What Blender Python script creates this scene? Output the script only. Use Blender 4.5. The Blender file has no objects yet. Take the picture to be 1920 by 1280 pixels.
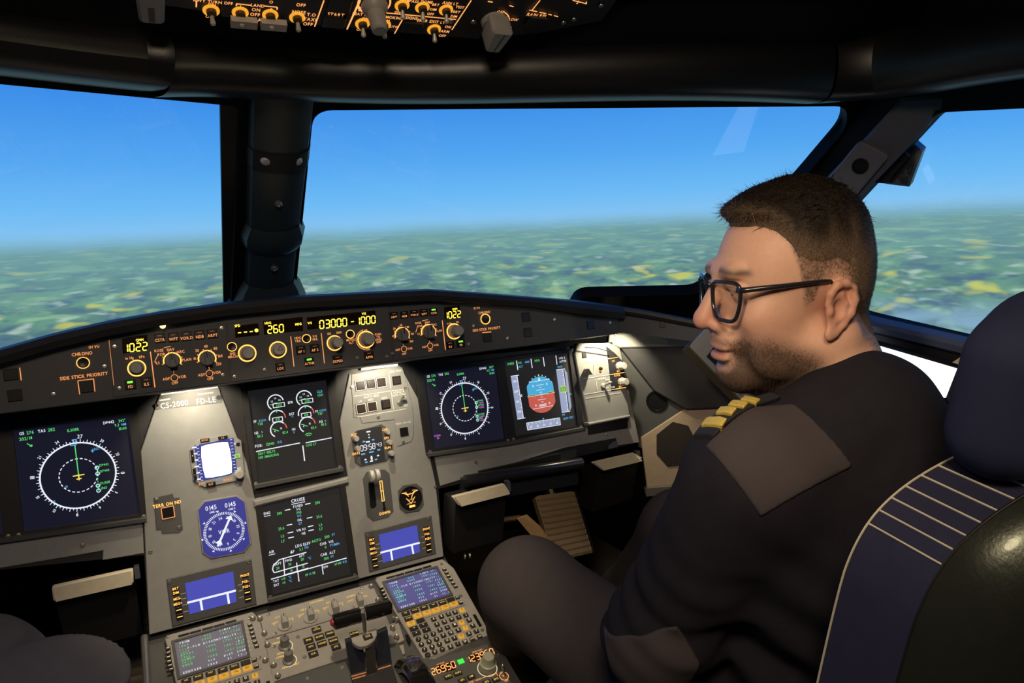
import bpy, math, random
import numpy as np
from mathutils import Matrix, Vector
random.seed(4)
rng = np.random.default_rng(7)
SC = bpy.context.scene
COL = SC.collection
# ---------------------------------------------------------------- camera
A = np.array([[0.8844887238174983, -0.46472579340341236, -0.04134772527312897],
              [0.11549080584498247, 0.1322171821430734, 0.9844696493602135],
              [-0.45204155916686545, -0.8755275859113258, 0.17061616307758165]])
_u, _s, _v = np.linalg.svd(A); A = _u @ _v
CAM = np.array([-0.2068658, -1.3096824, 0.3800158])
FPX = 1300.0
cd = bpy.data.cameras.new('camera'); cd.sensor_width = 36; cd.lens = FPX / 1920 * 36; cd.clip_start = .02
cam = bpy.data.objects.new('camera', cd); COL.objects.link(cam)
M = Matrix([list(A.T[i]) + [CAM[i]] for i in range(3)] + [[0, 0, 0, 1]])
cam.matrix_world = M
SC.camera = cam
# ---------------------------------------------------------------- world, exposure
w = bpy.data.worlds.new('world'); SC.world = w; w.use_nodes = True
w.node_tree.nodes['Background'].inputs[0].default_value = (.30, .36, .5, 1)
w.node_tree.nodes['Background'].inputs[1].default_value = .012
SC.view_settings.view_transform = 'Standard'; SC.view_settings.look = 'None'
SC.view_settings.exposure = 0; SC.view_settings.gamma = 1; SC.view_settings.use_curve_mapping = False
# ---------------------------------------------------------------- large lamps
def lamp(name, kind, loc, aim, power, col, size=.1, spot=None, blend=.5, spread=None):
    d = bpy.data.lights.new(name, kind); d.energy = power; d.color = col
    if kind == 'AREA':
        d.size = size
        if spread: d.spread = math.radians(spread)
    elif kind == 'SPOT':
        d.spot_size = math.radians(spot); d.spot_blend = blend; d.shadow_soft_size = size
    else: d.shadow_soft_size = size
    o = bpy.data.objects.new(name, d); COL.objects.link(o); o.location = loc
    o.rotation_euler = (Vector(aim) - Vector(loc)).to_track_quat('-Z', 'Y').to_euler()
    return o
lamp('cabin_reading_light', 'SPOT', (-.60, -1.30, .80), (.45, -.70, .25), 34, (1, .76, .53), .05, 27, .8)
lamp('cabin_dome_light', 'AREA', (-.3, -1.5, 1.0), (.25, -.4, -.4), 3.2, (1, .78, .55), .3, spread=100)
lamp('aft_console_light', 'SPOT', (1.05, -1.75, .10), (.5, -1.0, .02), 5.5, (1, .86, .5), .06, 60, .6)
lamp('footwell_fill', 'SPOT', (.62, .06, -.18), (.80, .36, -.42), 2.0, (1, .72, .42), .03, 80, .8)  # added fill spot that brightens the pedals, not a fitted lamp
lamp('pedestal_flood_light', 'SPOT', (-.02, -.60, .70), (.0, -.20, -.36), 26.0, (1, .80, .55), .03, 50, .6)
# ---------------------------------------------------------------- pixel <-> plane helpers
def ray(x, y):
    d = A.T @ np.array([x - 960, 640 - y, -FPX]); return d / np.linalg.norm(d)
def nrm(v): v = np.array(v, float); return v / np.linalg.norm(v)
def onplane(x, y, o, n):
    d = ray(x, y); return CAM + d * ((np.array(o) - CAM) @ n / (d @ n))
def atX(x, y, X): d = ray(x, y); return CAM + d * ((X - CAM[0]) / d[0])
def atY(x, y, Y): d = ray(x, y); return CAM + d * ((Y - CAM[1]) / d[1])
def atD(x, y, r): return CAM + ray(x, y) * r
class Fr:
    """a flat face of the cockpit: origin, right axis, up axis, normal towards the crew"""
    def __init__(s, o, u, v):
        s.o = np.array(o, float); s.u = nrm(u); v = np.array(v, float); s.v = nrm(v - s.u * (v @ s.u)); s.n = np.cross(s.u, s.v)
    def p(s, x, y, h=0):
        P = onplane(x, y, s.o + s.n * h, s.n) - s.o; return (P @ s.u, P @ s.v)
    def ps(s, pts, h=0): return [s.p(a, b, h) for a, b in pts]
    def k(s, x, y): a, b = s.p(x, y), s.p(x + 4, y); return math.hypot(a[0] - b[0], a[1] - b[1]) / 4
    def kv(s, x, y): a, b = s.p(x, y), s.p(x, y + 4); return math.hypot(a[0] - b[0], a[1] - b[1]) / 4
    def w(s, a, b, h=0): return s.o + s.u * a + s.v * b + s.n * h
    def M(s, a=0, b=0, h=0):
        P = s.w(a, b, h); return Matrix([[s.u[i], s.v[i], s.n[i], P[i]] for i in range(3)] + [[0, 0, 0, 1]])
t_ = math.radians(12.59)
MIP = Fr((0, 0, 0), (1, 0, 0), (0, math.sin(t_), math.cos(t_)))
FCU = Fr((0, -.08, .133), (1, 0, 0), (0, math.sin(.17), math.cos(.17)))
a_ = math.radians(17); PED = Fr((.257, -.064, -.287), (1, 0, 0), (0, math.cos(a_), math.sin(a_)))
a_ = math.radians(25); OVH = Fr((0, -.37, .632), (1, 0, 0), (0, -math.cos(a_), math.sin(a_)))
PB = np.array([0, .177, .239]); PT = np.array([0, -.174, .574]); s_ = math.radians(20)
WR = Fr(PB, (math.cos(s_), -math.sin(s_), 0), PT - PB)
WL = Fr(PB, (math.cos(s_), math.sin(s_), 0), PT - PB)
SR = Fr((.985, -.6, .3), (.06, -1, 0), (-.22, 0, 1))
# ---------------------------------------------------------------- materials
MATS = {}
def mat(name, col, rough=.5, metal=0, emit=None, es=1, noise=.12, scale=60, bump=0, bscale=400, spec=.5, coat=0, sheen=0):
    if name in MATS: return MATS[name]
    m = bpy.data.materials.new(name); m.use_nodes = True; nt = m.node_tree; b = nt.nodes['Principled BSDF']
    b.inputs['Roughness'].default_value = rough; b.inputs['Metallic'].default_value = metal
    b.inputs['Specular IOR Level'].default_value = spec
    if coat: b.inputs['Coat Weight'].default_value = coat; b.inputs['Coat Roughness'].default_value = .08
    if sheen: b.inputs['Sheen Weight'].default_value = sheen
    tc = nt.nodes.new('ShaderNodeTexCoord'); n = nt.nodes.new('ShaderNodeTexNoise'); n.inputs['Scale'].default_value = scale; n.inputs['Detail'].default_value = 4
    nt.links.new(tc.outputs['Object'], n.inputs['Vector'])
    r = nt.nodes.new('ShaderNodeMix'); r.data_type = 'RGBA'
    r.inputs[6].default_value = [c * (1 - noise) for c in col[:3]] + [1]; r.inputs[7].default_value = [min(1, c * (1 + noise)) for c in col[:3]] + [1]
    nt.links.new(n.outputs['Fac'], r.inputs[0]); nt.links.new(r.outputs[2], b.inputs['Base Color'])
    if bump:
        n2 = nt.nodes.new('ShaderNodeTexNoise'); n2.inputs['Scale'].default_value = bscale; n2.inputs['Detail'].default_value = 3
        nt.links.new(tc.outputs['Object'], n2.inputs['Vector'])
        bm = nt.nodes.new('ShaderNodeBump'); bm.inputs['Strength'].default_value = bump; bm.inputs['Distance'].default_value = .002
        nt.links.new(n2.outputs['Fac'], bm.inputs['Height']); nt.links.new(bm.outputs[0], b.inputs['Normal'])
    if emit: b.inputs['Emission Color'].default_value = list(emit) + [1]; b.inputs['Emission Strength'].default_value = es
    MATS[name] = m; return m
def sr(r, g, b): return tuple(((c / 255 + .055) / 1.055) ** 2.4 if c > 10 else c / 255 / 12.92 for c in (r, g, b))
grey = mat('grey_panel_paint', (.25, .255, .25), .48, bump=.12, bscale=900)
greyd = mat('dark_grey_panel_paint', (.075, .078, .08), .5, bump=.1, bscale=900)
fcug = mat('glareshield_face_paint', (.06, .06, .065), .55, bump=.1, bscale=900)
black = mat('matt_black_plastic', (.012, .012, .014), .5, bump=.08)
blackg = mat('gloss_black_plastic', (.008, .008, .009), .12, coat=.5)
hole = mat('unlit_key_black', (.006, .006, .007), .35)
vinyl = mat('black_vinyl_lining', (.006, .0065, .009), .38, bump=.08, bscale=700, spec=.75)
walk = mat('window_frame_black', (.004, .0045, .006), .65, spec=.15)
navyc = mat('ceiling_liner_navy', (.03, .034, .05), .75, bump=.1)
glare = mat('glareshield_leatherette', (.02, .021, .024), .5, bump=.3, bscale=500)
knobg = mat('warm_grey_knob_plastic', (.34, .33, .31), .42)
knobd = mat('grey_knob_plastic', (.16, .16, .16), .4)
steel = mat('screw_steel', (.55, .54, .5), .3, .9)
pillm = mat('pillar_dark_paint', (.028, .040, .048), .36, bump=.05)
trimg = mat('pillar_grey_plastic', (.09, .09, .11), .5, bump=.08)
beige = mat('beige_wall_panel', (.42, .33, .24), .6, bump=.08)
white = mat('white_print', (.75, .74, .68), .5)
def em(name, col, s, base=.02): return mat(name, (base,) * 3, .5, emit=col, es=s, noise=0)
amber = em('amber_backlight', (1, .36, .11), 1.1)
ambert = em('amber_ring_backlight', (1, .42, .08), 2.2)
ledy = em('yellow_led_segment', (1, .72, .06), 2.6)
ledr = em('red_led_segment', (1, .42, .12), 1.6)
grn = em('green_lamp', (.25, 1, .08), 1.1)
sw = em('screen_white', (.86, .9, 1), 1.0); sg = em('screen_green', (.12, .85, .22), .85); scy = em('screen_cyan', (.12, .5, .95), .9)
sm = em('screen_magenta', (.85, .2, .9), .8); sy = em('screen_yellow', (1, .8, .12), .9); sred = em('screen_red', (.9, .15, .12), .8)
scr_nd = em('screen_dark_navy', (.06, .07, .2), .09); scr_ec = em('screen_reflection_grey', (.3, .3, .33), .035); scr_b = em('screen_blue', (.045, .055, .33), .8)  # scr_ec: reflected light on the centre screens painted as faint grey glow
for m_ in (scr_nd, scr_ec, scr_b): m_.node_tree.nodes['Principled BSDF'].inputs['Roughness'].default_value = .16
# ---------------------------------------------------------------- mesh builder
GL = {}
def glyph(c):
    if c not in GL:
        cu = bpy.data.curves.new('g', 'FONT'); cu.body = c; cu.size = 1; cu.resolution_u = 2; cu.offset = .012
        o = bpy.data.objects.new('g', cu); me = o.to_mesh()
        v = np.array([q.co[:2] for q in me.vertices]) if len(me.vertices) else np.zeros((0, 2)); f = [list(p.vertices) for p in me.polygons]
        o.to_mesh_clear(); bpy.data.objects.remove(o); bpy.data.curves.remove(cu)
        GL[c] = (v, f, (v[:, 0].max() if len(v) else .25))
    return GL[c]
SEG = {'0': 'abcdef', '1': 'bc', '2': 'abged', '3': 'abgcd', '4': 'fgbc', '5': 'afgcd', '6': 'afgecd', '7': 'abc', '8': 'abcdefg', '9': 'abcdfg', '-': 'g'}
class B:
    def __init__(s): s.v = []; s.f = []; s.m = []; s.mats = []
    def mi(s, m):
        if m not in s.mats: s.mats.append(m)
        return s.mats.index(m)
    def add(s, vs, fs, m=None):
        o = len(s.v); s.v += [tuple(map(float, q)) for q in vs]; i = s.mi(m) if m else 0
        for f in fs: s.f.append([k + o for k in f]); s.m.append(i)
        return s
    def poly(s, pts, z0, z1, m=None, inset=0):
        n = len(pts); ar = sum(pts[i][0] * pts[(i + 1) % n][1] - pts[(i + 1) % n][0] * pts[i][1] for i in range(n))
        pts = list(pts) if ar > 0 else list(pts)[::-1]
        if inset:
            c = np.mean(np.array(pts), 0); P2 = []
            for i in range(n):
                p0, p1, p2 = (np.array(pts[(i + k) % n]) for k in (-1, 0, 1))
                d1, d2 = nrm(p1 - p0), nrm(p2 - p1); n1 = np.array([-d1[1], d1[0]]); n2 = np.array([-d2[1], d2[0]]); b = n1 + n2
                P2.append(p1 + b * inset / max(.5, b @ n1))
            zs = z1 - inset if z1 > z0 else z1 + inset
            vs = [(*p, z0) for p in pts] + [(*p, zs) for p in pts] + [(*p, z1) for p in P2]
            fs = [list(range(2 * n, 3 * n)), list(range(n))[::-1]] + [[j * n + i, j * n + (i + 1) % n, (j + 1) * n + (i + 1) % n, (j + 1) * n + i] for i in range(n) for j in (0, 1)]
            return s.add(vs, fs, m)
        vs = [(*p, z0) for p in pts] + [(*p, z1) for p in pts]
        return s.add(vs, [list(range(n, 2 * n)), list(range(n))[::-1]] + [[i, (i + 1) % n, n + (i + 1) % n, n + i] for i in range(n)], m)
    def flat(s, pts, z, m=None):
        n = len(pts); ar = sum(pts[i][0] * pts[(i + 1) % n][1] - pts[(i + 1) % n][0] * pts[i][1] for i in range(n))
        if ar < 0: pts = list(pts)[::-1]
        return s.add([(*p, z) for p in pts], [list(range(n))], m)
    def ring(s, outer, inner, z0, z1, m=None):
        n = len(outer); vs = [(*p, z) for z in (z0, z1) for L in (outer, inner) for p in L]; fs = []
        for i in range(n):
            j = (i + 1) % n
            fs += [[i, j, 2 * n + j, 2 * n + i], [n + j, n + i, 3 * n + i, 3 * n + j], [2 * n + i, 2 * n + j, 3 * n + j, 3 * n + i], [j, i, n + i, n + j]]
        return s.add(vs, fs, m)
    def box(s, c, d, m=None, rot=None):
        vs = np.array([(x, y, z) for x in (-.5, .5) for y in (-.5, .5) for z in (-.5, .5)]) * d
        if rot is not None: vs = vs @ np.array(rot).T
        return s.add(vs + np.array(c), [(0, 1, 3, 2), (4, 6, 7, 5), (0, 4, 5, 1), (2, 3, 7, 6), (0, 2, 6, 4), (1, 5, 7, 3)], m)
    def rect(s, c, wx, wy, z0, z1, m=None, inset=0):
        x, y = c; a, b = wx / 2, wy / 2
        return s.poly([(x - a, y - b), (x + a, y - b), (x + a, y + b), (x - a, y + b)], z0, z1, m, inset)
    def lathe(s, c, prof, seg=20, m=None, ax=None, caps=True):
        """prof: list of (r, z)"""
        n = len(prof); vs = []
        for r, z in prof:
            for k in range(seg):
                a = 2 * math.pi * k / seg; vs.append((r * math.cos(a), r * math.sin(a), z))
        vs = np.array(vs)
        if ax is not None:
            q = Vector((0, 0, 1)).rotation_difference(Vector(ax)).to_matrix(); vs = vs @ np.array(q).T
        vs = vs + np.array(c)
        fs = [[i * seg + k, i * seg + (k + 1) % seg, (i + 1) * seg + (k + 1) % seg, (i + 1) * seg + k] for i in range(n - 1) for k in range(seg)]
        if caps: fs += [list(range((n - 1) * seg, n * seg)), list(range(seg))[::-1]]
        return s.add(vs, fs, m)
    def cyl(s, c, r, z0, z1, m=None, seg=18, r2=None):
        b = min(r, abs(z1 - z0)) * .18; r2 = r if r2 is None else r2
        return s.lathe((c[0], c[1], 0), [(r, z0), (r2, z1 - b), (r2 - b, z1)], seg, m)
    def arc(s, c, r, wd, z, m=None, a0=0, a1=360, seg=40, sy=1):
        full = a1 - a0 >= 360; n = seg + (0 if full else 1); vs = []; fs = []
        for k in range(n):
            a = math.radians(a0 + (a1 - a0) * k / seg)
            for rr in (r - wd / 2, r + wd / 2): vs.append((c[0] + rr * math.cos(a), c[1] + sy * rr * math.sin(a), z))
        for k in range(seg):
            j = (k + 1) % n; fs.append([2 * k, 2 * k + 1, 2 * j + 1, 2 * j])
        return s.add(vs, fs, m)
    def line(s, p, q, wd, z, m=None):
        p, q = np.array(p, float), np.array(q, float); d = nrm(q - p); t = np.array([-d[1], d[0]]) * wd / 2
        return s.flat([p - t, q - t, q + t, p + t], z, m)
    def pline(s, pts, wd, z, m=None):
        for a, b in zip(pts, pts[1:]): s.line(a, b, wd, z, m)
        return s
    def text(s, txt, c, h, z, m=None, ang=0, mono=0, sx=.84, al=0):
        """capital height h; centred on c (al=-1: starts at c)"""
        k = h / .7; x = 0; items = []
        for ch in txt:
            if ch == ' ': x += mono or .36; continue
            v, f, wd = glyph(ch)
            if mono:
                x0 = v[:, 0].min() if len(v) else 0; items.append((v + [x + (mono - .06 - (wd - x0)) / 2 - x0, 0], f)); x += mono
            else: items.append((v + [x, 0], f)); x += wd + .07
        ca, sa = math.cos(ang), math.sin(ang)
        off = np.array([0 if al < 0 else (x if al > 0 else x / 2), .35])
        for v, f in items:
            if not len(v): continue
            q = (v - off) * k * [sx, 1]; q = np.stack([q[:, 0] * ca - q[:, 1] * sa + c[0], q[:, 0] * sa + q[:, 1] * ca + c[1], np.full(len(q), z)], 1)
            s.add(q, f, m)
        return s
    def seg7(s, txt, c, h, z, m=None, wd=.13, slant=.08, gap=.78):
        x = 0; st = []
        for ch in txt:
            if ch == '.': st.append((x - gap * .1, '.')); continue
            if ch == ':': st.append((x + .02, ':')); x += .3; continue
            if ch == ' ': x += gap * .6; continue
            st.append((x, ch)); x += gap
        tot = x - gap + .5
        G = {'a': ((0, 1), (.5, 1)), 'b': ((.5, 1), (.5, .5)), 'c': ((.5, .5), (.5, 0)), 'd': ((0, 0), (.5, 0)), 'e': ((0, .5), (0, 0)), 'f': ((0, 1), (0, .5)), 'g': ((0, .5), (.5, .5))}
        P = lambda q: (c[0] + (q[0] - tot / 2 + (q[1] - .5) * slant) * h, c[1] + (q[1] - .5) * h)
        for x0, ch in st:
            if ch == '.': s.line(P((x0, .0)), P((x0 + .12, .0)), wd * h, z, m); continue
            if ch == ':':
                for yy in (.3, .7): s.line(P((x0, yy)), P((x0 + .12, yy)), wd * h, z, m)
                continue
            for g in SEG[ch]:
                (ax, ay), (bx, by) = G[g]; e = .05
                dx, dy = (bx - ax), (by - ay); L = math.hypot(dx, dy)
                s.line(P((x0 + ax + dx / L * e, ay + dy / L * e)), P((x0 + bx - dx / L * e, by - dy / L * e)), wd * h, z, m)
        return s
    def tube(s, pts, r, m=None, seg=8, caps=True):
        pts = [np.array(p, float) for p in pts]; rs = r if hasattr(r, '__len__') else [r] * len(pts); rings = []
        up = np.array([0, 0, 1.])
        for i, p in enumerate(pts):
            d = nrm(pts[min(i + 1, len(pts) - 1)] - pts[max(i - 1, 0)])
            if abs(d @ up) > .95: up = np.array([1., 0, 0]) if abs(d[0]) < .9 else np.array([0, 1., 0])
            a = nrm(up - d * (up @ d)); b = np.cross(d, a); up = a
            rings.append([p + rs[i] * (a * math.cos(2 * math.pi * k / seg) + b * math.sin(2 * math.pi * k / seg)) for k in range(seg)])
        return s.loft(rings, m, True, caps)
    def loft(s, rings, m=None, closed=True, caps=False):
        n = len(rings[0]); vs = [q for r in rings for q in r]; fs = []; N = n if closed else n - 1
        for i in range(len(rings) - 1):
            for k in range(N): fs.append([i * n + k, i * n + (k + 1) % n, (i + 1) * n + (k + 1) % n, (i + 1) * n + k])
        if caps: fs += [list(range(n))[::-1], list(range((len(rings) - 1) * n, len(rings) * n))]
        return s.add(vs, fs, m)
    def mesh(s, name, smooth=True, off=(0, 0, 0)):
        me = bpy.data.meshes.new(name); o = np.array(off)
        me.from_pydata([tuple(np.array(q) - o) for q in s.v], [], s.f)
        for m in s.mats: me.materials.append(m)
        if len(s.mats) > 1: me.polygons.foreach_set('material_index', s.m)
        if smooth: me.polygons.foreach_set('use_smooth', [True] * len(me.polygons)); me.set_sharp_from_angle(angle=math.radians(35))
        me.update(); return me
def put(name, me, parent=None, loc=(0, 0, 0), bevel=0, fix=False):
    o = bpy.data.objects.new(name, me); COL.objects.link(o)
    if parent: o.parent = parent
    o.location = loc
    if bevel:
        b = o.modifiers.new('edge', 'BEVEL'); b.width = bevel; b.segments = 2; b.limit_method = 'ANGLE'; b.angle_limit = math.radians(40)
    return o
def tag(o, label, cat, group=None, kind=None):
    if label: o['label'] = label
    if cat: o['category'] = cat
    if group: o['group'] = group
    if kind: o['kind'] = kind
    return o
def fixn(me):
    import bmesh
    bm = bmesh.new(); bm.from_mesh(me); bmesh.ops.recalc_face_normals(bm, faces=bm.faces); bm.to_mesh(me); bm.free(); return me
class Thing:
    """an Empty at a point of a frame; parts are built in frame coordinates"""
    def __init__(s, name, label, cat, fr=None, uv=(0, 0), h=0, group=None, kind=None):
        s.fr = fr; s.o = (uv[0], uv[1], h); s.root = bpy.data.objects.new(name, None); COL.objects.link(s.root); s.root.empty_display_size = .02
        if fr: s.root.matrix_world = fr.M(uv[0], uv[1], h)
        else: s.o = (uv[0], uv[1], h); s.root.location = s.o
        tag(s.root, label, cat, group, kind)
    def part(s, name, b, parent=None, label=None, smooth=True, bevel=0, recalc=False):
        me = b.mesh(name, smooth, s.o)
        if recalc: fixn(me)
        o = put(name, me, parent or s.root, bevel=bevel)
        if label: o['label'] = label
        if name.split('_')[-1] in ('lettering', 'lines', 'graphics', 'text', 'digits', 'marks', 'markings') and name != 'pale_mark': o['kind'] = 'stuff'
        return o
    def piece(s, name, me, at, parent=None, label=None):
        o = put(name, me, parent or s.root, tuple(np.array(at) - np.array(s.o)) if parent is None else at)
        if label: o['label'] = label
        return o
def struct(name, b, frame=None, label=None, cat=None, smooth=True, recalc=False, bevel=0):
    me = b.mesh(name, smooth)
    if recalc: fixn(me)
    o = put(name, me, bevel=bevel); o['kind'] = 'structure'
    if frame: o.matrix_world = frame.M()
    if label: o['label'] = label
    return o
def rpoly(pts, r, n=4):
    """round the corners of a 2-D polygon"""
    out = []; N = len(pts)
    for i in range(N):
        p0, p1, p2 = (np.array(pts[(i + k) % N], float) for k in (-1, 0, 1)); d0, d2 = p0 - p1, p2 - p1
        rr = min(r, np.linalg.norm(d0) * .45, np.linalg.norm(d2) * .45); a, b = p1 + nrm(d0) * rr, p1 + nrm(d2) * rr
        for k in range(n + 1):
            t = k / n; out.append(tuple((1 - t) ** 2 * a + 2 * t * (1 - t) * p1 + t * t * b))
    return out
def scalep(pts, d):
    """offset a convex polygon outward by d"""
    n = len(pts); P = [np.array(p, float) for p in pts]; out = []
    ar = sum(P[i][0] * P[(i + 1) % n][1] - P[(i + 1) % n][0] * P[i][1] for i in range(n)); sg_ = 1 if ar > 0 else -1
    for i in range(n):
        p0, p1, p2 = P[i - 1], P[i], P[(i + 1) % n]; d1, d2 = nrm(p1 - p0), nrm(p2 - p1)
        n1 = sg_ * np.array([d1[1], -d1[0]]); n2 = sg_ * np.array([d2[1], -d2[0]]); b = n1 + n2; out.append(tuple(p1 + b * d / max(.4, b @ n1)))
    return out
def resamp(pts, c, n):
    """resample a star-shaped loop to n points at even angles round c"""
    P = np.array(pts) - c; out = []; N = len(P)
    for a in (n if hasattr(n, '__len__') else [2 * math.pi * k / n for k in range(n)]):
        d = np.array([math.cos(a), math.sin(a)]); best = 0
        for i in range(N):
            p, q = P[i], P[(i + 1) % N]; e = q - p; den = d[0] * e[1] - d[1] * e[0]
            if abs(den) < 1e-12: continue
            t = (p[0] * e[1] - p[1] * e[0]) / den; u = (p[0] * d[1] - p[1] * d[0]) / den
            if t > 0 and -1e-9 <= u <= 1 + 1e-9: best = max(best, t)
        out.append(tuple(np.array(c) + d * best))
    return out
SCREW = None
def screw_mesh(r=.0032, m=None):
    return B().lathe((0, 0, 0), [(r * 1.15, 0), (r, r * .35), (r * .5, r * .42), (r * .5, r * .15), (.0001, r * .15)], 12, m or steel).mesh('screw')
SCREW = screw_mesh()
# ================================================================ projection screen with the outside picture
def sky_mat():
    m = bpy.data.materials.new('projected_landscape'); m.use_nodes = True; nt = m.node_tree; nt.nodes.clear(); L = nt.links.new
    N = lambda t, **k: (lambda n: ([setattr(n, a, b) for a, b in k.items()], n)[1])(nt.nodes.new('ShaderNode' + t))
    out = N('OutputMaterial'); e = N('Emission'); L(e.outputs[0], out.inputs[0])
    tc = N('TexCoord'); sp = N('SeparateXYZ'); L(tc.outputs['Object'], sp.inputs[0])
    def mth(op, a, b=None):
        n = N('Math', operation=op)
        for i, q in enumerate((a, b)):
            if q is None: continue
            if isinstance(q, (int, float)): n.inputs[i].default_value = q
            else: L(q, n.inputs[i])
        return n.outputs[0]
    x, y, z = sp.outputs
    az = mth('ARCTAN2', x, y); el = mth('DIVIDE', z, 2.6)
    def ramp(fac, st):
        r = N('ValToRGB'); cr = r.color_ramp
        while len(cr.elements) < len(st): cr.elements.new(.5)
        for q, (p, c) in zip(cr.elements, st): q.position = p; q.color = (*sr(*c), 1)
        L(fac, r.inputs[0]); return r.outputs[0]
    def mix(f, a, b, mode='MIX'):
        n = N('Mix', data_type='RGBA', blend_type=mode)
        for i, q in ((0, f), (6, a), (7, b)):
            if isinstance(q, tuple): n.inputs[i].default_value = (*sr(*q), 1)
            elif isinstance(q, float): n.inputs[i].default_value = q
            else: L(q, n.inputs[i])
        return n.outputs[2]
    up = N('MapRange'); L(el, up.inputs[0]); up.inputs[1].default_value = 0; up.inputs[2].default_value = .30
    sky = ramp(up.outputs[0], [(0, (138, 200, 246)), (.13, (112, 190, 250)), (.33, (86, 170, 246)), (.62, (62, 146, 238)), (1, (40, 120, 228))])
    # ground: stretched patches, finer towards the horizon
    d = mth('MAXIMUM', mth('MULTIPLY', el, -1), 0.0); lg = mth('LOGARITHM', mth('ADD', d, .022), 2.718)
    def uv(sx, sy):
        c = N('CombineXYZ'); L(mth('MULTIPLY', az, sx), c.inputs[0]); L(mth('MULTIPLY', lg, sy), c.inputs[1]); return c.outputs[0]
    def noise(v, sc, det=3, dis=0, off=None):
        n = N('TexNoise'); n.inputs['Scale'].default_value = sc; n.inputs['Detail'].default_value = det; n.inputs['Distortion'].default_value = dis
        if off:
            a = N('VectorMath', operation='ADD'); L(v, a.inputs[0]); a.inputs[1].default_value = off; v = a.outputs[0]
        L(v, n.inputs['Vector']); return n.outputs['Fac']
    v1 = uv(15, 6.0)
    def sm(f, a, b):
        r = N('MapRange', interpolation_type='SMOOTHSTEP'); L(f, r.inputs[0]); r.inputs[1].default_value = a; r.inputs[2].default_value = b; return r.outputs[0]
    n1 = noise(v1, 1.0, 3, .3); n2 = noise(v1, 1.5, 2, .3, (31, 7, 0)); n3 = noise(v1, 1.3, 1.6, .25, (11, 50, 0)); n4 = noise(v1, 1.8, 1.5, .2, (71, 20, 0)); n5 = noise(uv(5, 3), 1, 2, 0, (5, 5, 5))
    g = mix(sm(n1, .38, .62), (88, 126, 132), (108, 156, 138))
    g = mix(sm(n2, .50, .72), g, (144, 188, 154)); g = mix(sm(n2, .46, .32), g, (80, 112, 140))
    g = mix(mth('MULTIPLY', sm(n3, .58, .72), sm(n5, .38, .58)), g, (200, 204, 108))
    g = mix(mth('MULTIPLY', sm(n4, .56, .74), .75), g, (190, 212, 204))
    g = mix(mth('MULTIPLY', sm(d, .115, .17), sm(n1, .3, .6)), g, (136, 174, 204))
    haze = ramp(sm(d, 0.0, .10), [(0, (122, 170, 190)), (1, (80, 130, 120))])
    hz = sm(d, .12, .0); g = mix(mth('MULTIPLY', hz, .85), g, (120, 168, 172))
    wob = mth('MULTIPLY', mth('SUBTRACT', noise(uv(7, 0), 1, 2), .5), .012)
    col = mix(sm(mth('ADD', el, wob), -.024, .012), g, sky)
    L(col, e.inputs[0]); e.inputs[1].default_value = 1.0
    return m
b = B(); rings = []
for k in range(61):
    a = math.radians(-120 + 260 * k / 60); rings.append([(2.6 * math.sin(a), 2.6 * math.cos(a), z) for z in (-1.7, -.6, .2, 1.0, 2.1)])
b.loft(rings, sky_mat(), closed=False)
scr = put('projection_screen', b.mesh('projection_screen'), loc=(0, -1.0, .38))
tag(scr, 'wide curved projection screen showing blue sky over hazy green fields beyond the windows', 'projection screen')
# ================================================================ shell
def plate(name, fr, outer, inner, h0, h1, m):
    c = np.mean(np.array(inner), 0); an = set()
    for L in (outer, inner):
        for p in L: an.add(round(math.atan2(p[1] - c[1], p[0] - c[0]) % (2 * math.pi), 5))
    an |= {round(2 * math.pi * k / 48, 5) for k in range(48)}; an = sorted(an); an = [a for i, a in enumerate(an) if i == 0 or a - an[i - 1] > 1e-4]
    return struct(name, B().ring(resamp(outer, c, an), resamp(inner, c, an), h0, h1, m), fr, recalc=True)
def clip(P, f):
    out = []
    for i in range(len(P)):
        a, b = np.array(P[i]), np.array(P[(i + 1) % len(P)]); fa, fb = f(a), f(b)
        if fa >= 0: out.append(tuple(a))
        if (fa >= 0) != (fb >= 0): out.append(tuple(a + (b - a) * fa / (fa - fb)))
    return out
inR = rpoly(WR.ps([(588, 207), (1588, 199), (1588, 240), (1510, 330), (1312, 552), (1085, 557), (1050, 620), (545, 640)]), .03, 6)
plate('wall_front_right', WR, clip([(-.6, -1.62), (1.10, -1.62), (1.10, .62), (-.6, .62)], lambda q: WR.w(*q)[0]), inR, -.03, 0, walk)
inL = rpoly(WL.ps([(452, 200), (430, 640), (-140, 700), (-300, 128), (0, 158)][::-1]), .02, 6)
plate('wall_front_left', WL, clip([(.6, -1.62), (.6, .62), (-1.10, .62), (-1.10, -1.62)], lambda q: -WL.w(*q)[0]), inL, -.03, 0, walk)
inS = rpoly(SR.ps([(1757, 211), (1925, 203), (2300, 185), (2420, 790), (1838, 645), (1640, 598), (1480, 555), (1500, 490)]), .015, 4)
plate('wall_right', SR, clip([(-1.6, -1.2), (1.7, -1.2), (1.7, 1.0), (-1.6, 1.0)], lambda q: (SR.w(*q) - WR.o) @ WR.n + .02), inS, -.03, 0, walk)
SL = Fr((-.985, -.6, .3), (.06, 1, 0), (.22, 0, 1))
inSl = [(-a, c) for a, c in inS]
plate('wall_left', SL, clip([(-1.7, -1.2), (1.6, -1.2), (1.6, 1.0), (-1.7, 1.0)], lambda q: (SL.w(*q) - WL.o) @ WL.n + .02), inSl, -.03, 0, walk)
struct('floor', B().box((0, -.6, -.80), (2.8, 3.8, .04), mat('floor_carpet', (.05, .047, .045), .9, bump=.4, bscale=300)))
struct('wall_back', B().box((0, -2.45, .1), (2.8, .05, 2.6), navyc))
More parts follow.
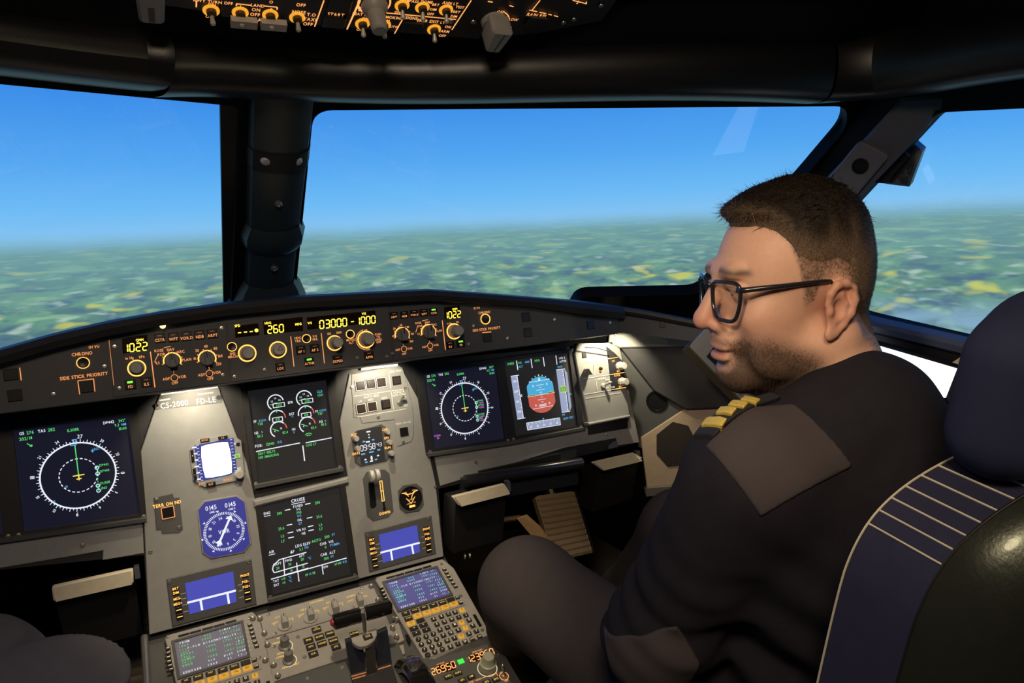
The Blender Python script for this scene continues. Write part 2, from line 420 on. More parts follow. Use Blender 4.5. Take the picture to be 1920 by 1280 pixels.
# glass panes
def schlick(nt, k):
    lw = nt.nodes.new('ShaderNodeLayerWeight'); lw.inputs[0].default_value = .5
    p_ = nt.nodes.new('ShaderNodeMath'); p_.operation = 'POWER'; p_.inputs[1].default_value = 5; nt.links.new(lw.outputs['Facing'], p_.inputs[0])
    m_ = nt.nodes.new('ShaderNodeMath'); m_.operation = 'MULTIPLY_ADD'; m_.inputs[1].default_value = k; m_.inputs[2].default_value = .035; nt.links.new(p_.outputs[0], m_.inputs[0]); return m_
gm = bpy.data.materials.new('window_glass'); gm.use_nodes = True; nt = gm.node_tree; nt.nodes.clear()
o_ = nt.nodes.new('ShaderNodeOutputMaterial'); mx = nt.nodes.new('ShaderNodeMixShader'); tr = nt.nodes.new('ShaderNodeBsdfTransparent'); gs = nt.nodes.new('ShaderNodeBsdfGlossy'); fz = schlick(nt, .6)
gs.inputs['Roughness'].default_value = .02; tr.inputs[0].default_value = (.985, .99, .99, 1)
for a_, b_ in ((fz.outputs[0], mx.inputs[0]), (tr.outputs[0], mx.inputs[1]), (gs.outputs[0], mx.inputs[2]), (mx.outputs[0], o_.inputs[0])): nt.links.new(a_, b_)
for i, (fr, loop) in enumerate(((WL, inL), (WR, inR), (SR, inS), (SL, inSl))):
    struct('window_%d' % (i + 1), B().flat(scalep(resamp(loop, np.mean(np.array(loop), 0), 40), .004), -.018, gm), fr, smooth=False)
# centre post between the two front windows
PFr = Fr(PB, (1, 0, 0), PT - PB); Lp = np.linalg.norm(PT - PB)
b = B(); sec = [(-.052, 0), (-.040, .024), (-.014, .034), (.022, .034), (.042, .022), (.050, 0)]
b.loft([[(x * k, v, h) for x, h in sec] for v, k in ((-.03, 1.0), (Lp * .5, 1), (Lp + .03, 1.04))], pillm, closed=False)
post = struct('trim_1', b, PFr, recalc=False)
def kid(name, b, parent, smooth=True, bevel=0, label=None, recalc=False):
    me = b.mesh(name, smooth)
    if recalc: fixn(me)
    o = put(name, me, parent, bevel=bevel)
    if label: o['label'] = label
    return o
p1 = PFr.p(480, 288, .03); p2 = PFr.p(575, 318, .03)
kid('clamp_band', B().loft([[(x * 1.04, v, h + .003) for x, h in sec] for v in (PFr.p(526, 318, .03)[1], PFr.p(526, 286, .03)[1])], black, closed=False), post)
for x, y, r in ((498, 300, .0085), (557, 300, .0085)):
    q = PFr.p(x, y, .03); kid('rivet', B().lathe((q[0], q[1], .026), [(r, 0), (r, .006), (r * .7, .010), (.0001, .011)], 14, mat('pale_rivet', (.45, .43, .46), .4)), post)
for x, y in ((522, 381), (514, 502)):
    q = PFr.p(x, y, .034); kid('bolt', B().lathe((q[0], q[1], .034), [(.0065, 0), (.0065, .003), (.004, .005), (.004, .003), (.0001, .003)], 12, steel), post)
q = PFr.p(505, 452, .03)[1]
kid('collar', B().loft([[(x * k, q + dv, h * k + .002) for x, h in sec] for dv, k in ((-.032, 1.0), (-.016, 1.16), (0.004, 1.18), (.03, 1.0))], pillm, closed=False), post)
q = PFr.p(500, 555, .03)[1]
kid('foot', B().loft([[(x * k, q + dv, h * k + .002) for x, h in sec] for dv, k in ((-.09, 1.75), (-.03, 1.5), (0.01, 1.22), (.03, 1.02))], pillm, closed=False), post)
q0 = PFr.p(455, 200, .0); kid('edge_flange', B().poly([(-.083, -.02), (-.055, -.02), (-.055, Lp + .03), (-.086, Lp + .02)], -.002, .007, black), post)
# grey pillar trim between front and side window, running on along the top of the side window
TF = Fr(SR.o + SR.n * .0, nrm((.45, -.9, 0)), (-.3, -.2, 1))
TF = Fr(onplane(1680, 230, SR.o + SR.n * .02, SR.n), nrm((.38, -.92, 0)), (-.25, -.1, 1))
pts = [(1690, 184), (1760, 178), (1930, 163), (2150, 145), (2150, 190), (1930, 203), (1757, 212), (1738, 238), (1690, 290), (1605, 378), (1540, 450), (1490, 430), (1550, 332), (1620, 260)]
tr2 = struct('trim_2', B().poly(TF.ps(pts), -.03, 0, trimg, inset=.006), TF, recalc=True)
kid('handle_cover', B().poly(rpoly(TF.ps([(1612, 262), (1668, 292), (1600, 372), (1540, 350)], .01), .01), .0, .014, mat('pillar_grey_light', (.13, .13, .15), .45), inset=.003), tr2, recalc=True)
q = TF.p(1613, 311, .014); kid('vent_opening', B().lathe((q[0], q[1], .0135), [(.0135, 0), (.0135, .0025), (.011, .0025), (.010, .0008), (.0001, .0008)], 24, hole), tr2)
kid('slot', B().poly(TF.ps([(1574, 341), (1590, 347), (1586, 354), (1570, 348)], .014), .0141, .0155, hole), tr2)
# dark box hung behind the pillar
t = Thing('visor_box', 'small dark box with cut corners hung behind the grey window pillar', 'box', TF, TF.p(1690, 310), -.06)
t.part('casing', B().poly(TF.ps([(1706, 264), (1729, 284), (1704, 351), (1662, 346), (1640, 338), (1645, 322)], -.05), -.085, -.05, mat('visor_box_plastic', (.03, .03, .036), .4), inset=.004), recalc=True)
t.part('bracket', B().poly(TF.ps([(1640, 338), (1665, 340), (1708, 290), (1690, 272)], -.045), -.05, -.030, black), recalc=True)
# padded lining above the windows
def lin_path():
    pts = []; dy = 13
    for x, y in ((-260, 92), (-100, 112), (0, 124), (150, 143), (290, 160), (420, 172), (530, 180)): pts.append((onplane(x, y - dy, WL.o + WL.n * .045, WL.n), WL.n))
    for x, y in ((600, 184), (700, 187), (830, 188), (1000, 186), (1250, 180), (1450, 184), (1555, 189)): pts.append((onplane(x, y - dy, WR.o + WR.n * .045, WR.n), WR.n))
    for x, y in ((1640, 186), (1720, 174), (1800, 160), (1920, 142), (2100, 118), (2400, 70)): pts.append((onplane(x, y - dy, SR.o + SR.n * .07, SR.n), SR.n))
    return pts
def lin_px(L):
    q = A @ (L - CAM); x = 960 + FPX * q[0] / -q[2]
    return x, float(np.interp(x, [-300, 250, 840, 1000, 1280, 1560, 1920, 2400], [30, 45, 92, 80, 62, 62, 12, -60]))
def lining(name, P, jit=1.0):
    rings = []
    for i, (L, n) in enumerate(P):
        a = nrm((n[0], n[1], 0)); j = 1 + .10 * math.sin(i * 2.1) * jit; z = np.array([0, 0, 1.])
        up = onplane(*lin_px(L), L + a * .0, a)[2] - L[2]; k = max(.5, up / .11)
        pr = [(-.075, -.004), (-.040, -.0085), (-.018, -.0085), (-.004, -.005 * j), (.005, .003), (.010, .013), (.014 * j, .030 * k), (.016, .055 * k), (.012, .078 * k), (.002, .096 * k), (-.014, .108 * k), (-.04, .112 * k), (-.12, .13 * k), (-.16, .6)]
        rings.append([L + a * d + z * h for d, h in pr])
    b = B(); b.loft(rings, vinyl, closed=False); o = struct(name, b)
    sd = o.modifiers.new('sub', 'SUBSURF'); sd.levels = sd.render_levels = 1
    return o
P = lin_path(); z0 = [q[0] for q in P]
lining('trim_3', P[:5] + [(P[4][0] + np.array([.02, -.01, -.001]), P[4][1])])
lining('trim_4', P[5:14] if False else [(P[5][0] + (P[4][0] - P[5][0]) * .8 + np.array([0, .005, -.006]), P[5][1])] + P[5:14])
lining('trim_5', [(P[13][0] + (P[14][0] - P[13][0]) * .06, P[13][1])] + P[14:])
# ceiling: two sloping faces over the crew
b = B(); c0 = math.radians(25)
b.add([(-1.3, -.15, .70), (1.3, -.15, .70), (1.3, -1.0, .70 + .85 * math.tan(c0)), (1.3, -2.5, 1.30), (-1.3, -2.5, 1.30), (-1.3, -1.0, .70 + .85 * math.tan(c0))], [(0, 1, 2, 5), (5, 2, 3, 4)], navyc)
struct('ceiling', b, smooth=False)
# black sill and blue ledge under the side window
SS = Fr(SR.o, SR.u, SR.v)
p = SS.ps([(1470, 560), (1640, 606), (1840, 652), (2100, 712), (2100, 740), (1840, 677), (1640, 628), (1470, 580)], .03)
struct('trim_6', B().poly(p, 0, .03, mat('sill_blue_grey', (.06, .075, .12), .5), inset=.006), SS, recalc=True)
p = SS.ps([(1300, 575), (1640, 626), (1840, 676), (2100, 738), (2100, 900), (1640, 800), (1300, 690)], .02)
struct('trim_7', B().poly(p, -.002, .02, black), SS, recalc=True)
# ================================================================ glareshield
TOP = [(-260, 745), (-120, 692), (0, 652), (100, 624), (200, 601), (300, 583), (420, 566), (560, 553), (700, 546), (800, 541), (900, 548), (1000, 556), (1080, 562), (1160, 573)]
BOT = lambda x: 775 - 150 / 1160 * x
gl = Thing('glareshield', 'long black padded glareshield arching across the cockpit above the screens', 'glareshield', FCU, (.13, .0), 0)
rings = []; ftop = []
for x, y in TOP:
    u, v = FCU.p(x, y, .005); lp = min(.032, .008 + .36 * (v - FCU.p(x, BOT(x))[1])) if x > 1000 else .024
    rings.append([(u, v - lp - .004, -.03), (u, v - lp, 0), (u, v - lp, .020), (u, v - lp * .6, .0265), (u, v - lp * .2, .021), (u, v, .005), (u, v - .002, -.06), (u, v - .025, -.17), (u, v - .07, -.34)])
    ftop.append((u, v - lp))
gl.part('padded_brow', B().loft(rings, glare, closed=False))
fb = [FCU.p(x, BOT(x)) for x in (1160, 900, 500, 0, -260)]
gl.part('face_board', B().poly(ftop + fb, -.02, -.0006, fcug), recalc=True)
bb = np.array(fb); gl.part('underside', B().add([(*bb[0], -.0006), (*bb[-1], -.0006), (bb[-1][0], bb[-1][1] - .006, -.115), (bb[0][0], bb[0][1] - .006, -.115)], [(0, 1, 2, 3)], black), recalc=False)
# orange print, ring buttons and black blanks at both ends of the board
def side_end(items):
    bt = B()
    for it in items:
        if it[0] == 't': _, s, x, y, px = it; bt.text(s, FCU.p(x, y), px * FCU.kv(x, y), .0004, amber)
        elif it[0] == 'l': _, x, y, x2, y2, wd = it; bt.line(FCU.p(x, y), FCU.p(x2, y2), wd * FCU.k(x, y), .0004, amber)
    return bt
def ringbtn(th, fr, x, y, r, mring=ambert, wd=1.6, name='ring_button'):
    c = fr.p(x, y); k = fr.k(x, y)
    b = B().lathe((*c, 0), [(r * k * .85, 0), (r * k * .8, .003), (r * k * .72, .0035), (.0001, .0028)], 20, hole); b.arc(c, r * k, wd * k, .0019, mring)
    return th.part(name, b)
gl.part('lettering', side_end([('t', '131 VU', 176, 650, 5), ('t', 'CHRONO', 154, 663, 6), ('t', 'SIDE STICK PRIORITY', 158, 704.5, 6.2), ('l', 37, 689, 40, 713, 1.6), ('l', 146, 714, 149.5, 739, 1.5), ('l', 146, 713.5, 176, 710, 1.5), ('l', 175.5, 710, 178, 734, 1.5), ('l', 154, 720, 168, 718.5, 1), ('l', 164, 716.5, 168, 718.5, 1), ('l', 164, 721, 168, 718.5, 1),
    ('t', '131 VU', 893.5, 577.5, 3.6), ('t', 'CHRONO', 908, 585.5, 4.4), ('t', 'SIDE STICK PRIORITY', 912.5, 616.5, 4.6), ('l', 904, 623.5, 921, 622, 1.4), ('l', 909, 629, 917, 628, .7)]))
ringbtn(gl, FCU, 156, 680, 12, name='chronometer_button'); ringbtn(gl, FCU, 909.5, 598, 8.4, name='chronometer_button')
q_ = FCU.p(305, 611, .0); gl.part('brow_bulb', B().lathe((q_[0], q_[1], .012), [(.0045, -.004), (.0045, .002), (.002, .006), (.0001, .0065)], 12, em('brow_bulb_warm', (1, .85, .45), 1.3), ax=(0, -.6, 1)))
for x, y, s in ((20, 702, 27), (28, 741, 27), (162, 725, 25), (986.5, 594, 15), (990, 623, 15), (913.5, 632, 16), (1107.5, 609, 13)):
    c = FCU.p(x, y); k = FCU.k(x, y); gl.part('blanking_cap' if x not in (162, 913.5) else 'priority_button', B().rect(c, s * k, s * k * .96, 0, .0022, hole, .0006))
for x, y in ((196, 687), (100, 739), (224, 728), (1039, 598), (1144, 604), (887, 609.5), (951, 633)): gl.piece('screw', SCREW, (*FCU.p(x, y), 0))
# dark blue-grey wing of the glareshield that turns aft on the right
o2 = FCU.w(*FCU.p(1160, 600)); GX = Fr(o2, nrm((math.cos(.75), -math.sin(.75), 0)), FCU.v)
wing = Thing('glareshield_wing', 'blank blue-black glareshield wing turning aft beside the right window', 'glareshield', GX, (.1, 0), 0)
wtop = [(1160, 573), (1210, 581), (1310, 600), (1420, 624)]
rings = []; ft = []
for x, y in wtop:
    u, v = GX.p(x, y, .005); lp = .016; rings.append([(u, v - lp - .004, -.03), (u, v - lp, 0), (u, v - lp, .010), (u, v - lp * .6, .014), (u, v - lp * .2, .012), (u, v, .005), (u, v - .002, -.06), (u, v - .02, -.14)]); ft.append((u, v - lp))
wing.part('padded_brow', B().loft(rings, glare, closed=False))
wing.part('face_board', B().poly(ft + GX.ps([(1420, 652), (1310, 641), (1160, 622)]), -.02, -.0006, mat('wing_blue_black', (.03, .036, .05), .5)), recalc=True)
c = GX.p(1242, 608); wing.part('blanking_cap', B().rect(c, .013, .014, 0, .002, hole, .0005))
# ================================================================ units in the glareshield face
Hf = .0012
def facepoly(fr, x0, x1, ytop, inset=2):
    return fr.ps([(x0, BOT(x0) - inset), (x0 - (x1 - x0) * 0, ytop[0]), (x1, ytop[1]), (x1 + 2, BOT(x1) - inset)])
def pushkey(th, x, y, s, txt, fr=FCU, lit=None, h=Hf, name='push_button', th_=4.6):
    c = fr.p(x, y); k = fr.k(x, y); kv = fr.kv(x, y)
    b = B().rect(c, s * k, s * .86 * kv, h, h + .0035, hole, .0008); z = h + .0037
    b.text(txt, (c[0], c[1] - s * .2 * kv), th_ * kv, z, amber)
    if lit: b.rect((c[0], c[1] + s * .22 * kv), s * .52 * k, s * .2 * kv, z, z + .0002, lit)
    else: b.rect((c[0], c[1] + s * .22 * kv), s * .42 * k, s * .05 * kv, z, z + .0002, em('dull_amber_bar', (1, .3, .12), .35))
    return th.part(name, b)
def texts(th, items, fr=FCU, h=Hf, name='lettering', m=None):
    b = B()
    for it in items:
        if it[0] == 'l': b.line(fr.p(it[1], it[2]), fr.p(it[3], it[4]), it[5] * fr.k(it[1], it[2]), h + .0003, it[6] if len(it) > 6 else m or amber)
        elif it[0] == 'a': b.arc(fr.p(it[1], it[2]), it[3] * fr.k(it[1], it[2]), it[4] * fr.k(it[1], it[2]), h + .0003, m or amber, it[5], it[6], 24)
        else: b.text(it[0], fr.p(it[1], it[2]), it[3] * fr.kv(it[1], it[2]), h + .0003, it[4] if len(it) > 4 else m or amber)
    return th.part(name, b)
def rotary(th, x, y, r, fr=FCU, h=Hf, ang=90, name='rotary_knob', dial=True, lit=(0, 240), m=knobd, ht=.017):
    c = fr.p(x, y); k = fr.k(x, y); R = r * k
    if dial:
        d = B().arc(c, R * 1.05, R * .17, h + .0003, ambert, -30, 195, 30)
        for q in range(6): a = math.radians(-30 + 45 * q); d.line((c[0] + R * math.cos(a), c[1] + R * math.sin(a)), (c[0] + R * 1.32 * math.cos(a), c[1] + R * 1.32 * math.sin(a)), R * .1, h + .0004, amber)
        th.part('dial_ring', d)
    b = B().lathe((*c, 0), [(R * .92, h), (R * .92, h + .005), (R * .84, h + .006), (.0001, h + .006)], 22, m)
    ca, sa = math.cos(math.radians(ang)), math.sin(math.radians(ang)); w_ = R * .36
    pts = [(R * .98, -w_ * .7), (R * .98, w_ * .7), (-R * .86, w_ * 1.2), (-R * .86, -w_ * 1.2)]
    b.poly([(c[0] + p * ca - q * sa, c[1] + p * sa + q * ca) for p, q in pts], h + .004, h + ht, m, inset=.0012)
    b.line((c[0] + R * .1 * ca, c[1] + R * .1 * sa), (c[0] + R * .85 * ca, c[1] + R * .85 * sa), R * .14, h + ht + .0002, hole)
    return th.part(name, b)
def roundknob(th, x, y, r, fr=FCU, h=Hf, ht=.02, ring=True, m=knobg, mr=ambert, name='selector_knob', rr=.86, flutes=24):
    c = fr.p(x, y); k = fr.k(x, y); R = r * k
    if ring: th.part('glow_ring', B().arc(c, R, R * .17, h + .0004, mr, 0, 360, 36))
    b = B(); rings = []
    for q, z in ((rr, h), (rr, h + ht * .35), (rr * .82, h + ht * .4), (rr * .8, h + ht * .93), (rr * .7, h + ht), (.01, h + ht)):
        rings.append([(c[0] + R * q * (1 + (.035 * (-1) ** i if .3 < q else 0)) * math.cos(2 * math.pi * i / flutes), c[1] + R * q * (1 + (.035 * (-1) ** i if .3 < q else 0)) * math.sin(2 * math.pi * i / flutes), z) for i in range(flutes)])
    b.loft(rings, m, True, True); return th.part(name, b)
def window7(th, quad, items, fr=FCU, h=Hf, name='readout_window'):
    b = B().poly(fr.ps(quad), h, h + .0006, mat('readout_glass', (.015, .008, .004), .15))
    o = th.part(name, b); d = B()
    for it in items:
        c = fr.p(it[1], it[2]); kv = fr.kv(it[1], it[2])
        if it[0] == 'dot': d.lathe((*c, 0), [(it[3] * fr.k(it[1], it[2]), h + .0007), (.0001, h + .0009)], 14, ledy, caps=False)
        elif it[0].startswith('#'): d.text(it[0][1:], c, it[3] * kv, h + .0009, ledy)
        else: d.seg7(it[0], c, it[3] * kv, h + .0009, it[4] if len(it) > 4 else ledy, gap=.74)
    th.part('lit_digits', d); return o
def efis(label, lit, P):
    t = Thing('display_control_unit', label, 'control panel', FCU, FCU.p(*P['c']), 0, 'display control units')
    t.part('faceplate', B().poly(FCU.ps(P['face']), 0, Hf, fcug, .0005), recalc=True)
    window7(t, P['win'], P['digits'])
    for x, y, s in P['btn']: pushkey(t, x, y, P['bs'], s, lit=grn if s in lit else None, th_=P['bt'])
    for x, y, s in P['btn2']: pushkey(t, x, y, P['bs'] * 1.06, s, lit=grn if s in lit else None, th_=P['bt'])
    for x, y, r, a in P['rot']: rotary(t, x, y, r, ang=a)
    for x, y, r in P['tog']:
        roundknob(t, x, y, r, ring=True, mr=amber, ht=.006, m=mat('bronze_pointer', (.16, .09, .05), .4), name='pointer_switch', rr=.7, flutes=12)
    roundknob(t, *P['baro']); texts(t, P['txt'])
    for x, y in P['screws']: t.piece('screw', SCREW, (*FCU.p(x, y), Hf))
    return t
efis('left display control unit with green FD key beside its pressure knob', ('FD',), dict(c=(340, 680), face=[(212, 744), (207, 640), (424, 606), (430, 717)], win=[(230, 663), (229, 634), (276, 627), (277, 655)], digits=[('1022', 253.5, 651, 14.5), ('#QNH', 262, 637, 4.6)],
    btn=[(299.5, 633.7, 'CSTR'), (325, 632, 'WPT'), (349.5, 630, 'VOR.D'), (374, 627.5, 'NDB'), (398, 625, 'ARPT')], btn2=[(244.5, 720.5, 'FD'), (274.5, 716, 'ILS')], bs=19, bt=5.4,
    rot=[(323, 676, 15.5, 92), (388.3, 672, 15.5, 96)], tog=[(327, 708, 6.5), (392.5, 700, 6.5)], baro=(256.5, 690, 16.5),
    txt=[('ROSE', 298, 657, 5), ('VOR', 302.5, 664, 5), ('NAV', 320, 655, 5), ('ARC', 339, 659, 5), ('PLAN', 350, 674, 5), ('LS', 296, 680, 5), ('10', 365, 672, 5), ('20', 369.5, 657, 5), ('40', 386, 649, 5), ('80', 404, 653, 5), ('160', 412.5, 667, 5), ('320', 410, 682, 5),
         ('ADF', 312, 710, 5), ('VOR', 342, 706, 5), ('OFF', 328, 717.5, 5), ('1', 325.5, 698, 4.4), ('ADF', 378, 702.5, 5), ('VOR', 407.5, 698, 5), ('OFF', 394.5, 709.5, 5), ('2', 392, 690, 4.4), ('in Hg', 243, 671, 5), ('hPa', 266, 668.5, 5),
         ('l', 282, 659, 290.5, 726, 1.8), ('l', 204.5, 637, 213.5, 722, .7), ('l', 307, 652, 320, 649, 1.2), ('l', 297, 663, 290, 678, 1.2), ('l', 290, 678, 293, 681, 1.2)],
    screws=[(224, 728), (418, 703), (215, 650), (416, 615)]))
efis('right display control unit with glowing green CSTR key and tall pressure knob', ('FD', 'CSTR'), dict(c=(800, 620), face=[(739, 676), (731, 574), (872, 560), (880, 657)], win=[(833, 598), (832, 576), (861, 573), (863, 595)], digits=[('1022', 847.5, 590, 12), ('#QNH', 852, 579, 3.6)],
    btn=[(737.5, 591.5, 'ARPT'), (756.7, 590, 'NDB'), (775.5, 587.5, 'VOR.D'), (793.7, 586, 'WPT'), (811.7, 584, 'CSTR')], btn2=[(842.5, 646.7, 'ILS'), (862.5, 643.5, 'FD')], bs=14.5, bt=3.8,
    rot=[(753.5, 627.5, 12.5, 92), (803, 622.5, 12.5, 88)], tog=[(757, 654, 5), (806, 648, 5)], baro=(851, 621, 13, FCU, Hf, .028),
    txt=[('ROSE', 784, 605.5, 3.8), ('VOR', 787.5, 611, 3.8), ('NAV', 801, 604, 3.8), ('ARC', 814, 608.5, 3.8), ('PLAN', 822.5, 620, 3.8), ('LS', 784.5, 625.5, 3.8), ('10', 736.5, 630, 3.8), ('20', 739, 616, 3.8), ('40', 751.5, 609.5, 3.8), ('80', 764.5, 613, 3.8), ('160', 772.5, 625.5, 3.8), ('320', 771, 639.5, 3.8),
         ('ADF', 745.5, 655.5, 3.8), ('VOR', 768.5, 653, 3.8), ('OFF', 757.5, 663, 3.8), ('1', 755.5, 646, 3.4), ('ADF', 795.5, 650, 3.8), ('VOR', 817.5, 646.5, 3.8), ('OFF', 806.5, 656.5, 3.8), ('2', 805, 640, 3.4), ('in Hg', 842, 606, 3.4), ('hPa', 857.5, 603.5, 3.4), ('l', 828.7, 600.7, 834.7, 655.5, 1.4), ('l', 791, 601.5, 802, 599, 1), ('l', 783, 610, 779, 623, 1)],
    screws=[(736, 662.5), (877, 644.5)]))
t = Thing('autopilot_control_unit', 'central autopilot panel with yellow digital readouts and glowing selector knobs', 'control panel', FCU, FCU.p(580, 655), 0)
t.part('faceplate', B().poly(FCU.ps([(433, 716), (427, 606), (560, 586), (728, 573), (736, 676)]), 0, Hf, fcug, .0005), recalc=True)
window7(t, [(441, 633), (440, 611), (484, 606), (486, 628)], [('---', 460, 622.5, 14), ('dot', 480.6, 619.3, 3.6), ('#SPD', 445, 610.7, 4.4)])
window7(t, [(495, 627), (493, 602), (567, 594), (568, 620)], [('260', 516.5, 616.5, 14), ('#HDG', 502, 605.5, 4.4), ('#HDG', 559, 607.5, 4.4)])
window7(t, [(576, 618), (575, 595), (703, 582), (705, 604)], [('03000', 624.5, 606, 14.5), ('-1000', 680, 601, 13.5), ('#V/S', 580.5, 605.5, 4.2), ('#V/S', 682, 588, 4.2)])
for x, y, r in ((434.7, 650, 8.6), (574.4, 634.7, 7.8), (656.3, 626.3, 7.6)): ringbtn(t, FCU, x, y, r, wd=1.3)
for x, y, r, h in ((463.5, 662, 16, .020), (521, 655.5, 15.3, .018), (627, 643, 13.6, .032), (686, 636.3, 15, .026)): roundknob(t, x, y, r, ht=h, flutes=26)
c = FCU.p(524, 655); kk = FCU.k(524, 655)
t.part('pointer_mark', B().pline([(c[0] + 5.5 * kk * math.cos(a) - .0012, c[1] + 5.5 * kk * math.sin(a) + .001) for a in (1.57, 3.67, 5.76, 7.85)], .0007, Hf + .0185, hole))
for x, y, s in ((525, 687, 'LOC'), (563.5, 655.7, 'AP 1'), (589.4, 652.5, 'AP 2'), (579.4, 677.5, 'A/THR'), (632, 673.5, 'EXPED'), (691, 666, 'APPR')): pushkey(t, x, y, 17.5, s, lit=grn if s == 'A/THR' else None, th_=4.6)
texts(t, [('SPD', 436, 663, 4.6), ('MACH', 436.5, 668.5, 4.6), ('HDG', 558, 633.5, 4.4), ('TRK', 558.5, 639, 4.4), ('V/S', 590, 630.5, 4.4), ('FPA', 590.5, 636, 4.4), ('100', 616.5, 625.5, 4.2), ('1000', 635, 623.3, 4.2), ('METRIC', 657.8, 637, 4), ('ALT', 658.4, 642.2, 4), ('UP', 685.6, 619.3, 4), ('DN', 689.7, 654.6, 4),
    ('PUSH', 708.5, 626.6, 4), ('TO', 709, 631.6, 4), ('LEVEL', 709.5, 636.4, 4), ('OFF', 709.7, 641.2, 4), ('l', 544.8, 630.4, 551, 687, 1.4), ('l', 602, 624.4, 608, 681, 1.4), ('a', 686, 636.3, 18.5, 1.2, 100, 260)])
for x, y in ((496.5, 693), (670, 670.7), (440, 706), (725, 668)): t.piece('screw', SCREW, (*FCU.p(x, y), Hf))
# ================================================================ main instrument panel
pan = Thing('instrument_panel', 'broad grey main instrument panel carrying all the flight displays', 'instrument panel', MIP, (.1, 0), 0)
H0 = .004
pan.part('back_plate', B().poly(MIP.ps([(-190, 772), (-190, 1095), (-120, 1080), (270, 1040), (280, 1190), (832, 1043), (822, 916), (1195, 830), (1160, 640)]), -.03, 0, black), recalc=True)
Zf = MIP
ctr = [(300, 738), (409, 722), (463, 868), (478, 935), (652, 893), (637, 790), (655, 701), (750, 685), (790, 757), (808, 864), (817, 905), (832, 1043), (280, 1190), (271, 1000), (262, 850)]
pan.part('centre_fascia', B().poly(MIP.ps(ctr, H0), -.002, H0, grey, inset=.0012), recalc=True)
pan.part('left_fascia', B().poly(MIP.ps([(-190, 1014), (44, 990), (266, 962), (270, 1037), (192, 1050), (193, 1032), (172, 1036), (0, 1065), (-190, 1098)], .003), -.002, .003, grey, inset=.001), recalc=True)
pan.part('right_fascia', B().poly(MIP.ps([(812, 843), (948, 822), (1087, 797), (1074, 652), (1140, 642), (1162, 650), (1199, 829), (1158, 835), (1156, 821), (1060, 839), (826, 911)], .003), -.002, .003, grey, inset=.001), recalc=True)
for x, y in ((155, 1022), (816, 912), (892, 866), (282, 1034), (1137, 814), (289, 1036)):
    if x == 289: continue
    pan.piece('screw', SCREW, (*MIP.p(x, y, H0), H0))
# ledge between the two centre screens
pan.part('screen_ledge', B().poly(MIP.ps([(474, 938), (652, 894), (654, 905), (477, 950)], .008), 0, .014, grey, inset=.003), recalc=True)
# --- display units
def DU(name, label, quad, bez, H=.006, scr=scr_nd, scrH=None, frame=black, group=None, sill=True):
    q = MIP.ps(quad, H); c = np.mean(np.array(q), 0)
    t = Thing('display_unit', label, 'display screen', MIP, tuple(c), 0, group or 'flight display screens')
    out = MIP.ps(bez, H); t.part('bezel', B().ring(out, q, -.001, H + .004, frame), recalc=True)
    t.part('screen', B().flat(q, H, scr), smooth=False)
    lo = [out[2], out[3]]
    if sill: t.part('sill', B().loft([[(*p_, H + z) for p_, z in ((np.array(p) + np.array([0, d]), z) for d, z in ((.004, .0035), (.002, .009), (-.004, .008), (-.006, .002)))] for p in lo[::-1]], greyd, closed=False))
    for p, q_ in ((out[2], q[2]), (out[3], q[3])): t.piece('screw', SCREW, ((p[0] * .5 + q_[0] * .5), p[1] * .5 + q_[1] * .5, H + .004))
    # map unit square (0..1, 0..1 from bottom left) onto the screen
    TL, TR, BR, BL = (np.array(p) for p in q)
    def uv(a, b_): return tuple((BL * (1 - a) + BR * a) * (1 - b_) + (TL * (1 - a) + TR * a) * b_)
    t.uv = uv; t.S = np.linalg.norm(BR - BL); t.z = H + .0005; return t
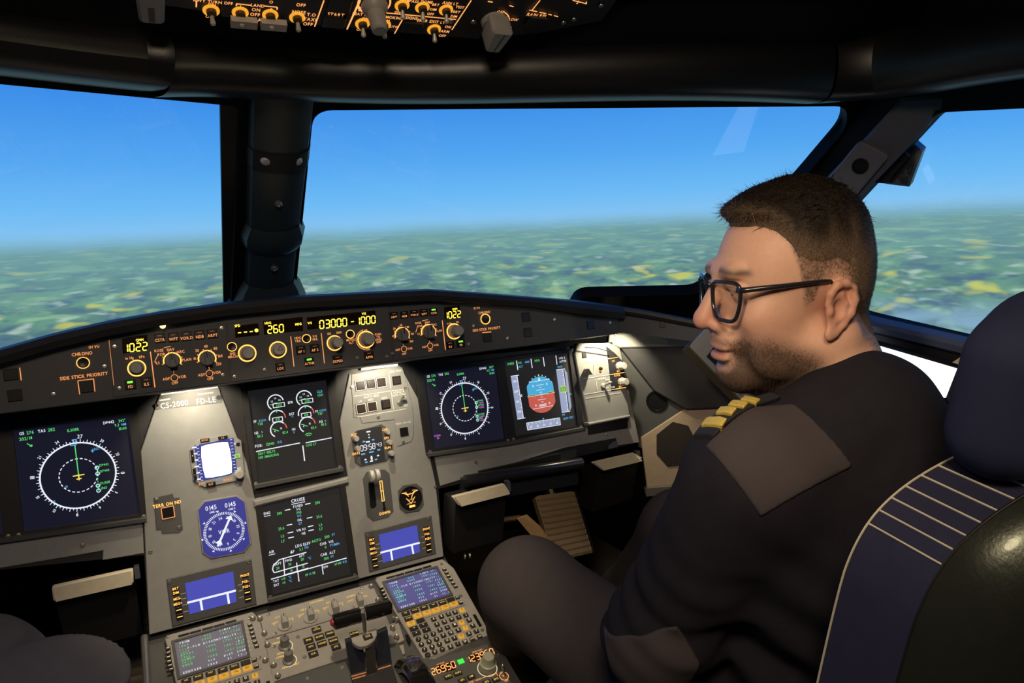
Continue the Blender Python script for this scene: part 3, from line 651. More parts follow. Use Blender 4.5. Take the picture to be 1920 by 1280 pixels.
def ndgraph(t, big=True):
    b = B(); uv, S, z = t.uv, t.S, t.z; c = uv(.50, .475); R = S * .325
    b.arc(c, R, S * .014, z, sw, seg=64); n = 25
    for k in range(n): b.arc(c, R * .51, S * .009, z, sw, 360 / n * k, 360 / n * (k + .58), 3)
    for k in range(72):
        a = math.radians(k * 5 - 8.5); r0 = R * (1.02); r1 = R * (1.10 if k % 2 == 0 else 1.06); b.line((c[0] + r0 * math.cos(a), c[1] + r0 * math.sin(a)), (c[0] + r1 * math.cos(a), c[1] + r1 * math.sin(a)), S * .006, z, sw)
    for k in range(12):
        hd = (27 + 3 * k) % 36; a = math.radians(82 - 30 * k); r = R * 1.19; b.text(str(hd), (c[0] + r * math.cos(a), c[1] + r * math.sin(a)), S * (.037 if k % 3 == 0 else .028), z, sw, ang=a - math.pi / 2)
    b.line((c[0], c[1]), (c[0], c[1] + R * .93), S * .009, z + .0001, sg)
    b.line((c[0] - S * .05, c[1] + .0), (c[0] + S * .05, c[1]), S * .011, z + .0002, sy); b.line((c[0], c[1] + S * .012), (c[0], c[1] - S * .05), S * .011, z + .0003, sy); b.line((c[0] - S * .022, c[1] - S * .035), (c[0] + S * .022, c[1] - S * .035), S * .011, z + .0002, sy)
    tp = (c[0], c[1] + R); b.pline([(tp[0] - S * .02, tp[1] + S * .035), (tp[0] + S * .02, tp[1] + S * .035), (tp[0], tp[1] + S * .003), (tp[0] - S * .02, tp[1] + S * .035)], S * .007, z, scy)
    b.pline([(tp[0] - S * .04, tp[1] - S * .006), (tp[0] - S * .035, tp[1] - S * .02), (tp[0] + S * .012, tp[1] - S * .02), (tp[0] + S * .012, tp[1] - S * .006)], S * .007, z, scy)
    h = S * .028; T = lambda s, a, b_, m, k=1, al=0: b.text(s, uv(a, b_), h * k, z, m, al=al)
    T('GS', .045, .965, sw, 1, -1); T('276', .105, .965, sg, 1.1, -1); T('TAS', .20, .965, sw, 1, -1); T('282', .285, .965, sg, 1.1, -1); T('202/14', .04, .91, sg, 1.1, -1); T('ILS08R', .50, .935, sg)
    T('DP442', .87, .965, sw, 1, 1); T('342°', .975, .965, sg, 1, 1); T('9.3', .91, .925, sg, .95, 1); T('NM', .975, .925, scy, .9, 1); T('10:00', .975, .885, sg, 1, 1)
    b.line(uv(.10, .86), uv(.14, .825), S * .008, z, sg); b.line(uv(.14, .825), uv(.12, .828), S * .007, z, sg); b.line(uv(.14, .825), uv(.138, .845), S * .007, z, sg)
    T('10', .385, .38, scy, .85); T('20', .265, .25, scy, .85)
    p = uv(.645, .70); b.line((p[0] - S * .015, p[1]), (p[0] + S * .015, p[1]), S * .007, z, scy); b.line((p[0], p[1] - S * .018), (p[0], p[1] + S * .018), S * .007, z, scy); b.text('SGT', (p[0] + S * .04, p[1] + S * .014), h * .9, z, scy)
    w_ = [(.665, .525), (.665, .465), (.655, .345), (.655, .295)]
    for (a, b_), s in zip(w_, ('DP442', 'DP440', 'DUS08', '1065')):
        b.arc(uv(a, b_), S * .016, S * .009, z, mat('screen_pale_cyan', (.02,) * 3, emit=(.55, .95, .95), es=.9, noise=0), seg=14); b.text(s, (uv(a, b_)[0] + S * .02, uv(a, b_)[1] + S * .018), h * .85, z, sg, al=-1)
        if not big: b.text('+3000', (uv(a, b_)[0] + S * .03, uv(a, b_)[1] - S * .012), h * .8, z, sm, al=-1)
    b.line(uv(*w_[0]), uv(*w_[1]), S * .006, z, sg)
    for q in (.1, .35, .6, .85): b.line(np.array(uv(*w_[1])) * (1 - q) + np.array(uv(*w_[2])) * q, np.array(uv(*w_[1])) * (1 - q - .13) + np.array(uv(*w_[2])) * (q + .13), S * .006, z, sg)
    b.line(uv(*w_[2]), uv(*w_[3]), S * .006, z, sg)
    if not big: T('VORA', .08, .165, sm, .9); T('54', .085, .13, sm, .9)
    t.part('map_graphics', b)
t = DU('n', 'leftmost full display with white compass rose, wider dark navy screen by the left edge', [(25, 808), (240, 780), (264, 963), (45, 996)], [(4, 800), (258, 768), (275, 972), (26, 1008)]); ndgraph(t)
t = DU('n', 'navigation display with compass rose left of the red and blue attitude display', [(793, 702), (928, 682), (945, 822), (812, 841)], [(776, 694), (936, 672), (956, 829), (799, 852)]); ndgraph(t, False)
# attitude display, right
t = DU('n', 'attitude display with blue sky over red ground near the right wall', [(944, 677), (1065, 661), (1082, 798), (966, 817)], [(936, 672), (1074, 653), (1094, 802), (956, 829)], scr=em('screen_charcoal', (.3, .3, .33), .02))
b = B(); uv, S, z = t.uv, t.S, t.z; c = np.array(uv(.49, .49)); rx, ry = S * .22, S * .25; tl = math.radians(0)
pb = mat('attitude_sky_blue', (.02,) * 3, emit=(.07, .42, .72), es=.95, noise=0); pr = mat('attitude_ground_red', (.02,) * 3, emit=(.62, .11, .08), es=.9, noise=0); gb = mat('tape_grey', (.02,) * 3, emit=(.36, .42, .62), es=.85, noise=0)
def half(a0, a1): return [(c[0] + max(-rx * .96, min(rx * .96, rx * 1.12 * math.cos(math.radians(a)))), c[1] + ry * 1.02 * math.sin(math.radians(a))) for a in np.linspace(a0, a1, 24)]
b.flat(half(0, 180), z, pb); b.flat(half(180, 360), z, pr); z += .0002
b.line((c[0] - rx, c[1]), (c[0] + rx, c[1]), S * .006, z, sw)
for k in (-4, -3, -2, -1, 1, 2, 3, 4):
    wd = {0: .11, 1: .03}[k % 2] if k % 4 else .10; b.line((c[0] - S * wd * .6, c[1] + k * S * .034), (c[0] + S * wd * .6, c[1] + k * S * .034), S * .006, z, sw)
    if k in (4, -4):
        for s in (-1, 1): b.text('10', (c[0] + s * S * .11, c[1] + k * S * .034), S * .028, z, sw)
b.line((c[0] - rx * .75, c[1] + ry * .78), (c[0] + rx * .75, c[1] + ry * .78), S * .006, z, sw); b.line((c[0] - rx * .75, c[1] - ry * .72), (c[0] + rx * .75, c[1] - ry * .72), S * .006, z, sw)
b.rect((c[0], c[1] - ry * .62), S * .12, S * .02, z, z + .0001, mat('attitude_pale', (.02,) * 3, emit=(.9, .7, .6), es=.8, noise=0))
for s in (-1, 1): b.pline([(c[0] + s * rx * .95, c[1] + S * .008), (c[0] + s * rx * .5, c[1] + S * .008), (c[0] + s * rx * .5, c[1] - S * .022)], S * .018, z + .0001, sy); b.pline([(c[0] + s * rx * .93, c[1] + S * .008), (c[0] + s * rx * .5, c[1] + S * .008), (c[0] + s * rx * .5, c[1] - S * .02)], S * .009, z + .0002, hole)
b.rect((c[0], c[1]), S * .018, S * .018, z + .0001, z + .0002, sy)
for k in range(-4, 5): a = math.radians(90 + k * 14); b.line((c[0] + rx * 1.06 * math.cos(a), c[1] + ry * 1.06 * math.sin(a)), (c[0] + rx * 1.06 * math.cos(a), c[1] + ry * (1.12) * math.sin(a)), S * .012, z, sw)
b.flat([(c[0] - S * .02, c[1] + ry * .80), (c[0] + S * .02, c[1] + ry * .80), (c[0], c[1] + ry * .98)], z, sw); b.flat([(c[0] - S * .015, c[1] + ry * 1.13), (c[0] + S * .015, c[1] + ry * 1.13), (c[0], c[1] + ry * 1.03)], z, sy)
z -= .0002
for (a0, a1), (b0, b1) in (((.07, .165), (.215, .79)), ((.775, .885), (.21, .79))):
    b.flat([uv(a0, b0), uv(a1, b0), uv(a1, b1), uv(a0, b1)], z, gb); b.line(uv(a0, b1), uv(a1 + .03, b1), S * .008, z + .0001, sw); b.line(uv(a0, b0), uv(a1 + .03, b0), S * .008, z + .0001, sw); b.line(uv(a1, b0), uv(a1, b1), S * .008, z + .0001, sw)
    for k in range(10): yy = b0 + (b1 - b0) * (k + .5) / 10; b.line(uv(a1 - .02, yy), uv(a1, yy), S * .006, z + .0001, sw)
for k, s in enumerate(('240', '260', '280', '300')): b.text(s, uv(.115, .31 + k * .135), S * .03, z + .0002, sw)
b.pline([uv(.19, .50), uv(.165, .515), uv(.19, .53), uv(.19, .50)], S * .007, z + .0002, sw)
b.flat([uv(.905, .20), uv(.945, .27), uv(.945, .73), uv(.905, .80)], z, gb)
b.rect(uv(.845, .52), S * .09, S * .075, z + .0002, z + .0003, mat('screen_olive', (.02,) * 3, emit=(.2, .5, .05), es=.8, noise=0)); b.text('51', uv(.845, .52), S * .05, z + .0005, sg); b.pline([uv(.80, .56), uv(.895, .56), uv(.895, .48), uv(.80, .48)], S * .007, z + .0005, sy)
b.text('03000', uv(.84, .825), S * .026, z, scy); b.text('300', uv(.80, .18), S * .028, z, scy); b.text('QNH 1022', uv(.87, .125), S * .03, z, scy); b.text('15', uv(.955, .44), S * .028, z + .0003, sg)
b.flat([uv(.2, .05), uv(.73, .05), uv(.73, .145), uv(.2, .145)], z, gb); b.pline([uv(.2, .05), uv(.73, .05), uv(.73, .145), uv(.2, .145), uv(.2, .05)], S * .007, z + .0001, sw)
for k in range(9): b.line(uv(.23 + k * .058, .115), uv(.23 + k * .058, .14), S * .006, z + .0002, sw)
for k, s in enumerate(('24', '25', '26', '27', '28')): b.text(s, uv(.26 + k * .105, .085), S * .03, z + .0002, sw)
b.flat([uv(.455, .175), uv(.485, .175), uv(.47, .15)], z, scy)
for a in (.19, .41, .60, .80): b.line(uv(a, .985), uv(a, .86), S * .012, z, sw)
for s, a, b_, m in (('SPEED', .10, .955, sg), ('V/S', .235, .95, sg), ('-1000', .34, .95, scy), ('ALT', .24, .90, scy), ('HDG', .50, .95, sg), ('1 FD 2', .89, .94, sw), ('A/THR', .90, .895, sw)): b.text(s, uv(a, b_), S * .03, z, m)
t.part('attitude_graphics', b)
# captain's attitude display, only its right edge in view
t = DU('n', 'display cut off by the left picture edge, only a sliver of tape showing', [(-215, 838), (-12, 812), (6, 1000), (-195, 1030)], [(-235, 832), (4, 800), (26, 1008), (-215, 1042)])
b = B(); uv, S, z = t.uv, t.S, t.z; b.flat([uv(.90, .2), uv(.965, .27), uv(.965, .73), uv(.90, .8)], z, gb); b.text('QNH 1022', uv(.88, .1), S * .03, z, scy); b.text('03000', uv(.89, .83), S * .03, z, sg); t.part('attitude_graphics', b)
# upper engine display
t = DU('n', 'upper centre engine display with two columns of round gauges', [(464, 733), (611, 712.5), (631, 873), (483, 902)], [(450, 727), (628, 700), (642, 878), (476, 911)], scr=scr_ec)
b = B(); uv, S, z = t.uv, t.S, t.z; h = S * .031; T = lambda s, a, b_, m, k=1, al=0: b.text(s, uv(a, b_), h * k, z, m, al=al)
for cx, dy in ((.325, 0), (.69, .0)):
    c = uv(cx, .83); R = S * .098; b.arc(c, R, S * .014, z, sw, 10, 232, 24)
    for s, dx, dd in (('1.2', -.045, .02), ('1.4', 0, .055), ('1.6', .05, .025)): b.text(s, (c[0] + dx * S, c[1] + dd * S), h * .75, z, sw)
    b.flat([(c[0] - S * .08, c[1] - S * .02), (c[0] + S * .015, c[1] + S * .0), (c[0] - S * .0, c[1] - S * .035)], z, sg); p = (c[0] + S * .035, c[1] - S * .04); b.rect(p, S * .15, S * .058, z, z + .0001, sw); b.rect(p, S * .13, S * .042, z + .0001, z + .0002, hole); b.text('1.033' if cx < .5 else '1.031', p, h * .95, z + .0004, sg)
    c = uv(cx, .655); R = S * .098; b.arc(c, R, S * .014, z, sw, 40, 190, 20); b.arc(c, R, S * .014, z, sred, -8, 38, 10); b.line((c[0], c[1] + R * .72), (c[0], c[1] + R * 1.12), S * .012, z + .0001, sg); p = (c[0], c[1] - S * .02); b.rect(p, S * .13, S * .062, z, z + .0001, sw); b.rect(p, S * .11, S * .044, z + .0001, z + .0002, hole); b.text('419', p, h, z + .0004, sg)
    c = uv(cx, .525); R = S * .1; b.arc(c, R, S * .014, z, sw, 45, 235, 24); b.arc(c, R, S * .014, z, sred, 0, 43, 10); b.line((c[0] - S * .075, c[1] + S * .02), (c[0] + S * .0, c[1] - S * .02), S * .01, z, sg); b.text('4', (c[0] - S * .05, c[1] - S * .015), h * .8, z, sw); b.text('10', (c[0] + S * .03, c[1] + S * .01), h * .8, z, sw); b.text('82.4', (c[0] + S * .075, c[1] - S * .05), h, z, sg)
T('EPR', .51, .806, sw); T('EGT', .51, .675, sw, .95); T('°C', .51, .645, scy, .8); T('N1', .51, .50, sw); T('%', .51, .465, scy, .8); T('CLB', .90, .88, scy); T('1.331', .90, .84, sg)
T('FF', .05, .654, sw, 1); T('KG/H', .14, .654, scy, .9); T('720', .11, .62, sg); T('FF', .83, .66, sw); T('KG/H', .91, .66, scy, .9); T('720', .87, .628, sg); T('N2', .05, .527, sw); T('%', .12, .527, scy, .8); T('85.3', .09, .487, sg); T('N2', .87, .535, sw); T('%', .93, .535, scy, .8); T('85.3', .90, .498, sg)
T('FOB:', .06, .383, sw, 1.1); T('12040', .2, .383, sg, 1.1); T('KG', .32, .385, scy); b.line(uv(.02, .325), uv(.57, .335), S * .012, z, sw); b.line(uv(.64, .325), uv(.98, .33), S * .012, z, sw); b.line(uv(.60, .30), uv(.60, .125), S * .014, z, sw)
T('SEAT BELTS', .04, .295, sg, 1, -1); T('NO SMOKING', .04, .252, sg, 1, -1); T('LDG LT', .64, .295, sg, 1, -1); c = uv(.69, .38); b.arc(c, S * .055, S * .01, z, sg, 40, 140, 10); b.arc(c, S * .03, S * .01, z, sg, 40, 140, 8)
t.part('engine_graphics', b)
# lower system display
t = DU('n', 'lower centre system display page headed CRUISE', [(490, 940), (636, 911), (658, 1075), (511, 1113)], [(478, 944), (646, 905), (671, 1080), (502, 1124)], scr=scr_ec)
b = B(); uv, S, z = t.uv, t.S, t.z; h = S * .031
T('CRUISE', .45, .94, sw, 1.35); b.line(uv(.36, .905), uv(.535, .905), S * .008, z, sw)
for s, a in (('F.USED', .875), ('1+2', .84), ('OIL', .72), ('VIB N1', .61), ('    N2', .565)): T(s, .44, a, sw)
T('790', .44, .80, sg, 1.05); T('KG', .44, .765, scy, .9); T('QT', .44, .68, scy, .9)
for s, a in (('390', .875), ('25.6', .72), ('1.3', .625), ('1.7', .58)): T(s, .69, a - .01, sg, 1.1); b.line(uv(.53, a), uv(.60, a), S * .011, z, sw)
for s, a in (('390', .835), ('25.6', .67), ('1.3', .585), ('1.7', .53)): T(s, .20, a, sg, 1.1); b.line(uv(.27, a + .02), uv(.34, a + .02), S * .011, z, sw)
T('ENG', .05, .865, sw, 1.05); b.line(uv(.01, .835), uv(.09, .835), S * .007, z, sw); T('AIR', .05, .445, sw, 1.05); b.line(uv(.01, .415), uv(.09, .415), S * .007, z, sw)
T('LDG ELEV', .44, .445, sw, 1.1); T('AUTO', .615, .455, sg, 1.1); T('500', .755, .47, sg, 1.1); T('FT', .84, .475, scy); T('CAB  V/S', .74, .405, sw, 1.1); T('0', .72, .36, sg, 1.1); T('FT/MIN', .84, .365, scy); T('CAB  ALT', .74, .285, sw, 1.1); T('300', .71, .235, sg, 1.1); T('FT', .79, .24, scy); T('\u0394P', .30, .395, sw, 1.1); T('3.1', .41, .40, sg, 1.1); T('PSI', .48, .405, scy)
dv = .078
b.pline([uv(.47, .275 + dv), uv(.13, .265 + dv), uv(.05, .22 + dv), uv(.035, .175 + dv), uv(.05, .14 + dv), uv(.47, .155 + dv)], S * .012, z, sw); b.line(uv(.18, .265 + dv), uv(.175, .145 + dv), S * .011, z, sw); b.line(uv(.335, .19 + dv), uv(.33, .095 + dv), S * .011, z, sw); b.pline([uv(.175, .145 + dv), uv(.17, .09 + dv), uv(.47, .10 + dv)], S * .011, z, sw)
for s, a, b_, m in (('CKPT', .10, .225, sw), ('FWD', .24, .235, sw), ('AFT', .41, .25, sw), ('20', .10, .18, sg), ('20', .25, .19, sg), ('20', .41, .21, sg), ('16', .26, .12, sg), ('15', .41, .13, sg), ('°C', .50, .205, scy)): T(s, a, b_ + dv, m)
b.line(uv(.0, .158), uv(.97, .185), S * .012, z, sw); b.line(uv(.335, .165), uv(.335, .06), S * .011, z, sw); b.line(uv(.645, .175), uv(.645, .07), S * .011, z, sw)
for s, a, b_, m in (('TAT', .06, .128, sw), ('+19', .15, .13, sg), ('°C', .23, .132, scy), ('SAT', .06, .085, sw), ('+9', .15, .087, sg), ('°C', .23, .09, scy), ('09', .44, .11, sg), ('H', .485, .11, scy), ('58', .53, .112, sg), ('GW', .69, .145, sw), ('67100', .85, .148, sg), ('KG', .94, .15, scy)): T(s, a, b_, m, .95)
t.part('system_graphics', b)
# ================================================================ instruments in the centre fascia
HP = H0
def at(x, y, h=HP): return MIP.p(x, y, h)
printw = mat('placard_print_white', (.9, .9, .86), .6); plq = mat('placard_paint', (.13, .13, .125), .5)
t = Thing('nameplate_board', 'pale placard reading CS-2000 and FD-LE at the top of the left column', 'sign', MIP, at(355, 750), 0)
t.part('plate', B().poly(rpoly(MIP.ps([(290, 768), (299, 742), (411, 727), (417, 755)], HP), .004), HP, HP + .0014, plq, .0004), recalc=True)
b = B(); b.text('CS-2000', at(327, 757.5), .0098, HP + .0018, printw); b.text('FD-LE', at(386.5, 750.5), .0098, HP + .0018, printw)
for x0, y0, x1, y1 in ((299, 750.5, 319, 747.5), (370, 739.5, 400, 735.5)):
    for k in range(8): q = (k + .5) / 8; p_ = at(x0 + (x1 - x0) * q, y0 + (y1 - y0) * q); b.rect(p_, .0022, .0024, HP + .0015, HP + .0017, white)
t.part('lettering', b); t.part('screw_hole', B().lathe((*at(410, 745), 0), [(.0042, HP), (.0042, HP + .003), (.003, HP + .003), (.0028, HP + .0015), (.0001, HP + .0015)], 16, black)); t.part('screw_hole', B().lathe((*at(294, 760), 0), [(.003, HP), (.003, HP + .003), (.002, HP + .003), (.0001, HP + .0015)], 16, black))
# lamp ledges above the two columns
lampm = em('lamp_strip_warm', (1, .9, .68), 1.2, .5)
for lab, q, xx in (('thin lit lamp strip above the gear light keys', [(679, 690), (745, 682), (745, 686), (679, 694)], 1), ('thin lit lamp strip above the CS-2000 placard', [(303, 737), (407, 723), (408, 726), (302, 740)], 0)):
    t = Thing('flood_lamp', lab, 'lamp', MIP, MIP.p(*q[0], .02), 0, 'flood lamps over the columns')
    t.part('housing', B().poly(MIP.ps([(q[0][0] - 2, q[0][1] - 7), (q[1][0] + 2, q[1][1] - 7), q[1], q[0]], .012), HP, .02, black), recalc=True)
    t.part('lens', B().poly(MIP.ps(q, .012), HP, .016, lampm), recalc=True)
def octa(quad, ch, h=HP):
    q = MIP.ps(quad, h); return rpoly(q, ch, 1)
# standby instrument
t = Thing('standby_instrument', 'square standby instrument with glowing white centre and round adjuster knob', 'instrument', MIP, at(404, 860), 0)
t.part('case', B().poly(octa([(352, 828), (450, 809), (460, 898), (364, 917)], .016), HP - .002, HP + .004, grey, .001), recalc=True)
q = MIP.ps([(364, 835), (438, 820.5), (444, 880), (432, 890), (374, 902)], HP + .004); t.part('screen', B().flat(q, HP + .0045, scr_b), smooth=False)
cs = np.mean(np.array(MIP.ps([(364, 835), (438, 820.5), (446, 888), (374, 902)], HP)), 0); S = .075
b = B(); z = HP + .005; wdm = mat('overexposed_display_white', (.5,) * 3, emit=(1, 1, 1), es=1.6, noise=0)
b.flat([(cs[0] + S * (x * .29 * (1.0 + .12 * (1 - y * y))), cs[1] + S * y * .37) for x, y in ((-1, -1), (-.5, -1.06), (.5, -1.06), (1, -1), (1, -.4), (1, .4), (1, 1), (.5, 1.06), (-.5, 1.06), (-1, 1), (-1, .4), (-1, -.4))], z, wdm)
for k in range(6): b.rect((cs[0] - S * .44, cs[1] + S * (k - 2.5) * .15), S * .1, S * .035, z, z + .0002, sw)
for k in range(12):
    for s in (-1, 1): b.rect((cs[0] + s * S * .37, cs[1] + S * (k - 5.5) * .075), S * .05, S * .012, z, z + .0002, sw)
b.rect((cs[0] + S * .46, cs[1]), S * .13, S * .1, z, z + .0003, mat('screen_lime', (.02,) * 3, emit=(.35, .7, .15), es=.9, noise=0)); b.text('31', (cs[0] + S * .46, cs[1]), S * .06, z + .0006, hole)
for y in (.3, -.3): b.text('300', (cs[0] + S * .46, cs[1] + y * S), S * .05, z, sw)
b.text('1022', (cs[0] - S * .02, cs[1] - S * .47), S * .055, z, scy); t.part('display_graphics', b)
for x, y, wx, wy, s in ((384, 824.5, 17, 6, 'BUGS'), (417.5, 820, 17, 6, 'LS'), (395.5, 907, 17, 8, 'RST')):
    c = at(x, y, HP + .004); k = MIP.k(x, y); t.part('push_button', B().rect(c, wx * k, wy * k, HP + .004, HP + .0075, hole, .0008).text(s, c, .0036, HP + .0078, amber))
for x, y, s in ((361, 854, '+'), (365.5, 889, '-')):
    c = at(x, y, HP + .004); k = MIP.k(x, y); t.part('push_button', B().rect(c, 5.5 * k, 24 * k, HP + .004, HP + .007, hole, .0006).text(s, c, .004, HP + .0073, white))
b = B(); b.text('ATT', at(378, 907), .0042, HP + .0046, amber); b.text('BARO', at(427, 898.5), .0042, HP + .0046, amber); t.part('lettering', b)
roundknob(t, 447.5, 888, 9.5, MIP, HP + .004, .016, ring=False, m=knobg, name='adjuster_knob', rr=1, flutes=20)
t.part('key_socket', B().rect(at(445.5, 832), .006, .005, HP + .004, HP + .006, hole))
# terrain key panels
def terrkey(label, poly, key, s, txt, tp, dark):
    t = Thing('terrain_key_panel', label, 'key panel', MIP, at(*key), 0)
    t.part('plate', B().poly(MIP.ps(poly, HP), HP - .001, HP + .0015, greyd if dark else grey, .0005), recalc=True)
    c = at(*key); k = MIP.k(*key); b = B().rect(c, s * k, s * k, HP, HP + .004, hole, .0008); 
    if dark: b.pline([(c[0] + a * s * k * .52, c[1] + d * s * k * .52) for a, d in ((-1, -1), (-1, 1), (1, 1), (1, -1), (-1, -1))], .0012, HP + .0036, amber)
    t.part('key', b); t.part('lettering', B().text(txt, at(*tp), .0056 if dark else .0042, HP + .0019, ambert if dark else white)); return t
t = terrkey('dark notched terrain key panel at the left edge of the grey centre panel', [(288, 933), (324, 925), (326, 933), (336.5, 932), (343, 992), (336, 998), (304, 1000), (302, 992), (293, 993)], (315, 960), 22, 'TERR ON ND', (313.4, 944.5), True)
for x, y in ((294, 936), (336, 988)): t.piece('screw', SCREW, (*at(x, y), HP + .0015))
t = terrkey('small grey terrain key panel right of the clock', [(742, 797), (770, 792), (774, 818), (768, 828), (746, 836)], (757, 809), 15, 'TERR ON ND', (755.5, 792.5), False)
# bearing indicator
t = Thing('bearing_indicator', 'blue bearing indicator with white compass card and 0145 readouts', 'instrument', MIP, at(420, 988), 0)
q = octa([(370, 943), (456, 928), (470, 1030), (383, 1047)], .012); t.part('frame', B().poly(scalep(q, .0025), HP - .002, HP + .003, grey, .001), recalc=True)
t.part('screen', B().flat(q, HP + .0036, em('screen_royal_blue', (.03, .035, .33), .75)), smooth=False)
b = B(); z = HP + .004; c = at(420, 995); R = .034
for k in range(72): a = math.radians(5 * k); r1 = R * (1.0); r0 = R * .86; b.line((c[0] + r0 * math.cos(a), c[1] + r0 * math.sin(a)), (c[0] + r1 * math.cos(a), c[1] + r1 * math.sin(a)), .0012, z, sw)
for k in range(8): a = math.radians(45 * k + 10); b.flat([(c[0] + R * (1.0 + (.12 if i != 1 else .02)) * math.cos(a + (i - 1) * .06), c[1] + R * (1.0 + (.12 if i != 1 else .02)) * math.sin(a + (i - 1) * .06)) for i in range(3)], z, sw)
for k in range(12): a = math.radians(30 * k + 8); b.text(str((33 - 3 * k) % 36), (c[0] + R * .70 * math.cos(a), c[1] + R * .70 * math.sin(a)), .0048, z, sw, ang=a - 1.57)
d = nrm((.5, .87)); b.line(c - d * R * .8, c + d * R * .8, .0035, z + .0002, sw); n_ = np.array([-d[1], d[0]])
for s in (.75, -.55): b.flat([tuple(c + d * R * (s + .12)), tuple(c + d * R * (s - .12) + n_ * R * .2), tuple(c + d * R * (s - .12) - n_ * R * .2)], z + .0003, sw)
b.text('VOR', c, .007, z + .0004, sw)
for x, y in ((395.5, 951), (431.5, 945)): b.text('0145', at(x, y), .0078, z, sw)
for x, y, s in ((399, 959, 'DME-1'), (434.5, 953, 'DME-2')): b.text(s, at(x, y), .0033, z, sw)
t.part('display_graphics', b)
# datalink displays
def dcdu(label, frame, scr, hl, v1, v2, lb, rb, lt, rt):
    t = Thing('datalink_display', label, 'display screen', MIP, tuple(np.mean(np.array(MIP.ps(scr, HP)), 0)), 0, 'datalink displays')
    q = MIP.ps(frame, HP); t.part('faceplate', B().poly(q, HP - .001, HP + .003, greyd, .0012), recalc=True)
    s = MIP.ps(scr, HP + .003); t.part('screen', B().flat(s, HP + .0034, em('screen_periwinkle', (.062, .075, .50), .85)), smooth=False)
    b = B(); z = HP + .0038
    for p in (hl, v1, v2): b.line(at(*p[0], HP + .003), at(*p[1], HP + .003), .0036, z, sw)
    t.part('display_graphics', b)
    for pos, tx in ((lb, lt), (rb, rt)):
        for (x, y), s in zip(pos, tx):
            c = at(x, y, HP + .003); g = B().rect(c, .0105, .0075 if len(s) > 1 else .0095, HP + .003, HP + .0062, hole, .0008)
            if len(s) > 1: g.text(s, c, .0042, HP + .0065, ambert)
            else: g.rect(c, .0085, .0013, HP + .0062, HP + .0065, ambert)
            t.part('push_button', g)
    b = B(); sl = (q[1][1] - q[0][1]) / (q[1][0] - q[0][0])
    for i in range(2, 6):
        for pos in (lb, rb):
            if i < len(pos): c = at(*pos[i], HP); b.rect((c[0] + (.010 if pos is lb else -.010), c[1] + .006), .008, .0006, HP + .003, HP + .0033, white)
    t.part('pointer_lines', b)
    for x, y in (frame[0], frame[1]): t.piece('screw', SCREW, (*at(x + (6 if (x, y) == frame[0] else -6), y + 5), HP + .003))
LT = ('BRT', 'DIM', 'MSG-', 'MSG+', '-', '-'); RT = ('PRINT', 'PGE-', 'PGE+', '-', '-')
f6 = lambda L: [(280 + x / 4.571, 1000 + y / 4.571) for x, y in L]; f8 = lambda L: [(680 + x / 4, 960 + y / 4) for x, y in L]
dcdu('left datalink display with blue screen above the left keypad', [(312, 1085), (471, 1047), (481, 1132), (323, 1174)], f6([(305, 425), (718, 322), (748, 585), (345, 690)]), f6([(325, 592), (742, 487)]), f6([(437, 560), (453, 655)]), f6([(668, 505), (683, 600)]), f6([(225, 467), (228, 503), (240, 553), (245, 597), (253, 650), (262, 708)]), f6([(818, 353), (822, 407), (830, 450), (838, 500), (845, 557)]), LT, RT)
dcdu('right datalink display with blue screen above the right keypad', [(683, 998), (808, 966), (817, 1037), (692, 1072)], f8([(120, 168), (407, 95), (430, 298), (152, 380)]), f8([(132, 303), (427, 228)]), f8([(210, 285), (222, 360)]), f8([(367, 245), (380, 312)]), f8([(65, 203), (67, 230), (75, 270), (80, 303), (87, 350), (95, 397)]), f8([(475, 122), (480, 160), (487, 195), (490, 238), (495, 280)]), LT, RT)
# gear and brake key panel
f3 = lambda x, y: (640 + x / 4.13, 670 + y / 4.13)
t = Thing('gear_key_panel', 'pale key panel with three gear lights and brake keys at the top right column', 'key panel', MIP, at(*f3(270, 300)), 0)
t.part('faceplate', B().poly(MIP.ps([f3(*p) for p in ((80, 130), (470, 75), (505, 180), (555, 420), (560, 600), (540, 650), (430, 690), (410, 480), (160, 510), (145, 465), (95, 465), (78, 240))], HP), HP - .001, HP + .0014, grey, .0005), recalc=True)
for x, y, s, fr_ in ((145, 218, 17, 1), (225, 205, 17, 1), (308, 193, 17, 1), (427, 178, 14, 0), (152, 397, 17, 1), (237, 380, 17, 1), (343, 363, 15, 0)):
    p = f3(x, y); c = at(*p); k = MIP.k(*p); b = B().rect(c, s * k * 1.14, s * k * 1.14, HP, HP + .0028, hole, .0006).rect(c, s * k * .86, s * k * .86, HP + .002, HP + .0044, mat('key_lens_brown', (.035, .028, .024), .25), .001)
    if fr_: b.pline([(c[0] + a * s * k * .5, c[1] + d * s * k * .5) for a, d in ((-1, -1), (-1, 1), (1, 1), (1, -1), (-1, -1))], .0011, HP + .0032, white)
    t.part('gear_light' if y in (218, 205, 193) else 'brake_key', b)
b = B()
for s, x, y, h in (('LDG GEAR', 213, 130, .0055), ('BRK FAN', 418, 105, .0045), ('AUTO BRK', 232, 300, .0048), ('MED', 225, 326, .0042), ('LO', 145, 338, .0042), ('MAX', 333, 311, .0042), ('A/SKID &', 443, 266, .0044), ('N/W STRG', 447, 288, .0044), ('ON', 487, 306, .0038), ('OFF', 500, 372, .0038)): b.text(s, at(*f3(x, y)), h, HP + .0018, white)
for p0, p1 in (((365, 115), (382, 240)), ((95, 300), (480, 245)), ((385, 268), (402, 400)), ((120, 462), (500, 396))): b.line(at(*f3(*p0)), at(*f3(*p1)), .0011, HP + .0017, white)
t.part('lettering', b)
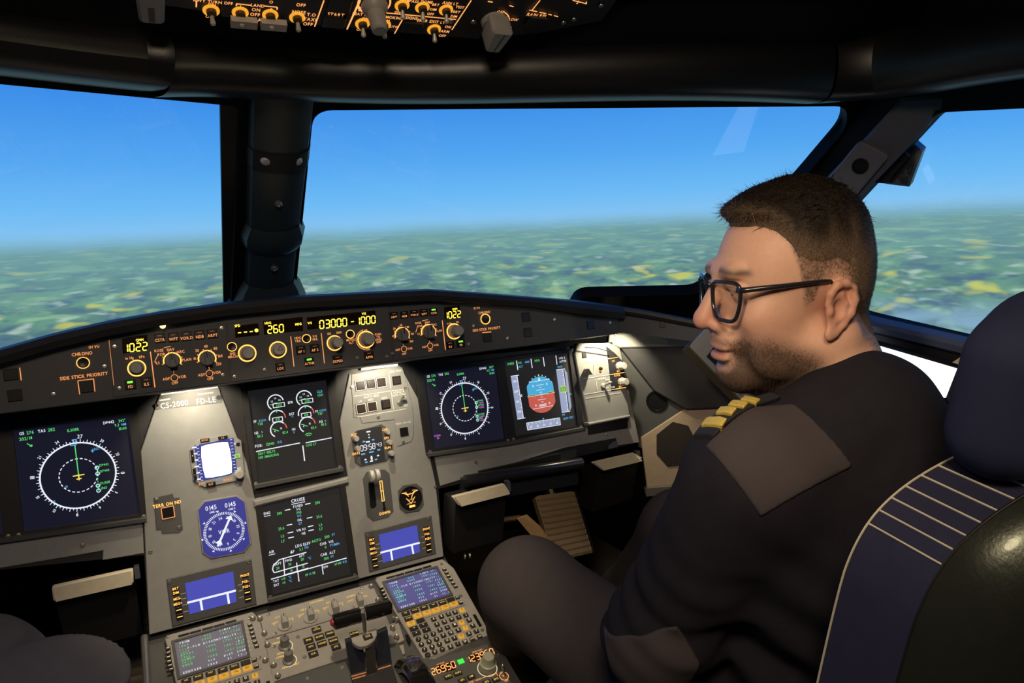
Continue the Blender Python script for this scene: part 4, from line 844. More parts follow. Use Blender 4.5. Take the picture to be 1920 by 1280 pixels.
def toggle(th, fr, x, y, h, d=(0, .3, 1), L=.016, r=.0052, m=steel, name='toggle_switch', tip=.0032, mb=None):
    c = np.array([*fr.p(x, y, h), h]); b = B().lathe(c, [(r, 0), (r, .002), (r * .75, .0045), (r * .5, .005), (.0001, .005)], 14, mb or m); d = nrm(d)
    b.tube([c + d * .002, c + d * L * .5, c + d * L * .9, c + d * L], [tip * .55, tip * .75, tip, tip * .5], m, 10); return th.part(name, b)
toggle(t, MIP, *f3(452, 348), HP + .001, (.25, .7, 1), .022, .007)
for x, y in ((82, 228), (492, 238), (285, 463), (478, 655)): t.piece('screw', SCREW, (*at(*f3(x, y)), HP + .0014))
# clock
t = Thing('chronometer', 'digital clock reading 09:58 43 with small side knobs', 'clock', MIP, at(696, 833), 0)
t.part('case', B().poly(rpoly(MIP.ps([f3(72, 580), (f3(345, 505)), f3(385, 790), f3(110, 850)], HP), .010, 1), HP - .001, HP + .003, greyd, .001), recalc=True)
q = MIP.ps([(669, 807), (715, 798.5), (722.5, 862), (677, 871.5)], HP + .003); TL, TR, BR, BL = map(np.array, q); uv = lambda a, b_: tuple((BL * (1 - a) + BR * a) * (1 - b_) + (TL * (1 - a) + TR * a) * b_)
t.part('screen', B().flat(q, HP + .0034, em('screen_black_blue', (.02, .05, .12), .05)), smooth=False)
b = B(); z = HP + .0038; b.seg7('09:58', uv(.35, .47), .0105, z, sw, gap=.66); b.seg7('43', uv(.82, .48), .0075, z, sw, gap=.72)
for a, d, w_, m in ((.45, .91, .008, sw), (.38, .62, .008, sw), (.22, .65, .005, scy), (.60, .65, .005, scy), (.13, .30, .008, scy), (.47, .31, .009, scy), (.78, .33, .006, scy), (.2, .13, .004, sw), (.45, .14, .004, sw), (.72, .17, .004, sw), (.45, .18, .003, sw), (.45, .10, .003, sw), (.22, .05, .005, scy), (.43, .05, .006, sw), (.62, .07, .005, scy), (.45, .82, .0025, sw), (.45, .74, .0025, sw)): b.rect(uv(a, d), w_, .0028 if w_ > .003 else .0025, z, z + .0002, m)
t.part('display_graphics', b)
for x, y, r in ((103, 628, .0062), (118, 705, .0062), (347, 578, .0055), (362, 655, .0062), (376, 740, .0062)): t.part('adjuster_knob', B().lathe((*at(*f3(x, y)), 0), [(r, HP + .003), (r * .9, HP + .016), (r * .7, HP + .018), (.0001, HP + .018)], 16, knobg))
b = B()
for s, x, y in (('RST', 95, 597), ('DATE', 112, 742), ('CHR', 335, 556), ('GPS', 345, 622), ('RUN', 355, 697)): b.text(s, at(*f3(x, y)), .0046, HP + .0035, ambert)
t.part('lettering', b)
# landing gear lever
t = Thing('gear_lever_unit', 'recessed landing gear lever with twin wheel-shaped grip and orange arrow', 'lever', MIP, at(*f3(280, 1080)), 0)
t.part('recess_plate', B().poly(MIP.ps([f3(*p) for p in ((165, 940), (195, 885), (335, 865), (372, 900), (403, 1190), (360, 1238), (245, 1268), (200, 1230))], HP), HP - .001, HP + .0012, greyd, .0005), recalc=True)
t.part('slot', B().poly(rpoly(MIP.ps([f3(*p) for p in ((205, 965), (250, 955), (272, 1155), (225, 1172))], HP), .006), HP + .001, HP + .0018, hole), recalc=True)
c = np.array(at(*f3(232, 965))); g = np.array(at(*f3(258, 915), .045))
t.part('lever_arm', B().tube([(*c, HP), (*((c + g) / 2), .026), (*g, .042)], [.005, .0045, .004], mat('lever_black', (.02, .018, .016), .3), 10))
for s in (-1, 1): t.part('wheel_grip', B().lathe((g[0] + s * .0055, g[1], .045), [(.007, -.0045), (.011, -.0035), (.012, 0), (.011, .0035), (.007, .0045)], 20, mat('grip_pale', (.45, .44, .42), .35), ax=(1, 0, 0)))
b = B(); P0, P1 = at(*f3(303, 955)), at(*f3(322, 1110)); b.line((P0[0] - .002, P0[1]), (P1[0] - .002, P1[1]), .0014, HP + .0016, ambert); b.line((P0[0] + .0025, P0[1]), (P1[0] + .0025, P1[1]), .0014, HP + .0016, ambert)
for q_ in (0, .5, 1): m_ = np.array(P0) * (1 - q_) + np.array(P1) * q_; b.line((m_[0] - .0027, m_[1]), (m_[0] + .0027, m_[1]), .0012, HP + .0017, ambert)
b.text('DOWN', at(*f3(335, 1202)), .0052, HP + .0016, ambert); A0, A1 = np.array(at(*f3(325, 1112))), np.array(at(*f3(333, 1180))); b.line(A0, A1, .004, HP + .0016, hole); b.flat([tuple(A1 + (-.004, .004)), tuple(A1 + (.004, .004)), tuple(A1 + (0, -.004))], HP + .0017, hole)
t.part('lettering', b)
# brake pressure gauge
t = Thing('brake_pressure_gauge', 'round black triple gauge with orange arcs right of the gear lever', 'gauge', MIP, at(769, 933), 0); c = at(769, 933)
t.part('frame', B().poly(rpoly(MIP.ps([f3(432, 990), f3(620, 970), f3(640, 1180), f3(455, 1212)], HP), .011, 1), HP - .001, HP + .0025, greyd, .001), recalc=True)
t.part('dial', B().lathe((*c, 0), [(.0235, HP + .002), (.0235, HP + .0045), (.0215, HP + .0045), (.021, HP + .003), (.0001, HP + .003)], 32, hole))
b = B(); z = HP + .0034; b.arc((c[0], c[1] + .022), .014, .0012, z, ambert, 220, 320, 14)
for s in (-1, 1): b.arc((c[0] + s * .018, c[1] - .004), .0165, .0012, z, ambert, 90 if s > 0 else 30, 175 if s > 0 else 90, 12); b.line((c[0], c[1] - .011), (c[0] + s * .009, c[1] + .001), .0012, z, ambert)
for s, x, y in (('ACCU', -.011, .013), ('PRESS', .010, .014), ('PSI', 0, .009), ('BRAKES', 0, -.003), ('x1000', -.006, -.0105), ('PSI', .007, -.010)): b.text(s, (c[0] + x, c[1] + y), .0026, z, amber)
b.rect((c[0] + .001, c[1] - .0165), .012, .0042, z, z + .0003, ambert); t.part('dial_markings', b)
# right end lamp-lit switch column
f5 = lambda x, y: (1060 + x / 5.12, 610 + y / 5.12)
t = Thing('lighting_switch_panel', 'lamp-lit switch panel with toggle and round knobs at the right end of the panel', 'switch panel', MIP, at(1130, 720), 0); HL = .016
t.part('column', B().poly(MIP.ps([f5(*p) for p in ((118, 170), (385, 170), (500, 300), (560, 440), (620, 860), (220, 940), (90, 270))], HL), 0, HL, grey, .002), recalc=True)
t.part('flap_ledge', B().poly(MIP.ps([f5(*p) for p in ((215, 935), (620, 858), (622, 878), (222, 962))], HL + .012), HL - .006, HL + .014, grey, .002), recalc=True)
t.part('storage_slot', B().poly(MIP.ps([f5(*p) for p in ((222, 960), (600, 885), (600, 985), (222, 1050))], .005), .001, .005, hole), recalc=True)
t.part('knob_face', B().poly(MIP.ps([f5(*p) for p in ((392, 200), (470, 262), (548, 345), (585, 600), (440, 630), (418, 420))], HL), HL - .001, HL + .001, black), recalc=True)
t.part('square_key', B().rect(at(1095.3, 666, HL), .0105, .0115, HL, HL + .002, hole, .0005))
b = B()
for (p0, p1, m) in (((140, 355), (420, 318), white), ((420, 318), (500, 305), ambert), ((165, 513), (440, 470), white), ((440, 470), (565, 450), ambert), ((180, 662), (480, 610), white), ((480, 610), (580, 594), ambert), ((195, 700), (520, 645), white), ((268, 355), (280, 485), white), ((400, 335), (412, 445), white), ((290, 515), (303, 622), white), ((418, 490), (430, 600), white)): b.line(at(*f5(*p0), HL), at(*f5(*p1), HL), .0016 if m is ambert else .0011, HL + .0013, m)
for s, x, y, m in (('OFF', 458, 342, ambert), ('BRT', 508, 436, ambert), ('FLOOD', 495, 478, ambert), ('BRT', 528, 584, ambert), ('CONSOLE', 345, 510, white), ('DIM', 395, 522, white), ('OFF', 400, 598, white), ('LOUD', 325, 345, white), ('DIM', 455, 592, white)): b.text(s, at(*f5(x, y), HL), .0042, HL + .0014, m)
t.part('lettering', b)
for x, y, r, h in ((478, 395, 8.5, .022), (498, 545, 8.5, .022)): p = f5(x, y); roundknob(t, *p, r, MIP, HL, h, m=knobg, name='dimmer_knob', rr=.8, flutes=18)
p = f5(335, 415); c = at(*p, HL); t.part('push_button', B().lathe((*c, 0), [(.0042, HL), (.0042, HL + .003), (.003, HL + .006), (.0001, HL + .007)], 14, hole).arc(c, .0055, .0012, HL + .0005, ambert))
toggle(t, MIP, *f5(362, 580), HL, (.55, .35, 1), .024, .0065, knobg)
p = f5(203, 440); c = at(*p, HL); t.part('selector_knob', B().lathe((*c, 0), [(.0085, HL), (.0085, HL + .004), (.006, HL + .006), (.0001, HL + .006)], 18, knobg).box((c[0], c[1], HL + .013), (.006, .016, .018), knobg, Matrix.Rotation(.5, 3, 'Z')))
t.part('console_lamp', B().tube([(*at(*f5(150, 215), HL), HL + .016), (*at(*f5(260, 222), HL), HL + .02), (*at(*f5(400, 258), HL), HL + .014)], .0012, black, 6))
b = B().poly(MIP.ps([f5(455, 1115), f5(492, 1108), f5(498, 1165), f5(415, 1185), f5(412, 1150)], .006), .003, .010, mat('latch_steel_blue', (.2, .22, .28), .3, .6), .001)
pan.part('table_latch', b, recalc=True)
# lamps that light the columns, mounted under the brow
lamp('column_flood_left', 'SPOT', FCU.w(-.163, -.012, -.004), MIP.w(-.160, .02, .0), 1.25, (1, .86, .62), .004, 105, .35)
lamp('column_flood_right', 'SPOT', FCU.w(.170, -.012, -.004), MIP.w(.168, .02, .0), 1.25, (1, .86, .62), .004, 105, .35)
lamp('console_flood', 'SPOT', MIP.w(.700, .105, .085), MIP.w(.715, .02, .0), 2.4, (1, .86, .58), .005, 120, .5)
# ================================================================ pedestal
peg = mat('pedestal_paint', (.30, .29, .27), .5, bump=.12, bscale=900)
keyk = mat('keypad_key', (.03, .028, .025), .35); keyo = mat('keypad_key_lit', (.25, .14, .02), .4, emit=(1, .5, .04), es=.55)
lit = em('key_amber_legend', (1, .60, .10), 1.0); legw = em('key_pale_legend', (1, .80, .45), .85)
pp = lambda x, y, h=0: PED.p(x, y, h)
ped = Thing('pedestal', 'central pedestal body between the two seats carrying keypads and throttles', 'pedestal', PED, (-.26, -.3), 0)
b = B().poly([(-.538, .012), (.008, .012), (.008, -.62), (-.538, -.62)], -.06, -.012, greyd)
wl = PED.w; ped.part('deck', b, recalc=True)
inv = lambda P: ((np.array(P) - PED.o) @ PED.u, (np.array(P) - PED.o) @ PED.v, (np.array(P) - PED.o) @ PED.n)
bx = []
for X in (-.275, .262):
    for (Y, Z) in ((-.06, -.31), (-.64, -.48), (-.64, -.78), (.05, -.78)): bx.append(inv((X, Y, Z)))
ped.part('side_box', B().add(bx, [(0, 1, 2, 3), (7, 6, 5, 4), (0, 4, 5, 1), (1, 5, 6, 2), (3, 2, 6, 7), (0, 3, 7, 4)], black), recalc=True)
ped.part('edge_rail', B().tube([(-.541, .0, .004), (-.541, -.3, .004), (-.541, -.6, .004)], .006, mat('rail_dull_metal', (.2, .2, .21), .35, .6), 10))
# keypads: right one read off the photograph, left one its copy
def keypad(label, dx, page):
    sh = lambda p: (p[0] + dx, p[1]); R = lambda L: [sh(pp(*q)) for q in f8(L)]
    t = Thing('flight_management_keypad', label, 'keypad', PED, (-.073 + dx, -.115), 0, 'flight management keypads')
    w0, h0 = -.147 + dx, dx
    t.part('faceplate', B().poly(rpoly([sh(pp(*q)) for q in ((703, 1085), (706, 1081), (830, 1047), (851, 1064), (918, 1184), (927, 1205), (815, 1237), (796, 1236))], .003), -.012, 0, peg, .0015), recalc=True)
    s = R([(168, 535), (550, 423), (656, 620), (275, 738)]); s2 = scalep(s, .0045)
    t.part('screen_bezel', B().ring(s2, s, 0, .003, greyd), recalc=True)
    t.part('screen', B().flat(s, .001, em('keypad_screen_violet', (.10, .09, .30), .75) if dx == 0 else em('keypad_screen_mauve', (.30, .26, .30), .42)), smooth=False)
    TL, TR, BR, BL = map(np.array, s); b = B(); z = .0015
    uv = lambda a, q: tuple((BL * (1 - a) + BR * a) * (1 - q) + (TL * (1 - a) + TR * a) * q)
    for (s_, a, q, k, m) in page: b.text(s_, uv(a, q), .0042 * k, z, m, al=-1, mono=.95, sx=.72)
    t.part('page_text', b)
    for i, p in enumerate(R([(210, 488), (278, 470), (348, 450), (415, 432), (483, 412)])): t.part('annunciator', B().poly(rpoly([(p[0] - .009, p[1] - .0022), (p[0] + .009, p[1] - .0022), (p[0] + .009, p[1] + .0022), (p[0] - .009, p[1] + .0022)], .002), 0, .0008, hole))
    K = B().rect((0, 0), .0075, .0055, 0, .004, keyk, .001).rect((0, 0), .005, .0012, .004, .0042, legw).mesh('line_select_key')
    for p in R([(140, 572), (152, 598), (163, 625), (175, 650), (190, 675), (205, 697)]) + R([(612, 435), (628, 460), (643, 485), (660, 510), (678, 538), (697, 563)]): t.piece('line_select_key', K, (*p, 0))
    b = B()
    for p in R([(580, 455), (596, 482), (612, 508), (628, 535), (645, 562), (660, 588)]): b.line((p[0] - .004, p[1]), (p[0] + .003, p[1] + .0012), .0009, .0004, white)
    b.pline([sh(pp(*q)) for q in f8([(295, 755), (375, 940), (518, 900), (465, 795), (775, 693)])], .0009, .0004, mat('engraved_line', (.08, .075, .07), .5))
    t.part('engraved_lines', b)
    def key(p, w_, h_, s_, kind=0, round_=False):
        g = B(); m = keyo if kind == 1 else keyk; a = math.radians(-4)
        if round_: g.lathe((*p, 0), [(w_ / 2, 0), (w_ / 2, .0025), (w_ * .4, .0035), (.0001, .0035)], 16, m)
        else: g.rect(p, w_, h_, 0, .0038, m, .0008)
        if s_: 
            for i, ln in enumerate(s_.split('|')):
                n = len(s_.split('|')); g.text(ln, (p[0], p[1] + (.0014 if n > 1 else 0) * (1 - 2 * i)), (.0045 if len(ln) < 3 else .0026) if n == 1 else .0021, .004 if not round_ else .0037, hole if kind == 1 else (lit if kind != 2 else legw))
        t.part('key', g)
    for p, s_ in zip(R([(323, 765), (390, 743), (460, 722), (530, 702), (597, 683), (660, 660)]), ('DIR', 'PROG', 'PERF', 'INIT', 'DATA', '')): key(p, .0145, .0085, s_, 0)
    for p, s_ in zip(R([(343, 803), (413, 780), (483, 757), (550, 738), (617, 715), (683, 692)]), ('F-PLN', 'RAD|NAV', 'FUEL|PRED', 'SEC|F-PLN', 'ATC|COMM', 'MCDU|MENU')): key(p, .0145, .0085, s_, 0 if s_ == 'F-PLN' else 1)
    for p, s_ in zip(R([(362, 838), (433, 817), (385, 877), (455, 853), (403, 912), (478, 888)]), ('AIR|PORT', '', '\u2190', '\u2191', '\u2192', '\u2193')): key(p, .0145, .0082, s_.replace('\u2190', '<').replace('\u2192', '>').replace('\u2191', '^').replace('\u2193', 'v'), 1 if s_ == 'AIR|PORT' else 2)
    for p, s_ in zip(R([(710, 645), (735, 683)]), ('BRT', 'DIM')): key(p, .0075, .0065, s_, 2)
    al = [[(532, 808), (590, 788), (643, 770), (693, 755), (745, 738)], [(557, 848), (612, 828), (667, 810), (720, 793), (773, 778)], [(580, 888), (635, 870), (690, 850), (743, 832), (798, 815)], [(605, 930), (660, 910), (717, 890), (770, 872), (825, 858)], [(633, 970), (688, 950), (740, 935), (797, 917), (852, 898)], [(658, 1015), (713, 993), (768, 977), (822, 957), (877, 938)]]
    al[2] = [al[2][0], al[2][1], al[2][2], (742, 832), al[2][4]]
    ch = ('ABCDE', 'FGHIJ', 'KLMNO', 'PQRST', 'UVWXY', 'Z/')
    for r, row in enumerate(al):
        for c_, p in enumerate(R(row)):
            s_ = ch[r][c_] if c_ < len(ch[r]) else ('SP', 'OVFY', 'CLR')[c_ - 2]; key(p, .0088, .0078, s_, 1 if (r, c_) in ((0, 4), (2, 3), (3, 3), (4, 2)) else 2)
    for p, s_ in zip(R([(418, 958), (475, 938), (530, 918), (440, 997), (497, 975), (553, 957), (464, 1036), (520, 1015), (575, 995), (487, 1075), (540, 1053), (597, 1033)]), ('1', '2', '3', '4', '5', '6', '7', '8', '9', '.', '0', '+/-')): key(p, .0098, 0, s_, 2, True)
    for q, an in (((860, 812), 0), ((340, 945), 0)):
        p = R([q])[0]; t.part('side_slot', B().rect(p, .0055, .03 if q[0] == 860 else .017, -.001, .0006, hole))
    for p in R([(590, 390), (735, 628), (897, 885), (112, 497), (235, 790)]): t.piece('screw', SCREW, (*p, 0))
    return t
G, W_, C_ = sg, sw, scy; sg2 = em('screen_mint', (.2, .95, .55), 1.0)
def page(g):
    return [('FROM', .06, .93, 1, W_), ('VIS', .42, .93, 1, g), ('LIM32 ++', .66, .96, .9, W_), ('1065', .04, .83, 1, g), ('0945', .38, .84, 1, g), ('160/', .66, .86, 1, g), ('1760', .82, .83, 1, g), ('---F-PLN DISCONTINUITY--', .04, .73, 1, W_),
        ('1065', .05, .64, .9, g), ('DP442', .05, .57, 1, g), ('1000', .42, .60, 1, g), ('170/', .68, .62, 1, g), ('4260', .86, .60, 1, g), ('1002', .05, .49, .9, g), ('GAMKO', .05, .42, 1, g), ('1002', .42, .46, 1, g), ('140/', .68, .47, 1, g), ('-3.0', .86, .50, 1, W_), ('3600', .86, .42, 1, g), ('1011', .05, .34, .9, g), ('RW08', .05, .26, 1, g), ('1005', .42, .30, 1, g), ('142/', .68, .32, 1, g), ('3000', .86, .30, 1, g), ('VIS', .42, .19, .95, W_), ('DIST', .66, .20, .9, W_), ('EFOB', .86, .20, .9, W_), ('EDDF08R', .04, .07, 1, W_), ('1065', .40, .08, 1, W_), ('31', .70, .09, 1, W_), ('11.5', .86, .09, 1, W_)]
keypad('right flight management keypad with violet screen beside the seated man', 0, page(sg2))
pl = pp(306, 1191); keypad('left flight management keypad cut off by the bottom edge, pale mauve screen', (pl[0] + .147), page(sg))
# switching panel between the keypads
f7 = lambda x, y: (460 + x / 6, 1080 + y / 6)
cp = lambda *q: pp(*f7(*q))
xl, xr = cp(120, 430)[0] + .002, cp(1495, 230)[0]
def panelbox(name, label, yt, yb, cat='switch panel', m=peg, x0=None, x1=None):
    t = Thing(name, label, cat, PED, ((xl + xr) / 2, (yt + yb) / 2), 0); a, c_ = x0 or xl, x1 or xr
    t.part('faceplate', B().poly([(a, yb), (c_, yb), (c_, yt), (a, yt)], -.010, 0, m, .0012), recalc=True); return t
ya, yb_ = cp(135, 425)[1] - .002, cp(205, 715)[1]
t = panelbox('switching_panel', 'grey switching panel with four pale knobs in a row under the cruise screen', ya, yb_ + .001)
for (x, y, r, red) in ((445, 560, 13.5, 0), (735, 475, 13.5, 0), (1010, 392, 13.5, 1), (1287, 320, 13, 0)):
    p = f7(x, y); c = pp(*p); k = PED.k(*p); R = r * k
    b = B().lathe((*c, 0), [(R, 0), (R, .003), (R * .9, .004), (.0001, .004)], 24, knobg)
    b.poly([(c[0] - R * .42, c[1] - R * .75), (c[0] + R * .42, c[1] - R * .75), (c[0] + R * .36, c[1] + R * .85), (c[0] - R * .36, c[1] + R * .85)], .003, .021, knobg, .002); b.line((c[0], c[1] + R * .3), (c[0], c[1] + R * .75), .0014, .0213, hole)
    o = t.part('rotary_knob', b)
    if red:
        t.part('red_mark', B().box((c[0] + R * .41, c[1] - R * .35, .010), (.0012, R * .7, .011), mat('red_print', (.5, .04, .08), .4)))
b = B()
for s, x, y in (('ATT HDG', 400, 452), ('AIR DATA', 685, 368), ('SWITCHING', 800, 285), ('EIS DMC', 960, 290), ('ECAM/ND XFR', 1230, 212), ('CAPT', 335, 525), ('F/O', 517, 478), ('3', 322, 548), ('3', 535, 492), ('CAPT', 625, 437), ('F/O', 805, 388), ('3', 610, 460), ('3', 825, 402), ('CAPT', 905, 355), ('F/O', 1080, 305), ('3', 893, 378), ('3', 1098, 322), ('CAPT', 1180, 277), ('F/O', 1350, 225)): b.text(s, cp(x, y), .0036, .0005, lit)
t.part('lettering', b)
for x, y in ((262, 432), (335, 645), (1308, 133), (1405, 322)): t.piece('screw', SCREW, (*cp(x, y), 0))
yc = cp(360, 1165)[1]
t = panelbox('system_page_key_panel', 'grey key panel with two stacked knobs and a cluster of system page keys', yb_ - .001, yc, 'key panel')
for x, y in ((445, 790), (490, 950)):
    p = f7(x, y); c = pp(*p); k = PED.k(*p); R = 12 * k
    t.part('glow_ring', B().arc(c, R * 1.18, .0013, .0004, legw, -120, 120, 24)); b = B().lathe((*c, 0), [(R, 0), (R, .003), (R * .72, .0045), (R * .66, .020), (R * .55, .021), (.0001, .021)], 24, knobd); b.line((c[0], c[1] + R * .1), (c[0] + R * .3, c[1] + R * .5), .0014, .0213, hole); t.part('dimmer_knob', b)
for x, y, s in ((800, 610, 'T.O|CONFIG'), (710, 730, 'ENG'), (835, 692, 'BLEED'), (950, 655, 'PRESS'), (737, 805, 'APU'), (862, 768, 'COND'), (990, 735, 'DOOR'), (765, 885, 'CLR'), (1020, 805, 'STS')):
    c = cp(x, y); g = B().rect(c, .0155, .0105, 0, .0045, keyk, .001); n = s.split('|')
    for i, ln in enumerate(n): g.text(ln, (c[0], c[1] + (.0018 * (1 - 2 * i) if len(n) > 1 else -.001)), .0034 if len(n) == 1 else .0026, .0047, lit)
    t.part('key', g)
b = B()
for s, x, y in (('ECAM', 400, 690), ('UPPER', 350, 752), ('BRT', 520, 830), ('OFF', 385, 870), ('LOWER', 400, 905), ('BRT', 580, 985), ('OFF', 440, 1030)): b.text(s, cp(x, y), .0036, .0005, lit)
t.part('lettering', b)
for x, y in ((590, 685), (665, 910), (322, 790)): t.piece('screw', SCREW, (*cp(x, y), 0))
t = panelbox('blank_pedestal_panel', 'plain dark grey panel below the system page keys at the bottom edge', yc - .002, yc - .16, 'panel', greyd)
for x, y in ((1088, 1025), (700, 1148)): t.piece('screw', SCREW, (*cp(x, y), 0))
for sx, L in (('left', [(85, 485), (165, 485), (215, 650), (250, 780), (225, 955), (320, 1010), (365, 1130), (80, 455)]), ('right', [(1415, 120), (1490, 275), (1700, 495), (1655, 590), (1700, 690)])):
    for x, y in L[:7]:
        c = cp(x, y); ped.part('quarter_turn_fastener', B().lathe((*c, 0), [(.005, -.012), (.005, .003), (.0042, .004), (.003, .0032), (.0001, .003)], 14, mat('fastener_dull', (.28, .26, .23), .35, .7)))
# side strip of plates with the slots next to the right keypad
t = Thing('fastener_strip', 'narrow pale strip of fastener plates between throttle and right keypad', 'panel', PED, cp(1680, 640), 0)
t.part('plate', B().poly([cp(1590, 540), cp(1720, 480), cp(1790, 700), cp(1640, 770)], -.011, -.003, peg, .001), recalc=True)
t.part('plate', B().poly([cp(1640, 790), cp(1780, 745), cp(1800, 850), cp(1680, 900)], -.011, -.003, peg, .001), recalc=True)
# ================================================================ throttle quadrant
qa = mat('lever_arm_dark_blue', (.02, .024, .036), .35)
q = Thing('throttle_quadrant', 'slotted dark throttle quadrant block with amber lit slots at the bottom edge', 'throttle quadrant', PED, cp(1350, 1000), 0)
q.part('slotted_cover', B().poly([cp(1180, 1120), cp(1640, 985), cp(1800, 1500), cp(1290, 1560)], -.012, .004, black, .001), recalc=True)
b = B()
for p0, p1 in (((1190, 1150), (1360, 1102)), ((1490, 1068), (1640, 1022)), ((1200, 1178), (1350, 1136))): b.line(cp(*p0), cp(*p1), .0022, .0046, em('slot_orange_glow', (1, .30, .08), .5))
q.part('slot_marks', b)
axv = None
def lever(label, bar, arm, flip):
    """bar: two end pixels at height hb; arm: foot pixels on the deck"""
    hb = .088; c0 = np.array([*PED.p(*f7(*bar[0]), hb), hb]); c1 = np.array([*PED.p(*f7(*bar[1]), hb), hb])
    t = Thing('thrust_lever', label, 'lever', PED, tuple(((c0 + c1) / 2)[:2]), 0, 'thrust levers')
    d = nrm(c1 - c0); L = np.linalg.norm(c1 - c0); r = .0125
    t.part('grip', B().lathe(c0, [(r * .8, 0), (r, .002), (r, L * .62), (r * .97, L * .63), (r * .97, L * .66), (r, L * .67), (r, L - .002), (r * .8, L)], 24, blackg, ax=d))
    f0, f1 = np.array([*cp(*arm[0]), 0.0]), np.array([*cp(*arm[1]), 0.0]); g0, g1 = [np.array([*PED.p(*f7(*p), hb * .62), hb * .62]) for p in (arm[2], arm[3])]
    th = np.array([0, .008, 0]); t.part('lever_arm', B().loft([[f0, f1, f1 + th, f0 + th], [g0, g1, g1 + th, g0 + th]], qa, True, True), recalc=True)
    return t, c0, c1
l1, c0, c1 = lever('left thrust lever with glossy black horizontal grip and dark blue arm', ((985, 520), (1302, 432)), ((1192, 1115), (1352, 1070), (1130, 745), (1315, 690)), 0)
l1.part('red_button', B().lathe(c0 - nrm(c1 - c0) * .004, [(.004, 0), (.006, .002), (.006, .004)], 14, mat('red_button_plastic', (.35, .02, .04), .3), ax=nrm(c1 - c0)))
l2, d0, d1 = lever('right thrust lever with glossy black grip next to the right keypad', ((1345, 420), (1640, 340)), ((1490, 1030), (1650, 985), (1480, 650), (1600, 600)), 1)
hb = .055; T_ = lambda x, y: PED.p(*f7(x, y), hb)
l1.part('disconnect_plate', B().poly(rpoly([T_(1172, 670), T_(1480, 575), T_(1488, 640), T_(1450, 720), T_(1370, 775), T_(1280, 790), T_(1200, 740)], .006), hb - .008, hb, peg, .0015), recalc=True)
for a, s, wd in (((1225, 655), 'A/THR', .014), ((1378, 687), 'CLR', .015)): c = T_(*a); l1.part('plate_key', B().rect(c, wd, .010, hb, hb + .003, keyk, .001).text(s, c, .0036, hb + .0032, lit))
t = Thing('reverser_lever', 'thin grey rod standing between the two thrust lever grips', 'lever', PED, cp(1350, 860), 0)
t.part('rod', B().tube([(*PED.p(*f7(1318, 400), .108), .108), (*PED.p(*f7(1335, 500), .085), .085), (*PED.p(*f7(1345, 610), .058), .058)], [.003, .0035, .003], mat('rod_grey', (.16, .15, .14), .4), 10))
t.part('centre_arm', B().loft([[(*PED.p(*f7(x, y), h), h) for x, y in pts] for pts, h in (((( 1372, 1080), (1470, 1050), (1475, 1070), (1375, 1100)), .005), (((1340, 760), (1440, 730), (1450, 745), (1345, 780)), .05))], mat('centre_arm_brown', (.035, .03, .026), .4), True, True), recalc=True)
# trim wheel: glossy black rim standing across the pedestal, white marks, green band on the quadrant scale
wc = np.array([*PED.p(800, 1330, .0), .0]); 
tw = Thing('elevator_handwheel', 'glossy black pitch trim wheel with pale marks at the bottom edge', 'wheel', PED, tuple(wc[:2]), 0)
hx = np.array([1, 0, 0.]); Rw = .098
cx_, cy_ = PED.p(752, 1240, .06); wcen = np.array([cx_ + .020, cy_ - .045, -.035])
prof = [(Rw * .80, -.014), (Rw * .95, -.0175), (Rw, -.013), (Rw * 1.02, 0), (Rw, .013), (Rw * .95, .0175), (Rw * .80, .014)]
tw.part('rim', B().lathe(wcen, prof, 72, blackg, ax=(1, 0, 0), caps=False))
def wheelpatch(a0, a1, x0, x1, m, name):
    b = B(); r = Rw * 1.022; rings = [[wcen + np.array([x, -r * (1 - abs(x) * 1.6) * math.cos(math.radians(a)), r * (1 - abs(x) * 1.6) * math.sin(math.radians(a))]) for x in (x0, (x0 + x1) / 2, x1)] for a in np.linspace(a0, a1, 14)]
    b.loft(rings, m, False); return tw.part(name, b)
wheelpatch(50, 74, .001, .010, mat('wheel_mark_pale', (.45, .42, .38), .3), 'pale_mark'); wheelpatch(-5, 40, .006, .0125, mat('wheel_mark_grey', (.4, .4, .4), .3), 'pale_mark'); wheelpatch(0, 60, -.002, -.0002, mat('wheel_line_tan', (.6, .45, .32), .3), 'tan_line')
# curved scale beside the wheel with green band
ts = Thing('trim_scale', 'curved dark scale with a bright green band beside the trim wheel', 'scale', PED, tuple(wcen[:2] - (.03, 0)), 0)
b = B(); g = B(); Rs = Rw * .93
sc_ = lambda a, x, k=1.0: wcen + np.array([x, -Rs * k * math.cos(math.radians(a)), Rs * k * math.sin(math.radians(a))])
b.loft([[sc_(a, x) for x in (-.050, -.020)] for a in np.linspace(-10, 70, 20)], greyd, False); ts.part('scale_plate', b)
g.loft([[sc_(a, x, 1.006) for x in (-.037, -.033)] for a in np.linspace(0, 62, 16)], mat('green_band', (.04, .45, .06), .4, emit=(.05, .5, .08), es=.3), False); ts.part('green_band', g)
w2 = B()
for a in np.linspace(4, 62, 12): w2.loft([[sc_(a - .6, x, 1.006) for x in (-.031, -.024)], [sc_(a + .6, x, 1.006) for x in (-.031, -.024)]], white, False)
w2.loft([[sc_(a, x, 1.006) for x in (-.0235, -.0225)] for a in np.linspace(-5, 66, 16)], white, False); ts.part('white_marks', w2)
